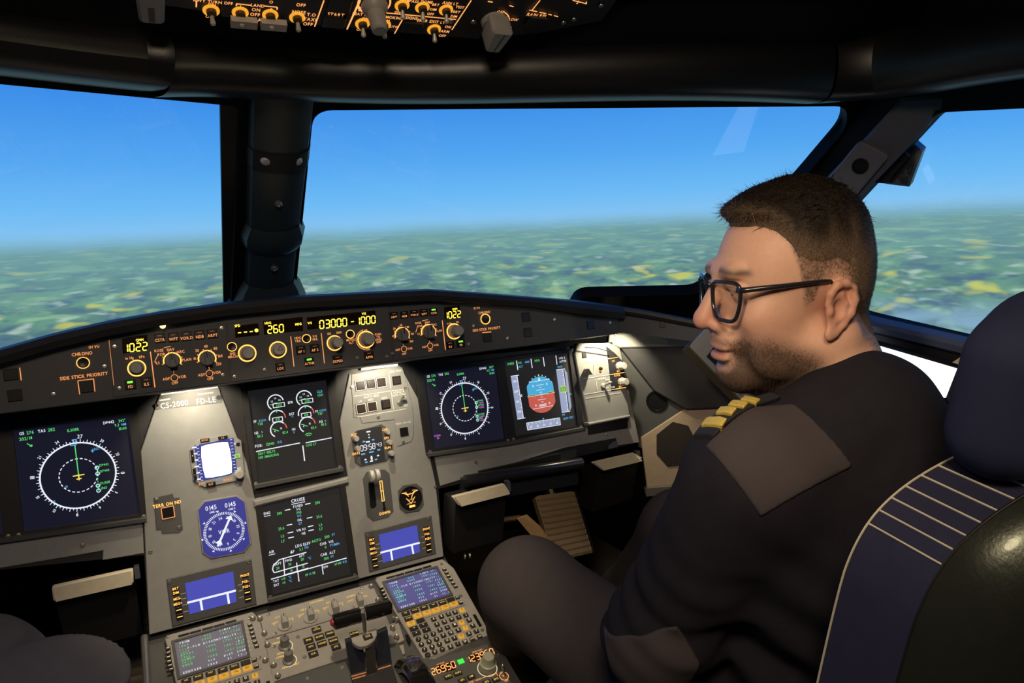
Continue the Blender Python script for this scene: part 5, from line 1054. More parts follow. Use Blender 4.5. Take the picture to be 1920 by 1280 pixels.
# ================================================================ radio panel
rp = Thing('radio_panel', 'dark radio tuning panel with red digits and a pale double knob', 'radio', PED, pp(890, 1255), 0)
rp.part('faceplate', B().poly([(-.132, -.216), (.010, -.213), (.010, -.36), (-.132, -.36)], -.010, 0, greyd, .0015), recalc=True)
f9 = lambda x, y: (700 + x / 6, 1100 + y / 6); r9 = lambda *q: pp(*f9(*q))
rg = mat('radio_glass', (.03, .006, .002), .2)
for quad, s, c in (([(700, 890), (905, 840), (925, 930), (720, 980)], '126.950', (760, 930)), ([(1060, 780), (1320, 712), (1345, 790), (1085, 855)], '123.950', (1200, 780))):
    rp.part('readout_window', B().poly([r9(*p) for p in quad], 0, .0012, rg), recalc=True); rp.part('lit_digits', B().seg7(s, r9(*c), .0125, .0016, ledr, gap=.72, wd=.12))
b = B().lathe((*r9(1285, 905), 0), [(.0145, 0), (.0145, .012), (.0125, .013), (.0118, .014), (.0100, .027), (.0085, .0285), (.0001, .0285)], 28, mat('knob_pale_green', (.30, .31, .24), .4)); rp.part('double_knob', b); rp.part('glow_ring', B().arc(r9(1282, 915), .0165, .0014, .0005, legw))
rp.part('green_lamp', B().rect(r9(985, 840), .0105, .0085, 0, .002, mat('lamp_green_off', (.02, .1, .02), .3, emit=(.05, 1, .08), es=.9), .0005))
for s, x, y in (('VHF2', 840, 1015), ('VHF3', 950, 977), ('HF1', 1000, 1060), ('AM', 1100, 1018), ('BFO', 1380, 1047), ('HF2', 1275, 1080)): c = r9(x, y); rp.part('key', B().rect(c, .0135, .0085, 0, .003, keyk, .0008).text(s, c, .0036, .0033, lit))
b = B(); b.text('ACTIVE', r9(755, 865), .0034, .0005, amber); b.text('STBY/CRS', r9(1170, 722), .0034, .0005, amber); b.text('STBY NAV', r9(1140, 1058), .0036, .0005, amber); b.pline([r9(1190, 1040), r9(1385, 968), r9(1398, 1000)], .0009, .0005, amber); b.text('ON', r9(1445, 962), .0034, .0005, amber); b.text('OFF', r9(1500, 1055), .0034, .0005, amber); b.arc(r9(1470, 1005), .0075, .0013, .0005, amber); rp.part('lettering', b)
toggle(rp, PED, *f9(1470, 1005), 0, (0, .5, 1), .022, .005)
for x, y in ((1310, 690), (1400, 770), (1065, 795), (910, 828)): rp.piece('screw', SCREW, (*r9(x, y), 0))
# ================================================================ overhead panel
Ov = Thing('overhead_panel', 'dark overhead switch panel with amber lettering at the top edge', 'overhead panel', OVH, (.05, .12), 0)
op = lambda x, y, h=0: OVH.p(x, y, h)
vb = op(840, 70)[1]
Ov.part('faceplate', B().poly([(op(415, 40)[0], vb), (op(900, 70)[0], vb + .001), (op(900, 70)[0] + .02, vb + .35), (op(415, 40)[0] - .02, vb + .35)], -.02, 0, mat('overhead_paint', (.02, .02, .024), .5), .001), recalc=True)
Ov.part('left_plate', B().poly([(op(255, 25)[0], vb + .01), (op(412, 40)[0], vb + .003), (op(412, 40)[0], vb + .35), (op(255, 25)[0], vb + .35)], -.02, -.002, mat('overhead_paint', (.02, .02, .024), .5), .001), recalc=True)
Ov.part('right_plate', B().poly([(op(905, 70)[0], vb + .002), (op(1000, 70)[0], vb + .02), (op(1130, 40)[0], vb + .06), (op(1130, 40)[0], vb + .35), (op(905, 70)[0], vb + .35)], -.02, -.002, mat('overhead_paint', (.02, .02, .024), .5), .001), recalc=True)
o1 = lambda x, y: (250 + x / 4.267, y / 4.267); o2_ = lambda x, y: (640 + x / 3.84, y / 3.84)
ova = em('overhead_amber', (1, .40, .12), 1.3); ovl = mat('switch_halo_amber', (.3, .15, .03), .4, emit=(1, .42, .03), es=.9)
b = B()
for f, L in ((o1, [('RWY TURN OFF', 640, 12, 22), ('ON', 628, 35, 22), ('OFF', 612, 130, 20), ('LAND', 995, 42, 22), ('L', 863, 52, 22), ('R', 1107, 75, 22), ('ON', 982, 76, 24), ('OFF', 975, 114, 24), ('RETRACT', 985, 156, 24), ('O', 1103, 14, 22), ('NOSE', 1325, 95, 24), ('T.O', 1425, 116, 24), ('TAXI', 1413, 153, 24), ('OFF', 1398, 190, 24), ('OFF', 1342, 38, 24), ('START', 1622, 115, 24), ('OFF', 1828, 64, 22)]),
             (o2_, [('SEAT BELTS', 168, 103, 20), ('ON', 172, 131, 18), ('OFF', 135, 211, 18), ('NO SMOKING', 345, 122, 20), ('ON', 326, 146, 18), ('OFF', 287, 224, 18), ('AUTO', 370, 190, 16), ('SIGNS', 506, 128, 21), ('COMPASS', 490, 4, 20), ('DOME', 616, 12, 20), ('BRT', 680, 32, 18), ('DIM', 662, 66, 18), ('OFF', 642, 99, 18), ('ANN LT', 786, 22, 20), ('TEST', 855, 50, 18), ('BRT', 830, 84, 18), ('DIM', 810, 116, 18), ('EMER EXIT LT', 648, 152, 20), ('ON', 767, 192, 18), ('ARM', 747, 224, 18), ('OFF', 727, 255, 18), ('BRT', 290, 72, 18), ('ON', 405, 86, 18), ('OFF', 1147, 84, 20), ('SLOW', 1232, 138, 19), ('FAST', 1190, 200, 19), ('RAIN RPL', 1410, 108, 22), ('2', 1703, 14, 22)])):
    for s, x, y, h in L: p = f(x, y); b.text(s, op(*p), h / 4.0 * OVH.kv(*p) * .95, .0005, ova)
for f, L in ((o1, [((505, 0), (503, 55)), ((825, 28), (940, 40)), ((825, 28), (824, 45)), ((1045, 45), (1150, 55)), ((1150, 55), (1150, 75)), ((1525, 0), (1450, 210)), ((1808, 0), (1708, 232)), ((1800, 82), (1890, 90))]),
             (o2_, [((138, 0), (40, 210)), ((122, 72), (825, 138)), ((440, 138), (382, 240)), ((935, 0), (795, 213)), ((1055, 8), (1090, 14)), ((1210, 38), (1240, 46)), ((1430, 0), (1372, 72)), ((1352, 70), (1410, 82)), ((1425, 86), (1475, 96)), ((1490, 100), (1515, 106)), ((1530, 110), (1560, 118)), ((1665, 0), (1765, 25)), ((1765, 10), (1762, 28))])):
    for p0, p1 in L: b.line(op(*f(*p0)), op(*f(*p1)), .0016, .0005, ova)
c = op(*o2_(1095, 160)); b.arc(c, .022, .0016, .0005, ova, -40, 70); c = op(*o2_(237, 20)); b.arc(c, .02, .0022, .0005, ova, -60, 240)
Ov.part('lettering', b)
clear = mat('switch_tip_clear', (.42, .38, .34), .3)
def ovtog(f, x, y, paddle=0):
    p = f(x, y); c = op(*p); r = .0095
    Ov.part('switch_halo', B().lathe((*c, 0), [(r, 0), (r, .001), (r * .9, .0016), (.0001, .0012)], 20, ovl))
    b = B(); d = nrm((0.05, -.55, 1)); c3 = np.array([*c, 0]); b.lathe(c3, [(.006, .001), (.0055, .006), (.0001, .006)], 12, mat('bronze_bush', (.10, .06, .03), .4, .5)); b.tube([c3 + d * .004, c3 + d * .009, c3 + d * .015, c3 + d * .017], [.0018, .0024, .0034, .002], clear, 10)
    if paddle: b.box(c3 + d * .010 + np.array([.003, -.002, 0]), (.030, .012, .008), clear); 
    Ov.part('toggle_switch' if not paddle else 'paddle_switch', b)
for x, y, k in ((622, 82, 0), (855, 98, 1), (1095, 118, 1), (1310, 138, 0)): ovtog(o1, x, y, k)
for x, y in ((152, 168), (305, 178), (437, 38), (583, 52), (753, 70), (667, 210)): ovtog(o2_, x, y)
for f, x, y in ((o2_, 237, 40), ): 
    c = op(*f(x, y)); Ov.part('dimmer_knob', B().lathe((*c, 0), [(.017, 0), (.016, .006), (.011, .012), (.010, .036), (.008, .038), (.0001, .038)], 24, mat('overhead_knob', (.30, .28, .27), .45)))
c = op(*o2_(1095, 150)); Ov.part('wiper_knob', B().lathe((*c, 0), [(.018, 0), (.017, .008), (.0001, .008)], 24, mat('overhead_knob', (.30, .28, .27), .45)).poly(rpoly([(c[0] - .011, c[1] - .024), (c[0] + .011, c[1] - .024), (c[0] + .016, c[1] + .018), (c[0] - .016, c[1] + .018)], .006), .006, .034, mat('overhead_knob', (.30, .28, .27), .45), .003).line((c[0], c[1] - .02), (c[0] + .003, c[1] + .014), .0016, .0343, hole))
c = op(*o1(135, 30)); Ov.part('grab_hook', B().poly(rpoly([(c[0] - .013, c[1] - .02), (c[0] + .013, c[1] - .02), (c[0] + .015, c[1] + .03), (c[0] - .015, c[1] + .03)], .006), -.002, .012, mat('overhead_knob', (.30, .28, .27), .45), .003).rect((c[0], c[1] - .004), .006, .022, .0121, .0126, hole), recalc=True)
for f, x, y in ((o1, 1650, 30), (o1, 1605, 165), (o2_, 508, 190), (o2_, 1400, 150)):
    c = op(*f(x, y)); Ov.part('push_button', B().rect(c, .028, .020, -.001, .004, hole, .001))
for x, y in ((950, 158), (1600, 165), (1675, 140), (790, 155), (1870, 42)): Ov.piece('screw', SCREW, (*op(*o2_(x, y)), 0))
# ================================================================ footwell
ribm = mat('footrest_rubber_pale', (.72, .66, .50), .6); fbl = mat('footrest_bracket_black', (.015, .015, .017), .45); pedm = mat('rudder_pedal_tan', (.20, .16, .115), .55)
YF = Fr((0, -.02, 0), (1, 0, 0), (0, 0, 1))
def footrest(label, px, Y):
    P = [atY(x, y, Y) for x, y in px]
    c = np.mean(P, 0); t = Thing('footrest', label, 'footrest', None, tuple(c[:2]), c[2], 'folding footrests')
    u = nrm(P[1] - P[0]); L = np.linalg.norm(P[1] - P[0]); v = nrm(P[3] - P[0]); Wd = np.linalg.norm(P[3] - P[0]); nn = np.cross(u, v)
    t.part('tread', B().add([p + nn * s for s in (-.012, 0) for p in P], [(0, 1, 2, 3), (7, 6, 5, 4), (0, 4, 5, 1), (1, 5, 6, 2), (2, 6, 7, 3), (3, 7, 4, 0)], ribm), recalc=True, bevel=.003)
    for k in range(7):
        f = (k + .5) / 7; a_ = P[0] + v * Wd * f; t.part('rib', B().tube([a_ + u * .004 + nn * -.012, a_ + u * (L - .004) - nn * .012], .0028, ribm, 6))
    q = [P[3], P[2]]; dn = np.array([0, .03, -.12]); bk = np.array([0, .05, 0])
    vs = [q[0] + bk * .2, q[1] + bk * .2, q[1] + bk * .2 + dn, q[0] + bk * .2 + dn, q[0] + bk * 1.4, q[1] + bk * 1.4, q[1] + bk * 1.4 + dn, q[0] + bk * 1.4 + dn]
    t.part('bracket', B().add(vs, [(0, 1, 2, 3), (7, 6, 5, 4), (0, 4, 5, 1), (1, 5, 6, 2), (2, 6, 7, 3), (3, 7, 4, 0)], fbl), recalc=True)
    t.part('end_cap', B().box(P[1] + v * Wd * .4 + u * .005, (.008, .014, .02), mat('latch_steel_blue', (.2, .22, .28), .3, .6)))
    return t
footrest('long pale footrest left of the centre panel', [(98, 1095), (250, 1062), (251, 1089), (101, 1122)], -.03)
footrest('pale grey footrest below the right navigation display', [(844, 928), (942, 904), (954, 922), (858, 946)], -.11)
footrest('bright cream footrest near the beige wall panel', [(1106, 865), (1184, 847), (1203, 857), (1126, 880)], -.03)
# folding table bar
t = Thing('folding_table', 'dark stowed folding table with shiny rounded front edge between the footrests', 'table', None, (.5, -.05), -.2)
P0, P1 = atY(872, 902, -.06), atY(1090, 868, -.06)
t.part('front_edge', B().tube([P0, P0 * .5 + P1 * .5, P1], .013, mat('table_edge_black', (.02, .021, .025), .22), 14))
dn = np.array([0, .015, -.055]); t.part('leaf', B().add([P0 + (0, .012, 0), P1 + (0, .012, 0), P1 + dn, P0 + dn, P0 + (0, .03, 0), P1 + (0, .03, 0), P1 + dn + (0, .03, 0), P0 + dn + (0, .03, 0)], [(0, 1, 2, 3), (7, 6, 5, 4), (0, 4, 5, 1), (1, 5, 6, 2), (2, 6, 7, 3), (3, 7, 4, 0)], mat('table_leaf', (.02, .022, .03), .4)), recalc=True)
t.part('hinge_block', B().box((P0 + P1) / 2 + (0, .06, .0), (.2, .08, .03), black))
# rudder pedals
def pedal(label, px, Y, Y2, ribs, grp='rudder pedals'):
    """px: TL, TR, BR, BL"""
    P = [atY(px[0][0], px[0][1], Y), atY(px[1][0], px[1][1], Y), atY(px[2][0], px[2][1], Y2), atY(px[3][0], px[3][1], Y2)]
    c = np.mean(P, 0); t = Thing('rudder_pedal', label, 'pedal', None, tuple(c[:2]), c[2], grp)
    n = nrm(np.cross(P[1] - P[0], P[3] - P[0])); n = n if n[1] < 0 else -n
    loop = [P[0] * .9 + P[1] * .1 + (P[0] - P[3]) * .02, P[1] * .9 + P[0] * .1 + (P[0] - P[3]) * .02, P[1], P[2], P[3], P[0]]
    b = B(); N = len(loop); b.add([q for q in loop] + [q - n * .02 for q in loop], [tuple(range(N)), tuple(range(N, 2 * N))[::-1]] + [(i, (i + 1) % N, N + (i + 1) % N, N + i) for i in range(N)], pedm); t.part('tread_plate', b, recalc=True)
    for k in range(ribs):
        f = (k + .6) / ribs; a_, b_ = P[0] * (1 - f) + P[3] * f, P[1] * (1 - f) + P[2] * f
        t.part('rib', B().tube([a_ * .97 + b_ * .03 + n * .001, a_ * .03 + b_ * .97 + n * .001], .0045, pedm, 6))
    t.part('side_cheek', B().tube([P[1] - n * .012, P[2] - n * .012], .014, fbl, 8)); t.part('hanger', B().tube([P[0] * .5 + P[1] * .5 - n * .02, P[0] * .5 + P[1] * .5 - n * .02 + (0, .1, .22)], .014, fbl, 8))
    return t
pedal('tan ribbed rudder pedal under the dark folding table on the right', [(1003, 932), (1078, 922), (1112, 1035), (1040, 1052)], .40, .28, 11)
pedal('dim ribbed rudder pedal beside the left keypad', [(165, 1135), (278, 1118), (296, 1290), (215, 1310)], .32, .18, 12)
# bent tan side lever of the pedal gear
t = Thing('pedal_lever', 'bent tan lever plate rising between the knee and the ribbed pedal', 'lever', None, (.75, .25), -.5)
pts = [(968, 972), (985, 968), (1010, 990), (1045, 1035), (1060, 1062), (1020, 1050), (1000, 1010)]
P = [atY(x, y, .30) for x, y in pts]; N = len(P); t.part('plate', B().add(P + [p + np.array([.012, .012, 0]) for p in P], [tuple(range(N)), tuple(range(N, 2 * N))[::-1]] + [(i, (i + 1) % N, N + (i + 1) % N, N + i) for i in range(N)], mat('lever_tan', (.42, .30, .19), .5)), recalc=True, bevel=.002)
t.part('link_rod', B().tube([atY(905, 968, .34), atY(940, 975, .33), atY(975, 970, .31)], .008, mat('link_brown', (.12, .08, .05), .5), 8))
b = B()
for x, y in ((871, 1043), (880, 1041)): b.lathe(atX(x, y, .265), [(.0045, 0), (.0045, .002), (.0001, .003)], 12, steel, ax=(1, -.2, 0))
t = Thing('fastener_pair', 'two tiny bright screw heads on the pedestal flank beside the knee', 'screws', None, tuple(atX(875, 1042, .265)[:2]), atX(875, 1042, .265)[2]); t.part('heads', b)
# ================================================================ right side wall fittings
def hexa(px, f): return [f(*p) for p in px]
WA = Fr(MIP.w(.80, -.02, .0), nrm((.62, -.78, 0)), (-.0, 0.05, 1))
wp = lambda x, y, h=0: WA.p(x, y, h)
t = Thing('side_wall_panel', 'grey angled side wall panel right of the lit switch column with round black opening', 'wall panel', WA, wp(1250, 760), 0)
t.part('sheet', B().poly(WA.ps([(1148, 640), (1330, 640), (1430, 760), (1290, 800), (1215, 842), (1196, 838)]), -.01, 0, greyd, .001), recalc=True)
c = wp(1232, 752); t.part('round_opening', B().lathe((*c, 0), [(.026, -.002), (.026, .003), (.022, .003), (.021, .001), (.0001, .001)], 28, hole))
t.part('sloping_cover', B().poly(WA.ps([(1160, 650), (1300, 642), (1395, 752), (1377, 765), (1285, 768), (1225, 733)], .02), .003, .02, mat('side_cover_charcoal', (.045, .045, .05), .38), .004), recalc=True)
t.part('ledge', B().poly(WA.ps([(1142, 626), (1200, 622), (1312, 641), (1290, 650), (1160, 652), (1140, 643)], .03), 0, .03, grey, .003), recalc=True)
for x, y in ((1154, 628), (1249, 641)): t.piece('screw', SCREW, (*wp(x, y, .03), .03))
t = Thing('speaker_panel', 'beige wall panel with a black hexagonal loudspeaker grille', 'loudspeaker', WA, wp(1262, 850), .0)
t.part('panel', B().poly(WA.ps([(1201, 820), (1281, 768), (1330, 760), (1420, 740), (1420, 900), (1290, 905), (1212, 916)], .004), -.012, .004, beige, .002), recalc=True)
hx_ = WA.ps([(1231, 815), (1261, 791), (1290, 798), (1304, 825), (1298, 855), (1281, 872), (1252, 875), (1231, 851)], .006)
t.part('grille', B().poly(hx_, .003, .006, mat('grille_brown_black', (.03, .024, .018), .6)), recalc=True)
hm = B().lathe((0, 0, 0), [(.0014, 0), (.0009, .0006), (.0001, .0006)], 6, hole).mesh('grille_dot'); hv = np.array(hx_); dots = B()
def inpoly(p, P):
    s = 0
    for i in range(len(P)):
        a, c_ = P[i], P[(i + 1) % len(P)]
        if (a[1] > p[1]) != (c_[1] > p[1]) and p[0] < (c_[0] - a[0]) * (p[1] - a[1]) / (c_[1] - a[1]) + a[0]: s ^= 1
    return s
for i, x in enumerate(np.arange(hv[:, 0].min(), hv[:, 0].max(), .0045)):
    for y in np.arange(hv[:, 1].min() + (i % 2) * .0022, hv[:, 1].max(), .0045):
        if inpoly((x, y), hx_): dots.lathe((x, y, .006), [(.0014, 0), (.0001, .0004)], 5, hole, caps=False)
o = t.part('perforations', dots); o['kind'] = 'stuff'
t.part('floor_edge', B().poly(WA.ps([(1208, 913), (1300, 905), (1300, 925), (1212, 930)], .006), -.01, .012, mat('edge_grey_brown', (.12, .11, .10), .5), .002), recalc=True)
# grey framed screen on the side console, in front of the man's chin
TB = Fr(onplane(1380, 690, (.80, -.55, .1), nrm((-.8, -.5, .4))), nrm((.5, -.8, -.1)), nrm((-.35, -.1, 1)))
t = Thing('side_tablet', 'grey framed tablet with a dark screen standing behind the chin', 'tablet', TB, TB.p(1380, 690), 0)
t.part('frame', B().poly(rpoly(TB.ps([(1334, 604), (1420, 590), (1560, 760), (1490, 790), (1400, 762), (1290, 652)]), .006), -.014, 0, mat('tablet_frame_grey', (.28, .29, .31), .45), .002), recalc=True)
t.part('screen', B().poly(TB.ps([(1345, 640), (1400, 625), (1480, 720), (1430, 745), (1395, 735), (1325, 668)]), -.001, .0012, mat('tablet_screen_dark', (.02, .028, .03), .15)), recalc=True)
t.part('back_edge', B().poly(TB.ps([(1280, 655), (1292, 645), (1400, 757), (1392, 768)], -.004), -.02, .003, mat('tablet_edge_tan', (.06, .052, .035), .45), .001), recalc=True)
# bright white tablet on the side ledge behind the shoulder
QF = Fr(SR.o + SR.n * .06 - SR.v * .1, SR.u, nrm(SR.v - SR.n * .35))
t = Thing('bright_tablet', 'blazing white tablet screen in black frame behind the right shoulder', 'tablet', QF, QF.p(1720, 720), 0)
t.part('frame', B().poly(rpoly(QF.ps([(1600, 628), (1812, 686), (1780, 790), (1560, 780)]), .006), -.014, 0, blackg, .002), recalc=True)
wq = QF.ps([(1560, 622), (1797, 691), (1776, 745), (1545, 760)]); t.part('screen', B().flat(wq, .001, em('tablet_white_screen', (1, 1, .97), 1.6)), smooth=False)
t.part('screen_trim', B().poly(QF.ps([(1797, 691), (1806, 690), (1786, 760), (1776, 745)]), 0, .004, black), recalc=True)
t = Thing('cream_bracket', 'small cream plastic bracket at the corner of the white tablet', 'bracket', QF, QF.p(1810, 680), 0)
t.part('clip', B().poly(QF.ps([(1787, 679), (1807, 666), (1832, 672), (1818, 696), (1807, 693), (1804, 685)], .006), .0005, .010, mat('cream_plastic', (.55, .45, .24), .5), .0015), recalc=True)
# ================================================================ seat
navy = mat('seat_fabric_navy', (.028, .034, .075), .8, bump=.2, bscale=900, spec=.2); seatb = mat('seat_side_fabric', (.032, .033, .070), .85, bump=.15, bscale=900, spec=.2)
leath = mat('seat_leather_black', (.026, .029, .026), .30, bump=.12, bscale=220, coat=.15)
st = mat('seat_stitch_cream', (.72, .66, .48), .6)
# ================================================================ people (implicit surfaces turned into meshes)
import openvdb as vdb
class Vol:
    def __init__(s, lo, hi, h):
        s.lo = np.array(lo, float); s.h = h; s.n = np.ceil((np.array(hi) - s.lo) / h).astype(int) + 1
        s.f = np.full(tuple(s.n), .03, np.float32); s.ax = [(s.lo[i] + h * np.arange(s.n[i])).astype(np.float32) for i in range(3)]
    def sl(s, c, R):
        o = []
        for i in range(3):
            a = max(0, int((c[i] - R - s.lo[i]) / s.h)); b = min(s.n[i], int((c[i] + R - s.lo[i]) / s.h) + 2); o.append(slice(a, max(a, b)))
        return tuple(o)
    def xyz(s, S): return s.ax[0][S[0]][:, None, None], s.ax[1][S[1]][None, :, None], s.ax[2][S[2]][None, None, :]
    def op(s, c, R, fn, k=.01, mode='u'):
        S = s.sl(c, R + k + .035)
        if any(q.stop <= q.start for q in S): return s
        d = fn(*s.xyz(S)).astype(np.float32); f = s.f[S]
        if mode == 'u':
            h = np.clip(.5 + .5 * (f - d) / k, 0, 1); s.f[S] = f * (1 - h) + d * h - k * h * (1 - h)
        elif mode == 's':
            h = np.clip(.5 - .5 * (f + d) / k, 0, 1); s.f[S] = f * (1 - h) - d * h + k * h * (1 - h)
        return s
    def ell(s, c, r, k=.01, R=None, mode='u'):
        """R: 3x3 rows = local axes"""
        c = np.array(c, float); r = np.array(r, float)
        def fn(X, Y, Z):
            X, Y, Z = X - c[0], Y - c[1], Z - c[2]
            if R is not None: X, Y, Z = (R[i][0] * X + R[i][1] * Y + R[i][2] * Z for i in range(3))
            k0 = np.sqrt((X / r[0]) ** 2 + (Y / r[1]) ** 2 + (Z / r[2]) ** 2); k1 = np.sqrt((X / r[0] ** 2) ** 2 + (Y / r[1] ** 2) ** 2 + (Z / r[2] ** 2) ** 2)
            return k0 * (k0 - 1) / np.maximum(k1, 1e-6)
        return s.op(c, r.max(), fn, k, mode)
    def cap(s, a, b, ra, rb, k=.01, mode='u'):
        a = np.array(a, float); b = np.array(b, float); d = b - a; L2 = d @ d
        def fn(X, Y, Z):
            X, Y, Z = X - a[0], Y - a[1], Z - a[2]; t = np.clip((X * d[0] + Y * d[1] + Z * d[2]) / L2, 0, 1)
            return np.sqrt((X - t * d[0]) ** 2 + (Y - t * d[1]) ** 2 + (Z - t * d[2]) ** 2) - (ra + (rb - ra) * t)
        return s.op((a + b) / 2, np.sqrt(L2) / 2 + max(ra, rb), fn, k, mode)
    def chain(s, P, r, k=.01, mode='u'):
        for i in range(len(P) - 1): s.cap(P[i], P[i + 1], r[i], r[i + 1], k, mode)
        return s
    def poly(s, iso=0.0):
        g = vdb.FloatGrid(.012); g.copyFromArray(np.clip(s.f, -.012, .012)); p, t, q = g.convertToPolygons(isovalue=iso, adaptivity=0)
        return p * s.h + s.lo, [tuple(int(k) for k in r[::-1]) for r in t] + [tuple(int(k) for k in r[::-1]) for r in q]
def vmesh(name, p, faces, mats, cols=None, smooth=True, off=(0, 0, 0)):
    me = bpy.data.meshes.new(name); me.from_pydata((np.array(p) - off).tolist(), [], faces)
    for m in mats: me.materials.append(m)
    if smooth: me.polygons.foreach_set('use_smooth', [True] * len(me.polygons))
    if cols is not None:
        a = me.color_attributes.new('tint', 'FLOAT_COLOR', 'POINT'); a.data.foreach_set('color', np.concatenate([cols, np.ones((len(cols), 1))], 1).astype(np.float32).ravel())
    me.update(); return me
def tintmat(name, rough, sss=0, noise=.1, scale=300, sheen=0, bump=.05, bscale=900):
    m = mat(name, (.5, .5, .5), rough, noise=noise, scale=scale, bump=bump, bscale=bscale, sheen=sheen); nt = m.node_tree; b = nt.nodes['Principled BSDF']
    a = nt.nodes.new('ShaderNodeAttribute'); a.attribute_name = 'tint'
    src = b.inputs['Base Color'].links[0].from_socket; x = nt.nodes.new('ShaderNodeMix'); x.data_type = 'RGBA'; x.blend_type = 'MULTIPLY'; x.inputs[0].default_value = 1
    y = nt.nodes.new('ShaderNodeMix'); y.data_type = 'RGBA'; y.blend_type = 'ADD'; y.inputs[0].default_value = 1
    nt.links.new(a.outputs['Color'], x.inputs[6]); nt.links.new(src, x.inputs[7])
    nt.links.new(x.outputs[2], y.inputs[6]); nt.links.new(x.outputs[2], y.inputs[7]); nt.links.new(y.outputs[2], b.inputs['Base Color'])
    if sss: b.inputs['Subsurface Weight'].default_value = sss; b.inputs['Subsurface Radius'].default_value = (.012, .005, .003); b.inputs['Subsurface Scale'].default_value = 1
    return m
def smst(x, a, b): t = np.clip((x - a) / (b - a), 0, 1); return t * t * (3 - 2 * t)
def polysd(a, b, P):
    """signed distance to a 2-D polygon, arrays a, b"""
    d = np.full(np.broadcast(a, b).shape, 1e9, np.float32); s = np.ones_like(d); n = len(P)
    for i in range(n):
        (x1, y1), (x0, y0) = P[i], P[i - 1]; ex, ey = x0 - x1, y0 - y1; wx, wy = a - x1, b - y1
        t = np.clip((wx * ex + wy * ey) / (ex * ex + ey * ey), 0, 1); d = np.minimum(d, (wx - ex * t) ** 2 + (wy - ey * t) ** 2)
        c1, c2, c3 = b >= y1, b < y0, ex * wy > ey * wx; fl = (c1 & c2 & c3) | (~c1 & ~c2 & ~c3); s = np.where(fl, -s, s)
    return s * np.sqrt(d)
# ---------------------------------------------------------------- head frame
HC = np.array([.5087, -.7015, .2883]); az, pi_, ro = -1.19, -.0233, -.0317
f_ = np.array([math.sin(az) * math.cos(pi_), math.cos(az) * math.cos(pi_), math.sin(pi_)]); l_ = np.array([-math.cos(az), math.sin(az), 0]); u_ = np.cross(f_, l_)
HR = np.stack([f_, l_ * math.cos(ro) + u_ * math.sin(ro), u_ * math.cos(ro) - l_ * math.sin(ro)])
hw = lambda x, y, z: HC + np.array([x, y, z]) @ HR          # head local -> world
hl = lambda P: (np.asarray(P) - HC) @ HR.T
NB = np.array([.545, -.765, .10])                            # neck base
LS, LE, LW = np.array([.362, -.772, .080]), np.array([.290, -.700, -.125]), np.array([.44, -.56, -.235])
RS, RE, RW = np.array([.690, -.785, .012]), np.array([.800, -.690, -.13]), np.array([.70, -.46, -.19])
V = Vol((.20, -.93, -.27), (.87, -.36, .44), .0022)
def he(c, r, k=.01, mode='u', rot=None): V.ell(hw(*c), r, k, HR if rot is None else rot @ HR, mode)
def hcp(a, b, ra, rb, k=.01, mode='u'): V.cap(hw(*a), hw(*b), ra, rb, k, mode)
# under-body
V.chain([LS, LE, LW], [.055, .045, .03], .02); V.chain([RS, RE, RW], [.055, .045, .03], .02)
V.ell((.52, -.76, -.05), (.16, .10, .18), .03); V.cap((.35, -.775, .08), (.68, -.78, .03), .05, .05, .03)
# neck
V.cap(hw(-.026, 0, -.055), NB + (-.006, -.008, 0), .060, .070, .02); V.cap(NB, (.53, -.765, -.02), .07, .10, .02)
V.cap(hw(-.03, .062, -.055), (.50, -.66, .085), .017, .014, .02); V.cap(hw(-.03, -.062, -.055), (.56, -.66, .085), .017, .014, .02)
# skull, face mass, jaw
he((-.003, 0, .033), (.087, .076, .087), .01)
he((-.039, 0, .0), (.048, .066, .06), .02)
he((.030, 0, .01), (.066, .066, .085), .02)
he((.030, 0, -.055), (.064, .058, .060), .02)
for s in (-1, 1):
    he((-.004, s * .051, -.068), (.026, .018, .026), .02); hcp((-.004, s * .052, -.075), (.07, s * .018, -.108), .017, .013, .02)
    he((.056, s * .046, -.032), (.030, .020, .024), .02); he((.045, s * .048, -.075), (.03, .014, .03), .02)
he((.076, 0, -.103), (.021, .024, .018), .014)
V.cap(hw(.065, 0, -.112), hw(-.02, 0, -.105), .020, .045, .03)
hcp((.091, -.030, .022), (.091, .030, .022), .012, .012, .012)
for s in (-1, 1): he((.098, s * .033, .000), (.018, .022, .014), .010, 's'); he((.080, s * .031, .000), (.0145, .0145, .0145), .004); hcp((.0925, s * .045, .004), (.0955, s * .022, .0065), .003, .003, .004)
# nose
hcp((.094, 0, .014), (.116, 0, -.030), .0085, .0105, .010); he((.1175, 0, -.0375), (.0125, .0125, .0115), .008)
for s in (-1, 1): he((.102, s * .0135, -.043), (.0125, .0075, .0085), .006); he((.110, s * .0075, -.0515), (.006, .0035, .004), .004, 's')
# mouth
he((.091, 0, -.062), (.014, .028, .014), .012); he((.0965, 0, -.0715), (.0095, .023, .0060), .005); he((.0945, 0, -.0845), (.0112, .021, .0080), .005)
he((.107, 0, -.0775), (.013, .023, .0016), .004, 's'); he((.096, 0, -.095), (.005, .014, .003), .008, 's')
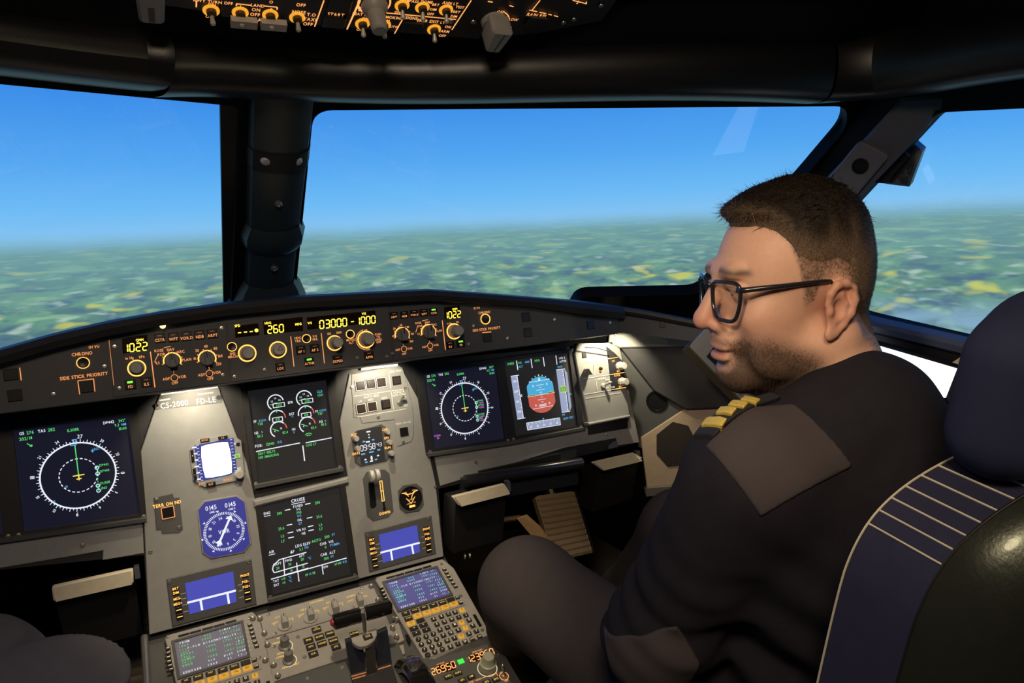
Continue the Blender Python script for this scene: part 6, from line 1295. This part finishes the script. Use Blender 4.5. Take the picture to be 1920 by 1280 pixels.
# ears
for s in (-1, 1):
    ex = -.009; n0 = np.array([-.35, s * .94, 0]); n0 /= np.linalg.norm(n0); a0 = np.array([.94, s * .35, 0]); a0 /= np.linalg.norm(a0); tilt = math.radians(12)
    a1 = a0 * math.cos(tilt) + np.array([0, 0, 1.]) * math.sin(tilt); b1 = np.cross(n0, a1) * (1 if np.cross(n0, a1)[2] > 0 else -1)
    EC = np.array([ex, s * .0755, -.022])
    er = lambda a, b, n: hw(*(EC + a1 * a + b1 * b + n0 * n)); ER = np.stack([a1, b1, n0]) @ HR
    V.ell(er(-.003, .004, .002), (.0165, .029, .0050), .006, ER)
    hel = [(.013, .004, .002), (.014, .017, .004), (.008, .028, .006), (-.003, .0315, .008), (-.014, .027, .010), (-.0195, .014, .011), (-.018, -.002, .010), (-.012, -.016, .007), (-.004, -.027, .005)]
    V.chain([er(*p) for p in hel], [.0035, .0042, .0046, .0048, .0048, .0046, .0042, .0040, .0045], .0035)
    V.chain([er(-.004, .018, .005), er(-.011, .008, .006), er(-.010, -.006, .006), er(-.001, -.014, .005)], [.003, .0034, .0034, .003], .003)
    V.ell(er(.000, .001, .009), (.0085, .0125, .0075), .003, ER, 's'); V.ell(er(-.009, .020, .011), (.0042, .007, .0045), .003, ER, 's')
    V.ell(er(.0095, -.003, .004), (.0045, .006, .004), .003, ER); V.ell(er(.002, -.028, .003), (.008, .0095, .0048), .005, ER)
headf = V.f.copy()
# hands: palm, thumb, four curled fingers each
def hand(wr, d, up, side):
    d, up = nrm(d), nrm(up); sd = np.cross(d, up) * side; pc = wr + d * .055
    Rp = np.stack([d, sd, up]); V.ell(pc, (.050, .040, .015), .012, Rp); V.cap(wr - d * .03, wr + d * .03, .028, .028, .015)
    for i, L in enumerate((.072, .080, .075, .060)):
        o = (1.5 - i) * .0195; a = pc + d * .036 + sd * o; b = a + d * L * .45 - up * .006; c = b + d * L * .28 - up * L * .30; e = c + d * L * .08 - up * L * .26
        V.chain([a - d * .02, b, c, e], [.0105, .0095, .0085, .0075], .004)
    a = pc - d * .025 + sd * .034; b = a + sd * .026 + d * .030 - up * .006; c = b + d * .030 + sd * .004 - up * .008; V.chain([a, b, c], [.0125, .0105, .0085], .006)
hand(LW, (.55, .75, -.12), (0, .12, 1), -1); hand(RW, (-.35, .9, -.12), (0, .12, 1), 1)
p, fc = V.poly(); q = hl(p); x, y, z = q.T; ay = np.abs(y)
nz = np.random.default_rng(3).random(len(p))
skin = np.tile(np.array([.60, .355, .250]), (len(p), 1)); L1 = lambda c, w_: skin * (1 - w_[:, None]) + np.array(c) * w_[:, None]
ball = lambda c, r: np.clip(1 - np.linalg.norm((q - c) * [1, 1, 1], axis=1) / r, 0, 1)
skin = L1((.52, .20, .15), .55 * smst(ball((.120, 0, -.04), .035), 0, .8)); 
for s in (-1, 1): skin = L1((.50, .20, .14), .5 * smst(ball((-.012, s * .085, -.018), .045), 0, .6)); skin = L1((.47, .22, .16), .3 * smst(ball((.065, s * .055, -.04), .04), 0, .8))
jl = smst(-z, .048 + 0 * z, .085) ; bd = smst(-z - .35 * np.clip(.062 - x, 0, .062), .040, .072) * smst(x, -.022, .006) * (1 - smst(-z, .128, .150)) * smst(x + z * .2, -.04, .0)
chinw = smst(-z, .088, .108) * smst(x, .0, .05); mo = smst(np.clip(-z, 0, 1), .055, .062) * smst(x, .072, .085) * (1 - smst(-z, .066, .070)) * .35  # chinw: beard plus painted-in shade under chin and jaw
bd = np.clip(bd * (.80 + .25 * nz) * (1 - .85 * smst(x, .080, .096) * (1 - smst(-z, .094, .108))) + chinw * .8 * (1 - smst(x, .082, .096)) + mo * nz, 0, .92) * (x > -.04)
skin = L1((.055, .037, .026), bd)
lip = np.exp(-((z + .0775) / .0095) ** 2) * smst(x, .094, .099) * (1 - smst(ay, .019, .024)); skin = L1((.42, .17, .15), np.clip(lip * .8, 0, 1))
brow = np.exp(-(((z - .027 + ay * .08) / .0045) ** 2)) * smst(x, .072, .082) * smst(ay, .010, .016) * (1 - smst(ay, .047, .055)); skin = L1((.07, .045, .032), np.clip(brow * .85, 0, 1))
# hairline in head coordinates: hair where z is above HL(x)
HX = [-.13, -.074, -.050, -.038, -.030, -.012, .004, .012, .020, .027, .033, .040, .050, .066, .10]; HZ = [-.090, -.086, -.064, -.030, .006, .022, .012, -.016, -.018, .004, .032, .056, .069, .076, .078]
hz = z - np.interp(x, HX, HZ); inh = smst(hz + .006 * (nz - .5), -.008, .018) * (.55 + .45 * nz) * (x > -.15) * (p[:, 2] > .14) * (1 - smst(ay, .082, .086)); skin = L1((.085, .057, .038), .9 * inh)
skm = tintmat('skin', .50, .12, noise=.07, scale=180, bump=.06, bscale=1500); skm.node_tree.nodes['Principled BSDF'].inputs['Specular IOR Level'].default_value = .3
man = Thing('person', 'seated man in dark pilot sweater with glasses, short beard and gold shoulder stripes', 'person', None, (.53, -.74), -.42)
man.root.name = 'person'
def mpart(name, p, fc, m, cols=None, parent=None, label=None):
    o = put(name, vmesh(name, p, fc, [m], cols, off=man.o), parent or man.root)
    if label: o['label'] = label
    return o
body = mpart('body', p, fc, skm, skin)
# ---------------------------------------------------------------- hair
S = V.sl(HC, .145); X, Y, Z = V.xyz(S); Q = [HR[i][0] * (X - HC[0]) + HR[i][1] * (Y - HC[1]) + HR[i][2] * (Z - HC[2]) for i in range(3)]
V2 = Vol(V.lo + V.h * np.array([q_.start for q_ in S]), V.lo + V.h * (np.array([q_.stop for q_ in S]) - 1), V.h)
# skull only (no ears): rebuild a smooth head for the hair to sit on
V3 = Vol(V2.lo, V2.lo + V.h * (np.array(V2.n) - 1), V.h); V_, V = V, V3
he((-.003, 0, .033), (.087, .076, .087), .01); he((-.039, 0, .0), (.048, .066, .06), .02); he((.030, 0, .01), (.066, .066, .085), .02)
V.cap(hw(-.026, 0, -.055), NB + (-.006, -.008, 0), .060, .070, .02)
V = V_; n3 = tuple(slice(0, k) for k in np.minimum(V2.n, V3.n)); hx, hy, hzz = (np.broadcast_to(k, V3.f.shape) for k in Q) if Q[0].shape == V3.f.shape else (None,) * 3
if hx is None:
    X, Y, Z = V3.xyz(tuple(slice(0, k) for k in V3.n)); Q = [HR[i][0] * (X - HC[0]) + HR[i][1] * (Y - HC[1]) + HR[i][2] * (Z - HC[2]) for i in range(3)]; hx, hy, hzz = Q
HZ2 = np.array(HZ) + [.02, .022, .022, .022, .022, .014, .022, .050, .052, .034, .010, .002, 0, 0, 0]; dl = hzz - np.interp(hx, HX, HZ2) + .0012 * np.sin(hx * 170 + 1); top = smst(hzz, .045, .10)
tn = .0015 + .0075 * top * smst(hx, -.12, .0) + .003 * top + .0022 * smst(hzz, .0, .05) + .006 * smst(hx, .03, .085) * smst(hzz, .06, .085)
rough = .0007 * np.sin(hx * 260 + 3 * np.sin(hy * 190)) * np.sin(hy * 300 + 2 * np.sin(hx * 150)) * (.3 + top)
th = (tn + rough) * smst(dl, -.002, .020) - .012 * (1 - smst(dl, -.012, .002))
V3.f = (V3.f - th).astype(np.float32); hp, hf = V3.poly(); hq = hl(hp)
dq = hq[:, 2] - np.interp(hq[:, 0], HX, HZ2); fade = smst(hq[:, 2] + .012 * np.sin(hq[:, 0] * 140) * np.sin(hq[:, 0] * 63 + 1), .026, .092) * smst(dq, .0, .035); fade = np.maximum(fade, smst(-hq[:, 0], .05, .09) * smst(hq[:, 2], -.03, .03) * .9)
hc = np.array([.125, .086, .057]) * (1 - fade[:, None]) + np.array([.010, .0068, .0048]) * fade[:, None]
hairm = tintmat('hair_dark_brown', .55, 0, noise=.45, scale=420, bump=.6, bscale=700); hairm.node_tree.nodes['Principled BSDF'].inputs['Specular IOR Level'].default_value = .15
# strands combed forward on top, down at the sides
vis = np.where((dq > -.003) & (np.linalg.norm(hp - HC, axis=1) < .15))[0]; pick = rng.choice(vis, 13000)
nv = np.zeros_like(hp); fa = np.array([f[:3] for f in hf]); e1 = np.cross(hp[fa[:, 1]] - hp[fa[:, 0]], hp[fa[:, 2]] - hp[fa[:, 0]])
for k in range(3): np.add.at(nv, fa[:, k], e1)
nv /= np.linalg.norm(nv, axis=1)[:, None] + 1e-12
sv, sf, scol = [], [], []; base = len(hp)
for i in pick:
    n = nv[i]; tz = smst(hq[i, 2], .05, .095); comb = (HR[0] * .8 + HR[1] * rng.normal(0, .5)) * tz + (-HR[2] * .8 - HR[0] * .35) * (1 - tz); comb = comb - n * (comb @ n)
    L = (.0035 + .013 * tz + .006 * tz * smst(hq[i, 0], .04, .08)) * rng.uniform(.6, 1.25); d = nrm(comb + n * (.35 + .75 * tz * rng.random()) + rng.normal(0, .15 + .15 * tz, 3)); t = nrm(np.cross(d, n)) * rng.uniform(.0003, .00055)
    o = hp[i] - n * .001; k = base + len(sv); m_ = o + d * L * .55; e = o + nrm(d - n * .35) * L
    sv += [o - t, o + t, m_ + t * .7, m_ - t * .7, e]; sf += [(k, k + 1, k + 2, k + 3), (k + 3, k + 2, k + 4)]; c = hc[i] * rng.uniform(.6, 2.0); scol += [c] * 5
mpart('hair', np.concatenate([hp, np.array(sv)]), hf + sf, hairm, np.concatenate([hc, np.array(scol)]))
# clipped fuzz on the faded sides
fz_ = np.where((inh > .25) & (hz < .05))[0]; pick2 = rng.choice(fz_, 3500)
# beard bristles on jaw and chin
bi = np.where(bd > .33)[0]; pick = rng.choice(bi, 8000); nb_ = np.zeros_like(p); fb_ = np.array([f[:3] for f in fc]); e1 = np.cross(p[fb_[:, 1]] - p[fb_[:, 0]], p[fb_[:, 2]] - p[fb_[:, 0]])
for k in range(3): np.add.at(nb_, fb_[:, k], e1)
nb_ /= np.linalg.norm(nb_, axis=1)[:, None] + 1e-12; sv, sf, scol = [], [], []
for i in pick:
    n = nb_[i]; d = nrm(n * .6 - HR[2] * .9 + HR[0] * .2 + rng.normal(0, .2, 3)); L = rng.uniform(.003, .006); t = nrm(np.cross(d, n) + 1e-6) * .00028; k = len(sv); o = p[i] - n * .0006
    sv += [o - t, o + t, o + d * L]; sf.append((k, k + 1, k + 2)); scol += [np.array([.06, .040, .027]) * rng.uniform(.5, 1.6)] * 3
for i in pick2:
    n = nb_[i]; d = nrm(n * .5 - HR[2] * .8 - HR[0] * .3 + rng.normal(0, .2, 3)); L = rng.uniform(.002, .0045); t = nrm(np.cross(d, n) + 1e-6) * .0003; k = len(sv); o = p[i] - n * .0006
    sv += [o - t, o + t, o + d * L]; sf.append((k, k + 1, k + 2)); scol += [np.array([.055, .037, .024]) * rng.uniform(.5, 1.6)] * 3
o = mpart('beard', np.array(sv), sf, hairm, np.array(scol)); o['kind'] = 'stuff'
# eyes
eb = B()
for s in (-1, 1):
    b = B(); b.lathe((0, 0, 0), [(.0001, -.0118)] + [(.0118 * math.cos(a), .0118 * math.sin(a)) for a in np.linspace(-1.4, 1.05, 10)], 20, mat('eye_white', (.62, .58, .54), .15), ax=HR[0], caps=False)
    b.lathe(HR[0] * .0103, [(.0058, 0), (.004, .0012), (.0001, .0017)], 16, mat('iris_dark', (.05, .045, .04), .1), ax=HR[0], caps=False)
    c = hw(.0825, s * .031, .000); put('eye', b.mesh('eye'), body, tuple(c - np.array(man.o)))
# ---------------------------------------------------------------- glasses
gl_ = mat('spectacle_frame_black', (.012, .014, .02), .25, coat=.3); fx = .113
glasses = mpart('spectacles', *(lambda b: (b.v, b.f))(B().tube([hw(fx - .002, -.009, .007), hw(fx + .002, 0, .010), hw(fx - .002, .009, .007)], .0022, None, 8)), gl_)
lensm = bpy.data.materials.new('spectacle_lens'); lensm.use_nodes = True; nt = lensm.node_tree; nt.nodes.clear()
o_ = nt.nodes.new('ShaderNodeOutputMaterial'); mx = nt.nodes.new('ShaderNodeMixShader'); tr = nt.nodes.new('ShaderNodeBsdfTransparent'); gs = nt.nodes.new('ShaderNodeBsdfGlossy'); fz = schlick(nt, .8); gs.inputs['Roughness'].default_value = .03
for a, b in ((fz.outputs[0], mx.inputs[0]), (tr.outputs[0], mx.inputs[1]), (gs.outputs[0], mx.inputs[2]), (mx.outputs[0], o_.inputs[0])): nt.links.new(a, b)
for s in (-1, 1):
    loop = rpoly([(-.0245, .019), (.0235, .0205), (.0225, -.004), (.0165, -.0205), (-.012, -.021), (-.022, -.009)], .014, 6); 
    P = [hw(fx - .004 - .013 * ((a * 1.1 + .024) / .05) ** 2, s * (.035 + a * 1.12), b_ * 1.14 - .009) for a, b_ in loop]
    P2 = P + [P[0], P[1]]; o = mpart('rim', *(lambda b: (b.v, b.f))(B().tube(P2, .0025, None, 8, False)), gl_, parent=glasses); o.location = (0, 0, 0)
    c = np.mean(P, 0) + HR[0] * .0008; o = put('lens', vmesh('lens', P + [c], [(i, (i + 1) % len(P), len(P)) for i in range(len(P))], [lensm], off=man.o), glasses)
    T = [hw(fx - .014, s * .0575, .006), hw(fx - .020, s * .0665, .007), hw(.05, s * .0735, .0095), hw(.012, s * .0765, .0115), hw(.004, s * .0775, .0120), hw(-.004, s * .0755, .0115), hw(-.016, s * .070, .002)]
    mpart('temple_arm', *(lambda b: (b.v, b.f))(B().tube(T, [.0032, .0034, .0030, .0026, .0024, .0022, .0018], None, 8)), gl_, parent=glasses)
# ---------------------------------------------------------------- sweater
W = Vol((.15, -.99, -.47), (.92, -.34, .26), .0042)
W.ell((.525, -.785, -.02), (.185, .122, .19), .03); W.ell((.525, -.745, -.23), (.185, .155, .18), .06)
W.cap((.375, -.775, .081), (.68, -.782, .012), .067, .062, .05); W.cap((.53, -.79, .135), (.39, -.778, .093), .068, .058, .05); W.cap((.54, -.79, .125), (.66, -.785, .025), .062, .05, .05)
W.cap((.53, -.86, .02), (.53, -.85, -.2), .07, .09, .06)
W.chain([LS, LE], [.071, .062], .03); W.chain([LE, LW], [.060, .042], .025); W.chain([RS, RE], [.073, .062], .03); W.chain([RE, RW], [.060, .042], .025)
X, Y, Z = W.xyz(tuple(slice(0, k) for k in W.n))
g = np.exp(-(((X - .36) / .13) ** 2 + ((Y + .83) / .12) ** 2 + ((Z + .15) / .13) ** 2)); W.f = W.f + (.0075 * g * np.sin(95 * (Z + .55 * X - .35 * Y) + 2.5 * np.sin(14 * X + 9 * Z))).astype(np.float32)
g2 = np.exp(-(((X - LE[0]) / .07) ** 2 + ((Y - LE[1]) / .09) ** 2 + ((Z - LE[2] - .06) / .07) ** 2)); W.f = W.f + (.004 * g2 * np.sin(150 * (Z - .6 * Y) + 2 * np.sin(30 * X))).astype(np.float32)
W.f = W.f + (.0012 * np.sin(40 * X + 2 * np.sin(31 * Z)) * np.sin(37 * Z + 2 * np.sin(29 * Y))).astype(np.float32)
sweatf = W.f.copy()
# neck opening
dn = nrm(hw(-.03, 0, -.05) - NB); W.f = np.maximum(W.f, -(np.sqrt(np.maximum(0, (X - NB[0]) ** 2 + (Y - NB[1] + .005) ** 2 + (Z - NB[2]) ** 2 - ((X - NB[0]) * dn[0] + (Y - NB[1]) * dn[1] + (Z - NB[2]) * dn[2]) ** 2)) - .060 + 0 * Z)) if False else W.f
kn = mat('sweater_knit_black', (.0165, .0155, .021), .9, noise=.2, bump=.35, bscale=1100, spec=.15); pat = mat('sweater_patch_cloth', (.058, .049, .051), .85, noise=.08, bump=.2, bscale=1400, spec=.15)
sp, sfc = W.poly(); mpart('sweater', sp, sfc, kn)
# rib collar hugging the neck between two tilted planes
cn = nrm((.04, .50, 1)); cc = np.array([.535, -.765, .158]); Sx = V.sl(cc, .14); G = Vol(V.lo + V.h * np.array([q_.start for q_ in Sx]), V.lo + V.h * (np.array([q_.stop for q_ in Sx]) - 1), V.h)
Xc, Yc, Zc = V.xyz(Sx); hgt = (Xc - cc[0]) * cn[0] + (Yc - cc[1]) * cn[1] + (Zc - cc[2]) * cn[2]; gf = np.maximum(headf[Sx] - .0055, np.abs(hgt + .03) - .034); m3 = tuple(slice(0, k) for k in np.minimum(gf.shape, G.f.shape)); G.f[m3] = gf[m3]
ca, cb = G.poly(); mpart('collar', ca, cb, kn)
def onto(px, fr, off, m, name, h=.0026, zlim=.09, parent=None, label=None, rim=.004):
    P = fr.ps(px); c = np.mean([fr.w(*q_) for q_ in P], 0); R = max(np.linalg.norm(fr.w(*q_) - c) for q_ in P) + .02
    G = Vol(c - R, c + R, h); Xg, Yg, Zg = G.xyz(tuple(slice(0, k) for k in G.n))
    # trilinear lookup of the sweater field
    idx = [np.clip((a - W.lo[i]) / W.h, 0, W.n[i] - 1.001) for i, a in enumerate(G.ax)]; i0 = [q_.astype(int) for q_ in idx]; fr_ = [q_ - q2 for q_, q2 in zip(idx, i0)]; F = 0
    for dx in (0, 1):
        for dy in (0, 1):
            for dz in (0, 1):
                wt = (fr_[0] if dx else 1 - fr_[0])[:, None, None] * (fr_[1] if dy else 1 - fr_[1])[None, :, None] * (fr_[2] if dz else 1 - fr_[2])[None, None, :]; F = F + wt * sweatf[np.ix_(i0[0] + dx, i0[1] + dy, i0[2] + dz)]
    A_, B_, N_ = (sum(v[i] * (q_ - fr.o[i]) for i, q_ in enumerate((Xg, Yg, Zg))) for v in (fr.u, fr.v, fr.n))
    sd = polysd(A_, B_, P); d = np.maximum(F - off, sd); d = np.maximum(d, -(F + .006)); d = np.maximum(d, np.abs(N_) - zlim); G.f = d.astype(np.float32)
    pv, pf = G.poly(); return mpart(name, pv, pf, m, parent=parent, label=label)
sh = np.array([.345, -.80, .13]); FS = Fr(sh, nrm((.75, -.62, -.15)), nrm((.25, .35, .9)) * 1.0)
FS = Fr(sh, nrm((.80, -.60, 0)), nrm((.35, .47, .81)))
onto([(1322, 835), (1408, 762), (1488, 752), (1600, 872), (1424, 972), (1360, 890)], FS, .0028, pat, 'shoulder_patch')
FE = Fr(LE, nrm((.80, -.60, 0)), (0, 0, 1)); onto([(1132, 1165), (1262, 1112), (1302, 1180), (1285, 1236), (1190, 1262), (1150, 1235)], FE, .003, pat, 'elbow_patch')
FT = Fr(np.array([.36, -.775, .155]), nrm((.80, -.60, 0)), nrm((.50, .67, .55)))
ep = [(1318, 786), (1352, 812), (1420, 772), (1452, 752), (1440, 735), (1388, 750)]
strap = onto([(1302, 797), (1338, 826), (1362, 808), (1420, 772), (1462, 750), (1445, 730), (1390, 748), (1318, 782)], FT, .0055, mat('epaulette_black', (.012, .012, .016), .8, bump=.2), 'epaulette', .0016)
gold = mat('gold_braid', (.78, .56, .10), .5, metal=.15, noise=.35, scale=500, bump=.8, bscale=900)
for (a, b) in (((1391, 751), (1419, 770)), ((1368, 761), (1396, 780)), ((1346, 771), (1374, 792)), ((1320, 785), (1356, 812))):
    a, b = np.array(a, float), np.array(b, float); t = nrm(b - a); n = np.array([-t[1], t[0]]); n = n if n[0] < 0 else -n
    k = 8.5; onto([tuple(a + n * k), tuple(a - n * k), tuple(b - n * k), tuple(b + n * k)], FT, .0085, gold, 'gold_stripe', .0014, parent=strap)
# ---------------------------------------------------------------- trousers and shoes
T = Vol((.15, -1.0, -.80), (.88, .16, -.10), .0065)
T.ell((.525, -.78, -.35), (.20, .15, .11), .05)
LK, LA, RK, RA = np.array([.292, -.365, -.222]), np.array([.405, -.03, -.66]), np.array([.665, -.315, -.235]), np.array([.62, .02, -.66])
T.chain([(.43, -.74, -.345), LK], [.100, .076], .05); T.chain([LK, (LK + LA) / 2 + (0, -.02, .0), LA], [.074, .066, .055], .03); T.chain([(.62, -.74, -.345), RK], [.100, .074], .05); T.chain([RK, (RK + RA) / 2 + (0, -.02, 0), RA], [.072, .064, .055], .03)
tp, tf = T.poly(); trm = mat('trouser_cloth_dark', (.046, .040, .042), .9, noise=.12, bump=.2, bscale=1200, spec=.15); mpart('trousers', tp, tf, trm)
shm = mat('shoe_leather_black', (.02, .018, .016), .3)
for A_ in (LA, RA):
    Sv = Vol(A_ - (.08, .12, .14), A_ + (.08, .26, .06), .006); Sv.ell(A_ + (0, .07, -.075), (.045, .13, .038), .02); Sv.ell(A_ + (0, -.01, -.05), (.042, .06, .05), .02); Sv.f = np.maximum(Sv.f, (-.7775 - Sv.ax[2])[None, None, :]).astype(np.float32)
    a, b = Sv.poly(); mpart('shoe', a, b, shm)
# the other crew member: only the knees reach into the picture
cap_ = Thing('person', 'person at the lower left corner, only the knees in dark grey trousers', 'person', None, (-.50, -.75), -.42)
K = Vol((-.80, -1.02, -.80), (-.16, .16, -.08), .007); K.ell((-.50, -.78, -.33), (.20, .16, .12), .05)
K1, K2 = atX(50, 1282, -.365) , atX(-70, 1300, -.46)
K.chain([(-.46, -.74, -.34), K1, (-.40, -.12, -.50), (-.41, -.02, -.68)], [.10, .082, .066, .055], .04); K.chain([(-.60, -.74, -.32), K2, (-.62, -.12, -.50), (-.62, -.02, -.68)], [.10, .08, .066, .055], .04)
a, b = K.poly(); put('trousers', vmesh('trousers', a, b, [mat('trouser_cloth_grey', (.10, .097, .10), .85, noise=.12, bump=.2, bscale=1200, spec=.15)], off=cap_.o), cap_.root)
for A_ in (np.array([-.41, -.02, -.66]), np.array([-.62, -.02, -.66])):
    Sv = Vol(A_ - (.08, .12, .14), A_ + (.08, .26, .06), .006); Sv.ell(A_ + (0, .07, -.075), (.045, .13, .038), .02); Sv.ell(A_ + (0, -.01, -.05), (.042, .06, .05), .02); Sv.f = np.maximum(Sv.f, (-.7775 - Sv.ax[2])[None, None, :]).astype(np.float32)
    a, b = Sv.poly(); put('shoe', vmesh('shoe', a, b, [shm], off=cap_.o), cap_.root)
print('knees', K1, K2)
# ================================================================ the man's seat
seat = Thing('pilot_seat', 'navy and black pilot seat with headrest and cream stitching on its edge', 'seat', None, (.55, -.8), -.6)
def vol_part(th, name, v, m, parent=None):
    a, b = v.poly(); return put(name, vmesh(name, a, b, [m], off=th.o), parent or th.root)
def rbox(V_, c, d, r, R, k=.006):
    """rounded box with local axes R (rows)"""
    c = np.array(c); d = np.array(d) / 2 - r
    def fn(X, Y, Z):
        X, Y, Z = X - c[0], Y - c[1], Z - c[2]; q = [np.abs(R[i][0] * X + R[i][1] * Y + R[i][2] * Z) - d[i] for i in range(3)]
        return np.sqrt(sum(np.maximum(a, 0) ** 2 for a in q)) + np.minimum(np.maximum(np.maximum(q[0], q[1]), q[2]), 0) - r
    V_.op(c, float(np.linalg.norm(d) + r), fn, k); return V_
rec = math.radians(9)                                        # backrest recline
SU = np.array([0, -math.sin(rec), math.cos(rec)]); SX = np.array([1, 0, 0.]); SN = np.cross(SX, SU)   # up the back, across, forward(-) normal
SN = -SN if SN[1] > 0 else SN                                # towards the tail
BC = np.array([.545, -.972, .12])                            # top middle of the backrest
HWt, TH = .232, .066
# outline of the backrest in (across, up)
out = [(-HWt, -.62), (-HWt, -.10), (-HWt + .015, -.035), (-HWt + .055, -.002), (-.10, .016), (0, .022), (.10, .016), (HWt - .055, -.002), (HWt - .015, -.035), (HWt, -.10), (HWt, -.62)]
def q3(a, u, n=0): return BC + SX * a + SU * u + SN * n
for _ in range(3): out = [out[0]] + [tuple(np.array(a) * w_ + np.array(c) * (1 - w_)) for a, c in zip(out, out[1:]) for w_ in (.75, .25)] + [out[-1]]
N = len(out)
b = B(); b.loft([[q3(a, u, n) for n in (-TH / 2, -TH * .36, TH * .36, TH / 2)] for a, u in out], seatb, closed=False)
band = seat.part('side_band', b, recalc=False)
bk = B()
fine = []
for i in range(N - 1):
    for t in (0, .5): fine.append(tuple(np.array(out[i]) * (1 - t) + np.array(out[i + 1]) * t))
fine.append(out[-1])
def shrink(k, dn): return [(a * (1 - k), min(u, .022) - (k * .25 if u > -.2 else 0)) for a, u in fine]
rings = [[q3(a, u, TH / 2 + h) for a, u in shrink(k, 0)] for k, h in ((0.0, -.002), (.03, .006), (.10, .020), (.30, .034), (.60, .042), (.95, .044))]
bk.loft([list(r) for r in zip(*rings)], leath, closed=False)
seat.part('leather_back', bk, recalc=False)
fr_ = B(); rings = [[q3(a, u, -TH / 2 - h) for a, u in shrink(k, 0)] for k, h in ((0.0, -.002), (.05, .010), (.25, .016), (.95, .012))]
fr_.loft([list(r) for r in zip(*rings)], navy, closed=False); seat.part('front_cushion', fr_, recalc=False)
# stitches across the top edge band and along its rims
for i, s in enumerate(np.linspace(.25, .58, 13)):
    i0 = s * (len(fine) - 1); j = int(i0); p = np.array(fine[j]) * (1 - i0 + j) + np.array(fine[min(j + 1, len(fine) - 1)]) * (i0 - j)
    tg = nrm(np.array(fine[min(j + 2, len(fine) - 1)]) - np.array(fine[max(0, j - 1)])); nn = np.array([-tg[1], tg[0]]) * .0012
    P = [q3(p[0] + nn[0], p[1] + nn[1], TH * t) for t in np.linspace(-.5, .5, 9)]
    seat.part('stitch_row', B().tube(P, .0010, st, 5))
for n in (-TH / 2 - .001, TH / 2 + .001): seat.part('seam_thread', B().tube([q3(a * 1.003, u + .001, n) for a, u in fine[:len(fine) // 2]], .0010, st if n < 0 else black, 5))
# headrest
HV = Vol((.33, -1.14, .10), (.78, -.86, .36), .0045); HRr = np.stack([SX, SN, SU])
hc_ = BC + SU * .090 + SX * .012
rbox(HV, hc_, (.30, .085, .15), .041, HRr); rbox(HV, hc_ + SU * .025, (.22, .085, .14), .041, HRr, .03)
vol_part(seat, 'headrest', HV, navy)
for s in (-1, 1): seat.part('headrest_post', B().tube([q3(s * .06, -.05), q3(s * .06, .08)], .008, steel, 10))
# pan, frame, legs
PV = Vol((.27, -1.02, -.56), (.83, -.36, -.36), .008); I3 = np.eye(3); rbox(PV, (.545, -.70, -.475), (.47, .54, .11), .035, I3)
vol_part(seat, 'seat_cushion', PV, navy)
seat.part('pedestal', B().rect((.545, -.72), .34, .40, -.78, -.53, fbl, .01), bevel=.01)
seat.part('side_frame', B().box((.30, -.78, -.50), (.022, .36, .09), fbl)); seat.part('side_frame', B().box((.79, -.78, -.50), (.022, .36, .09), fbl))
seat.part('armrest', B().box((.815, -.76, -.20), (.05, .28, .045), leath), bevel=.015)
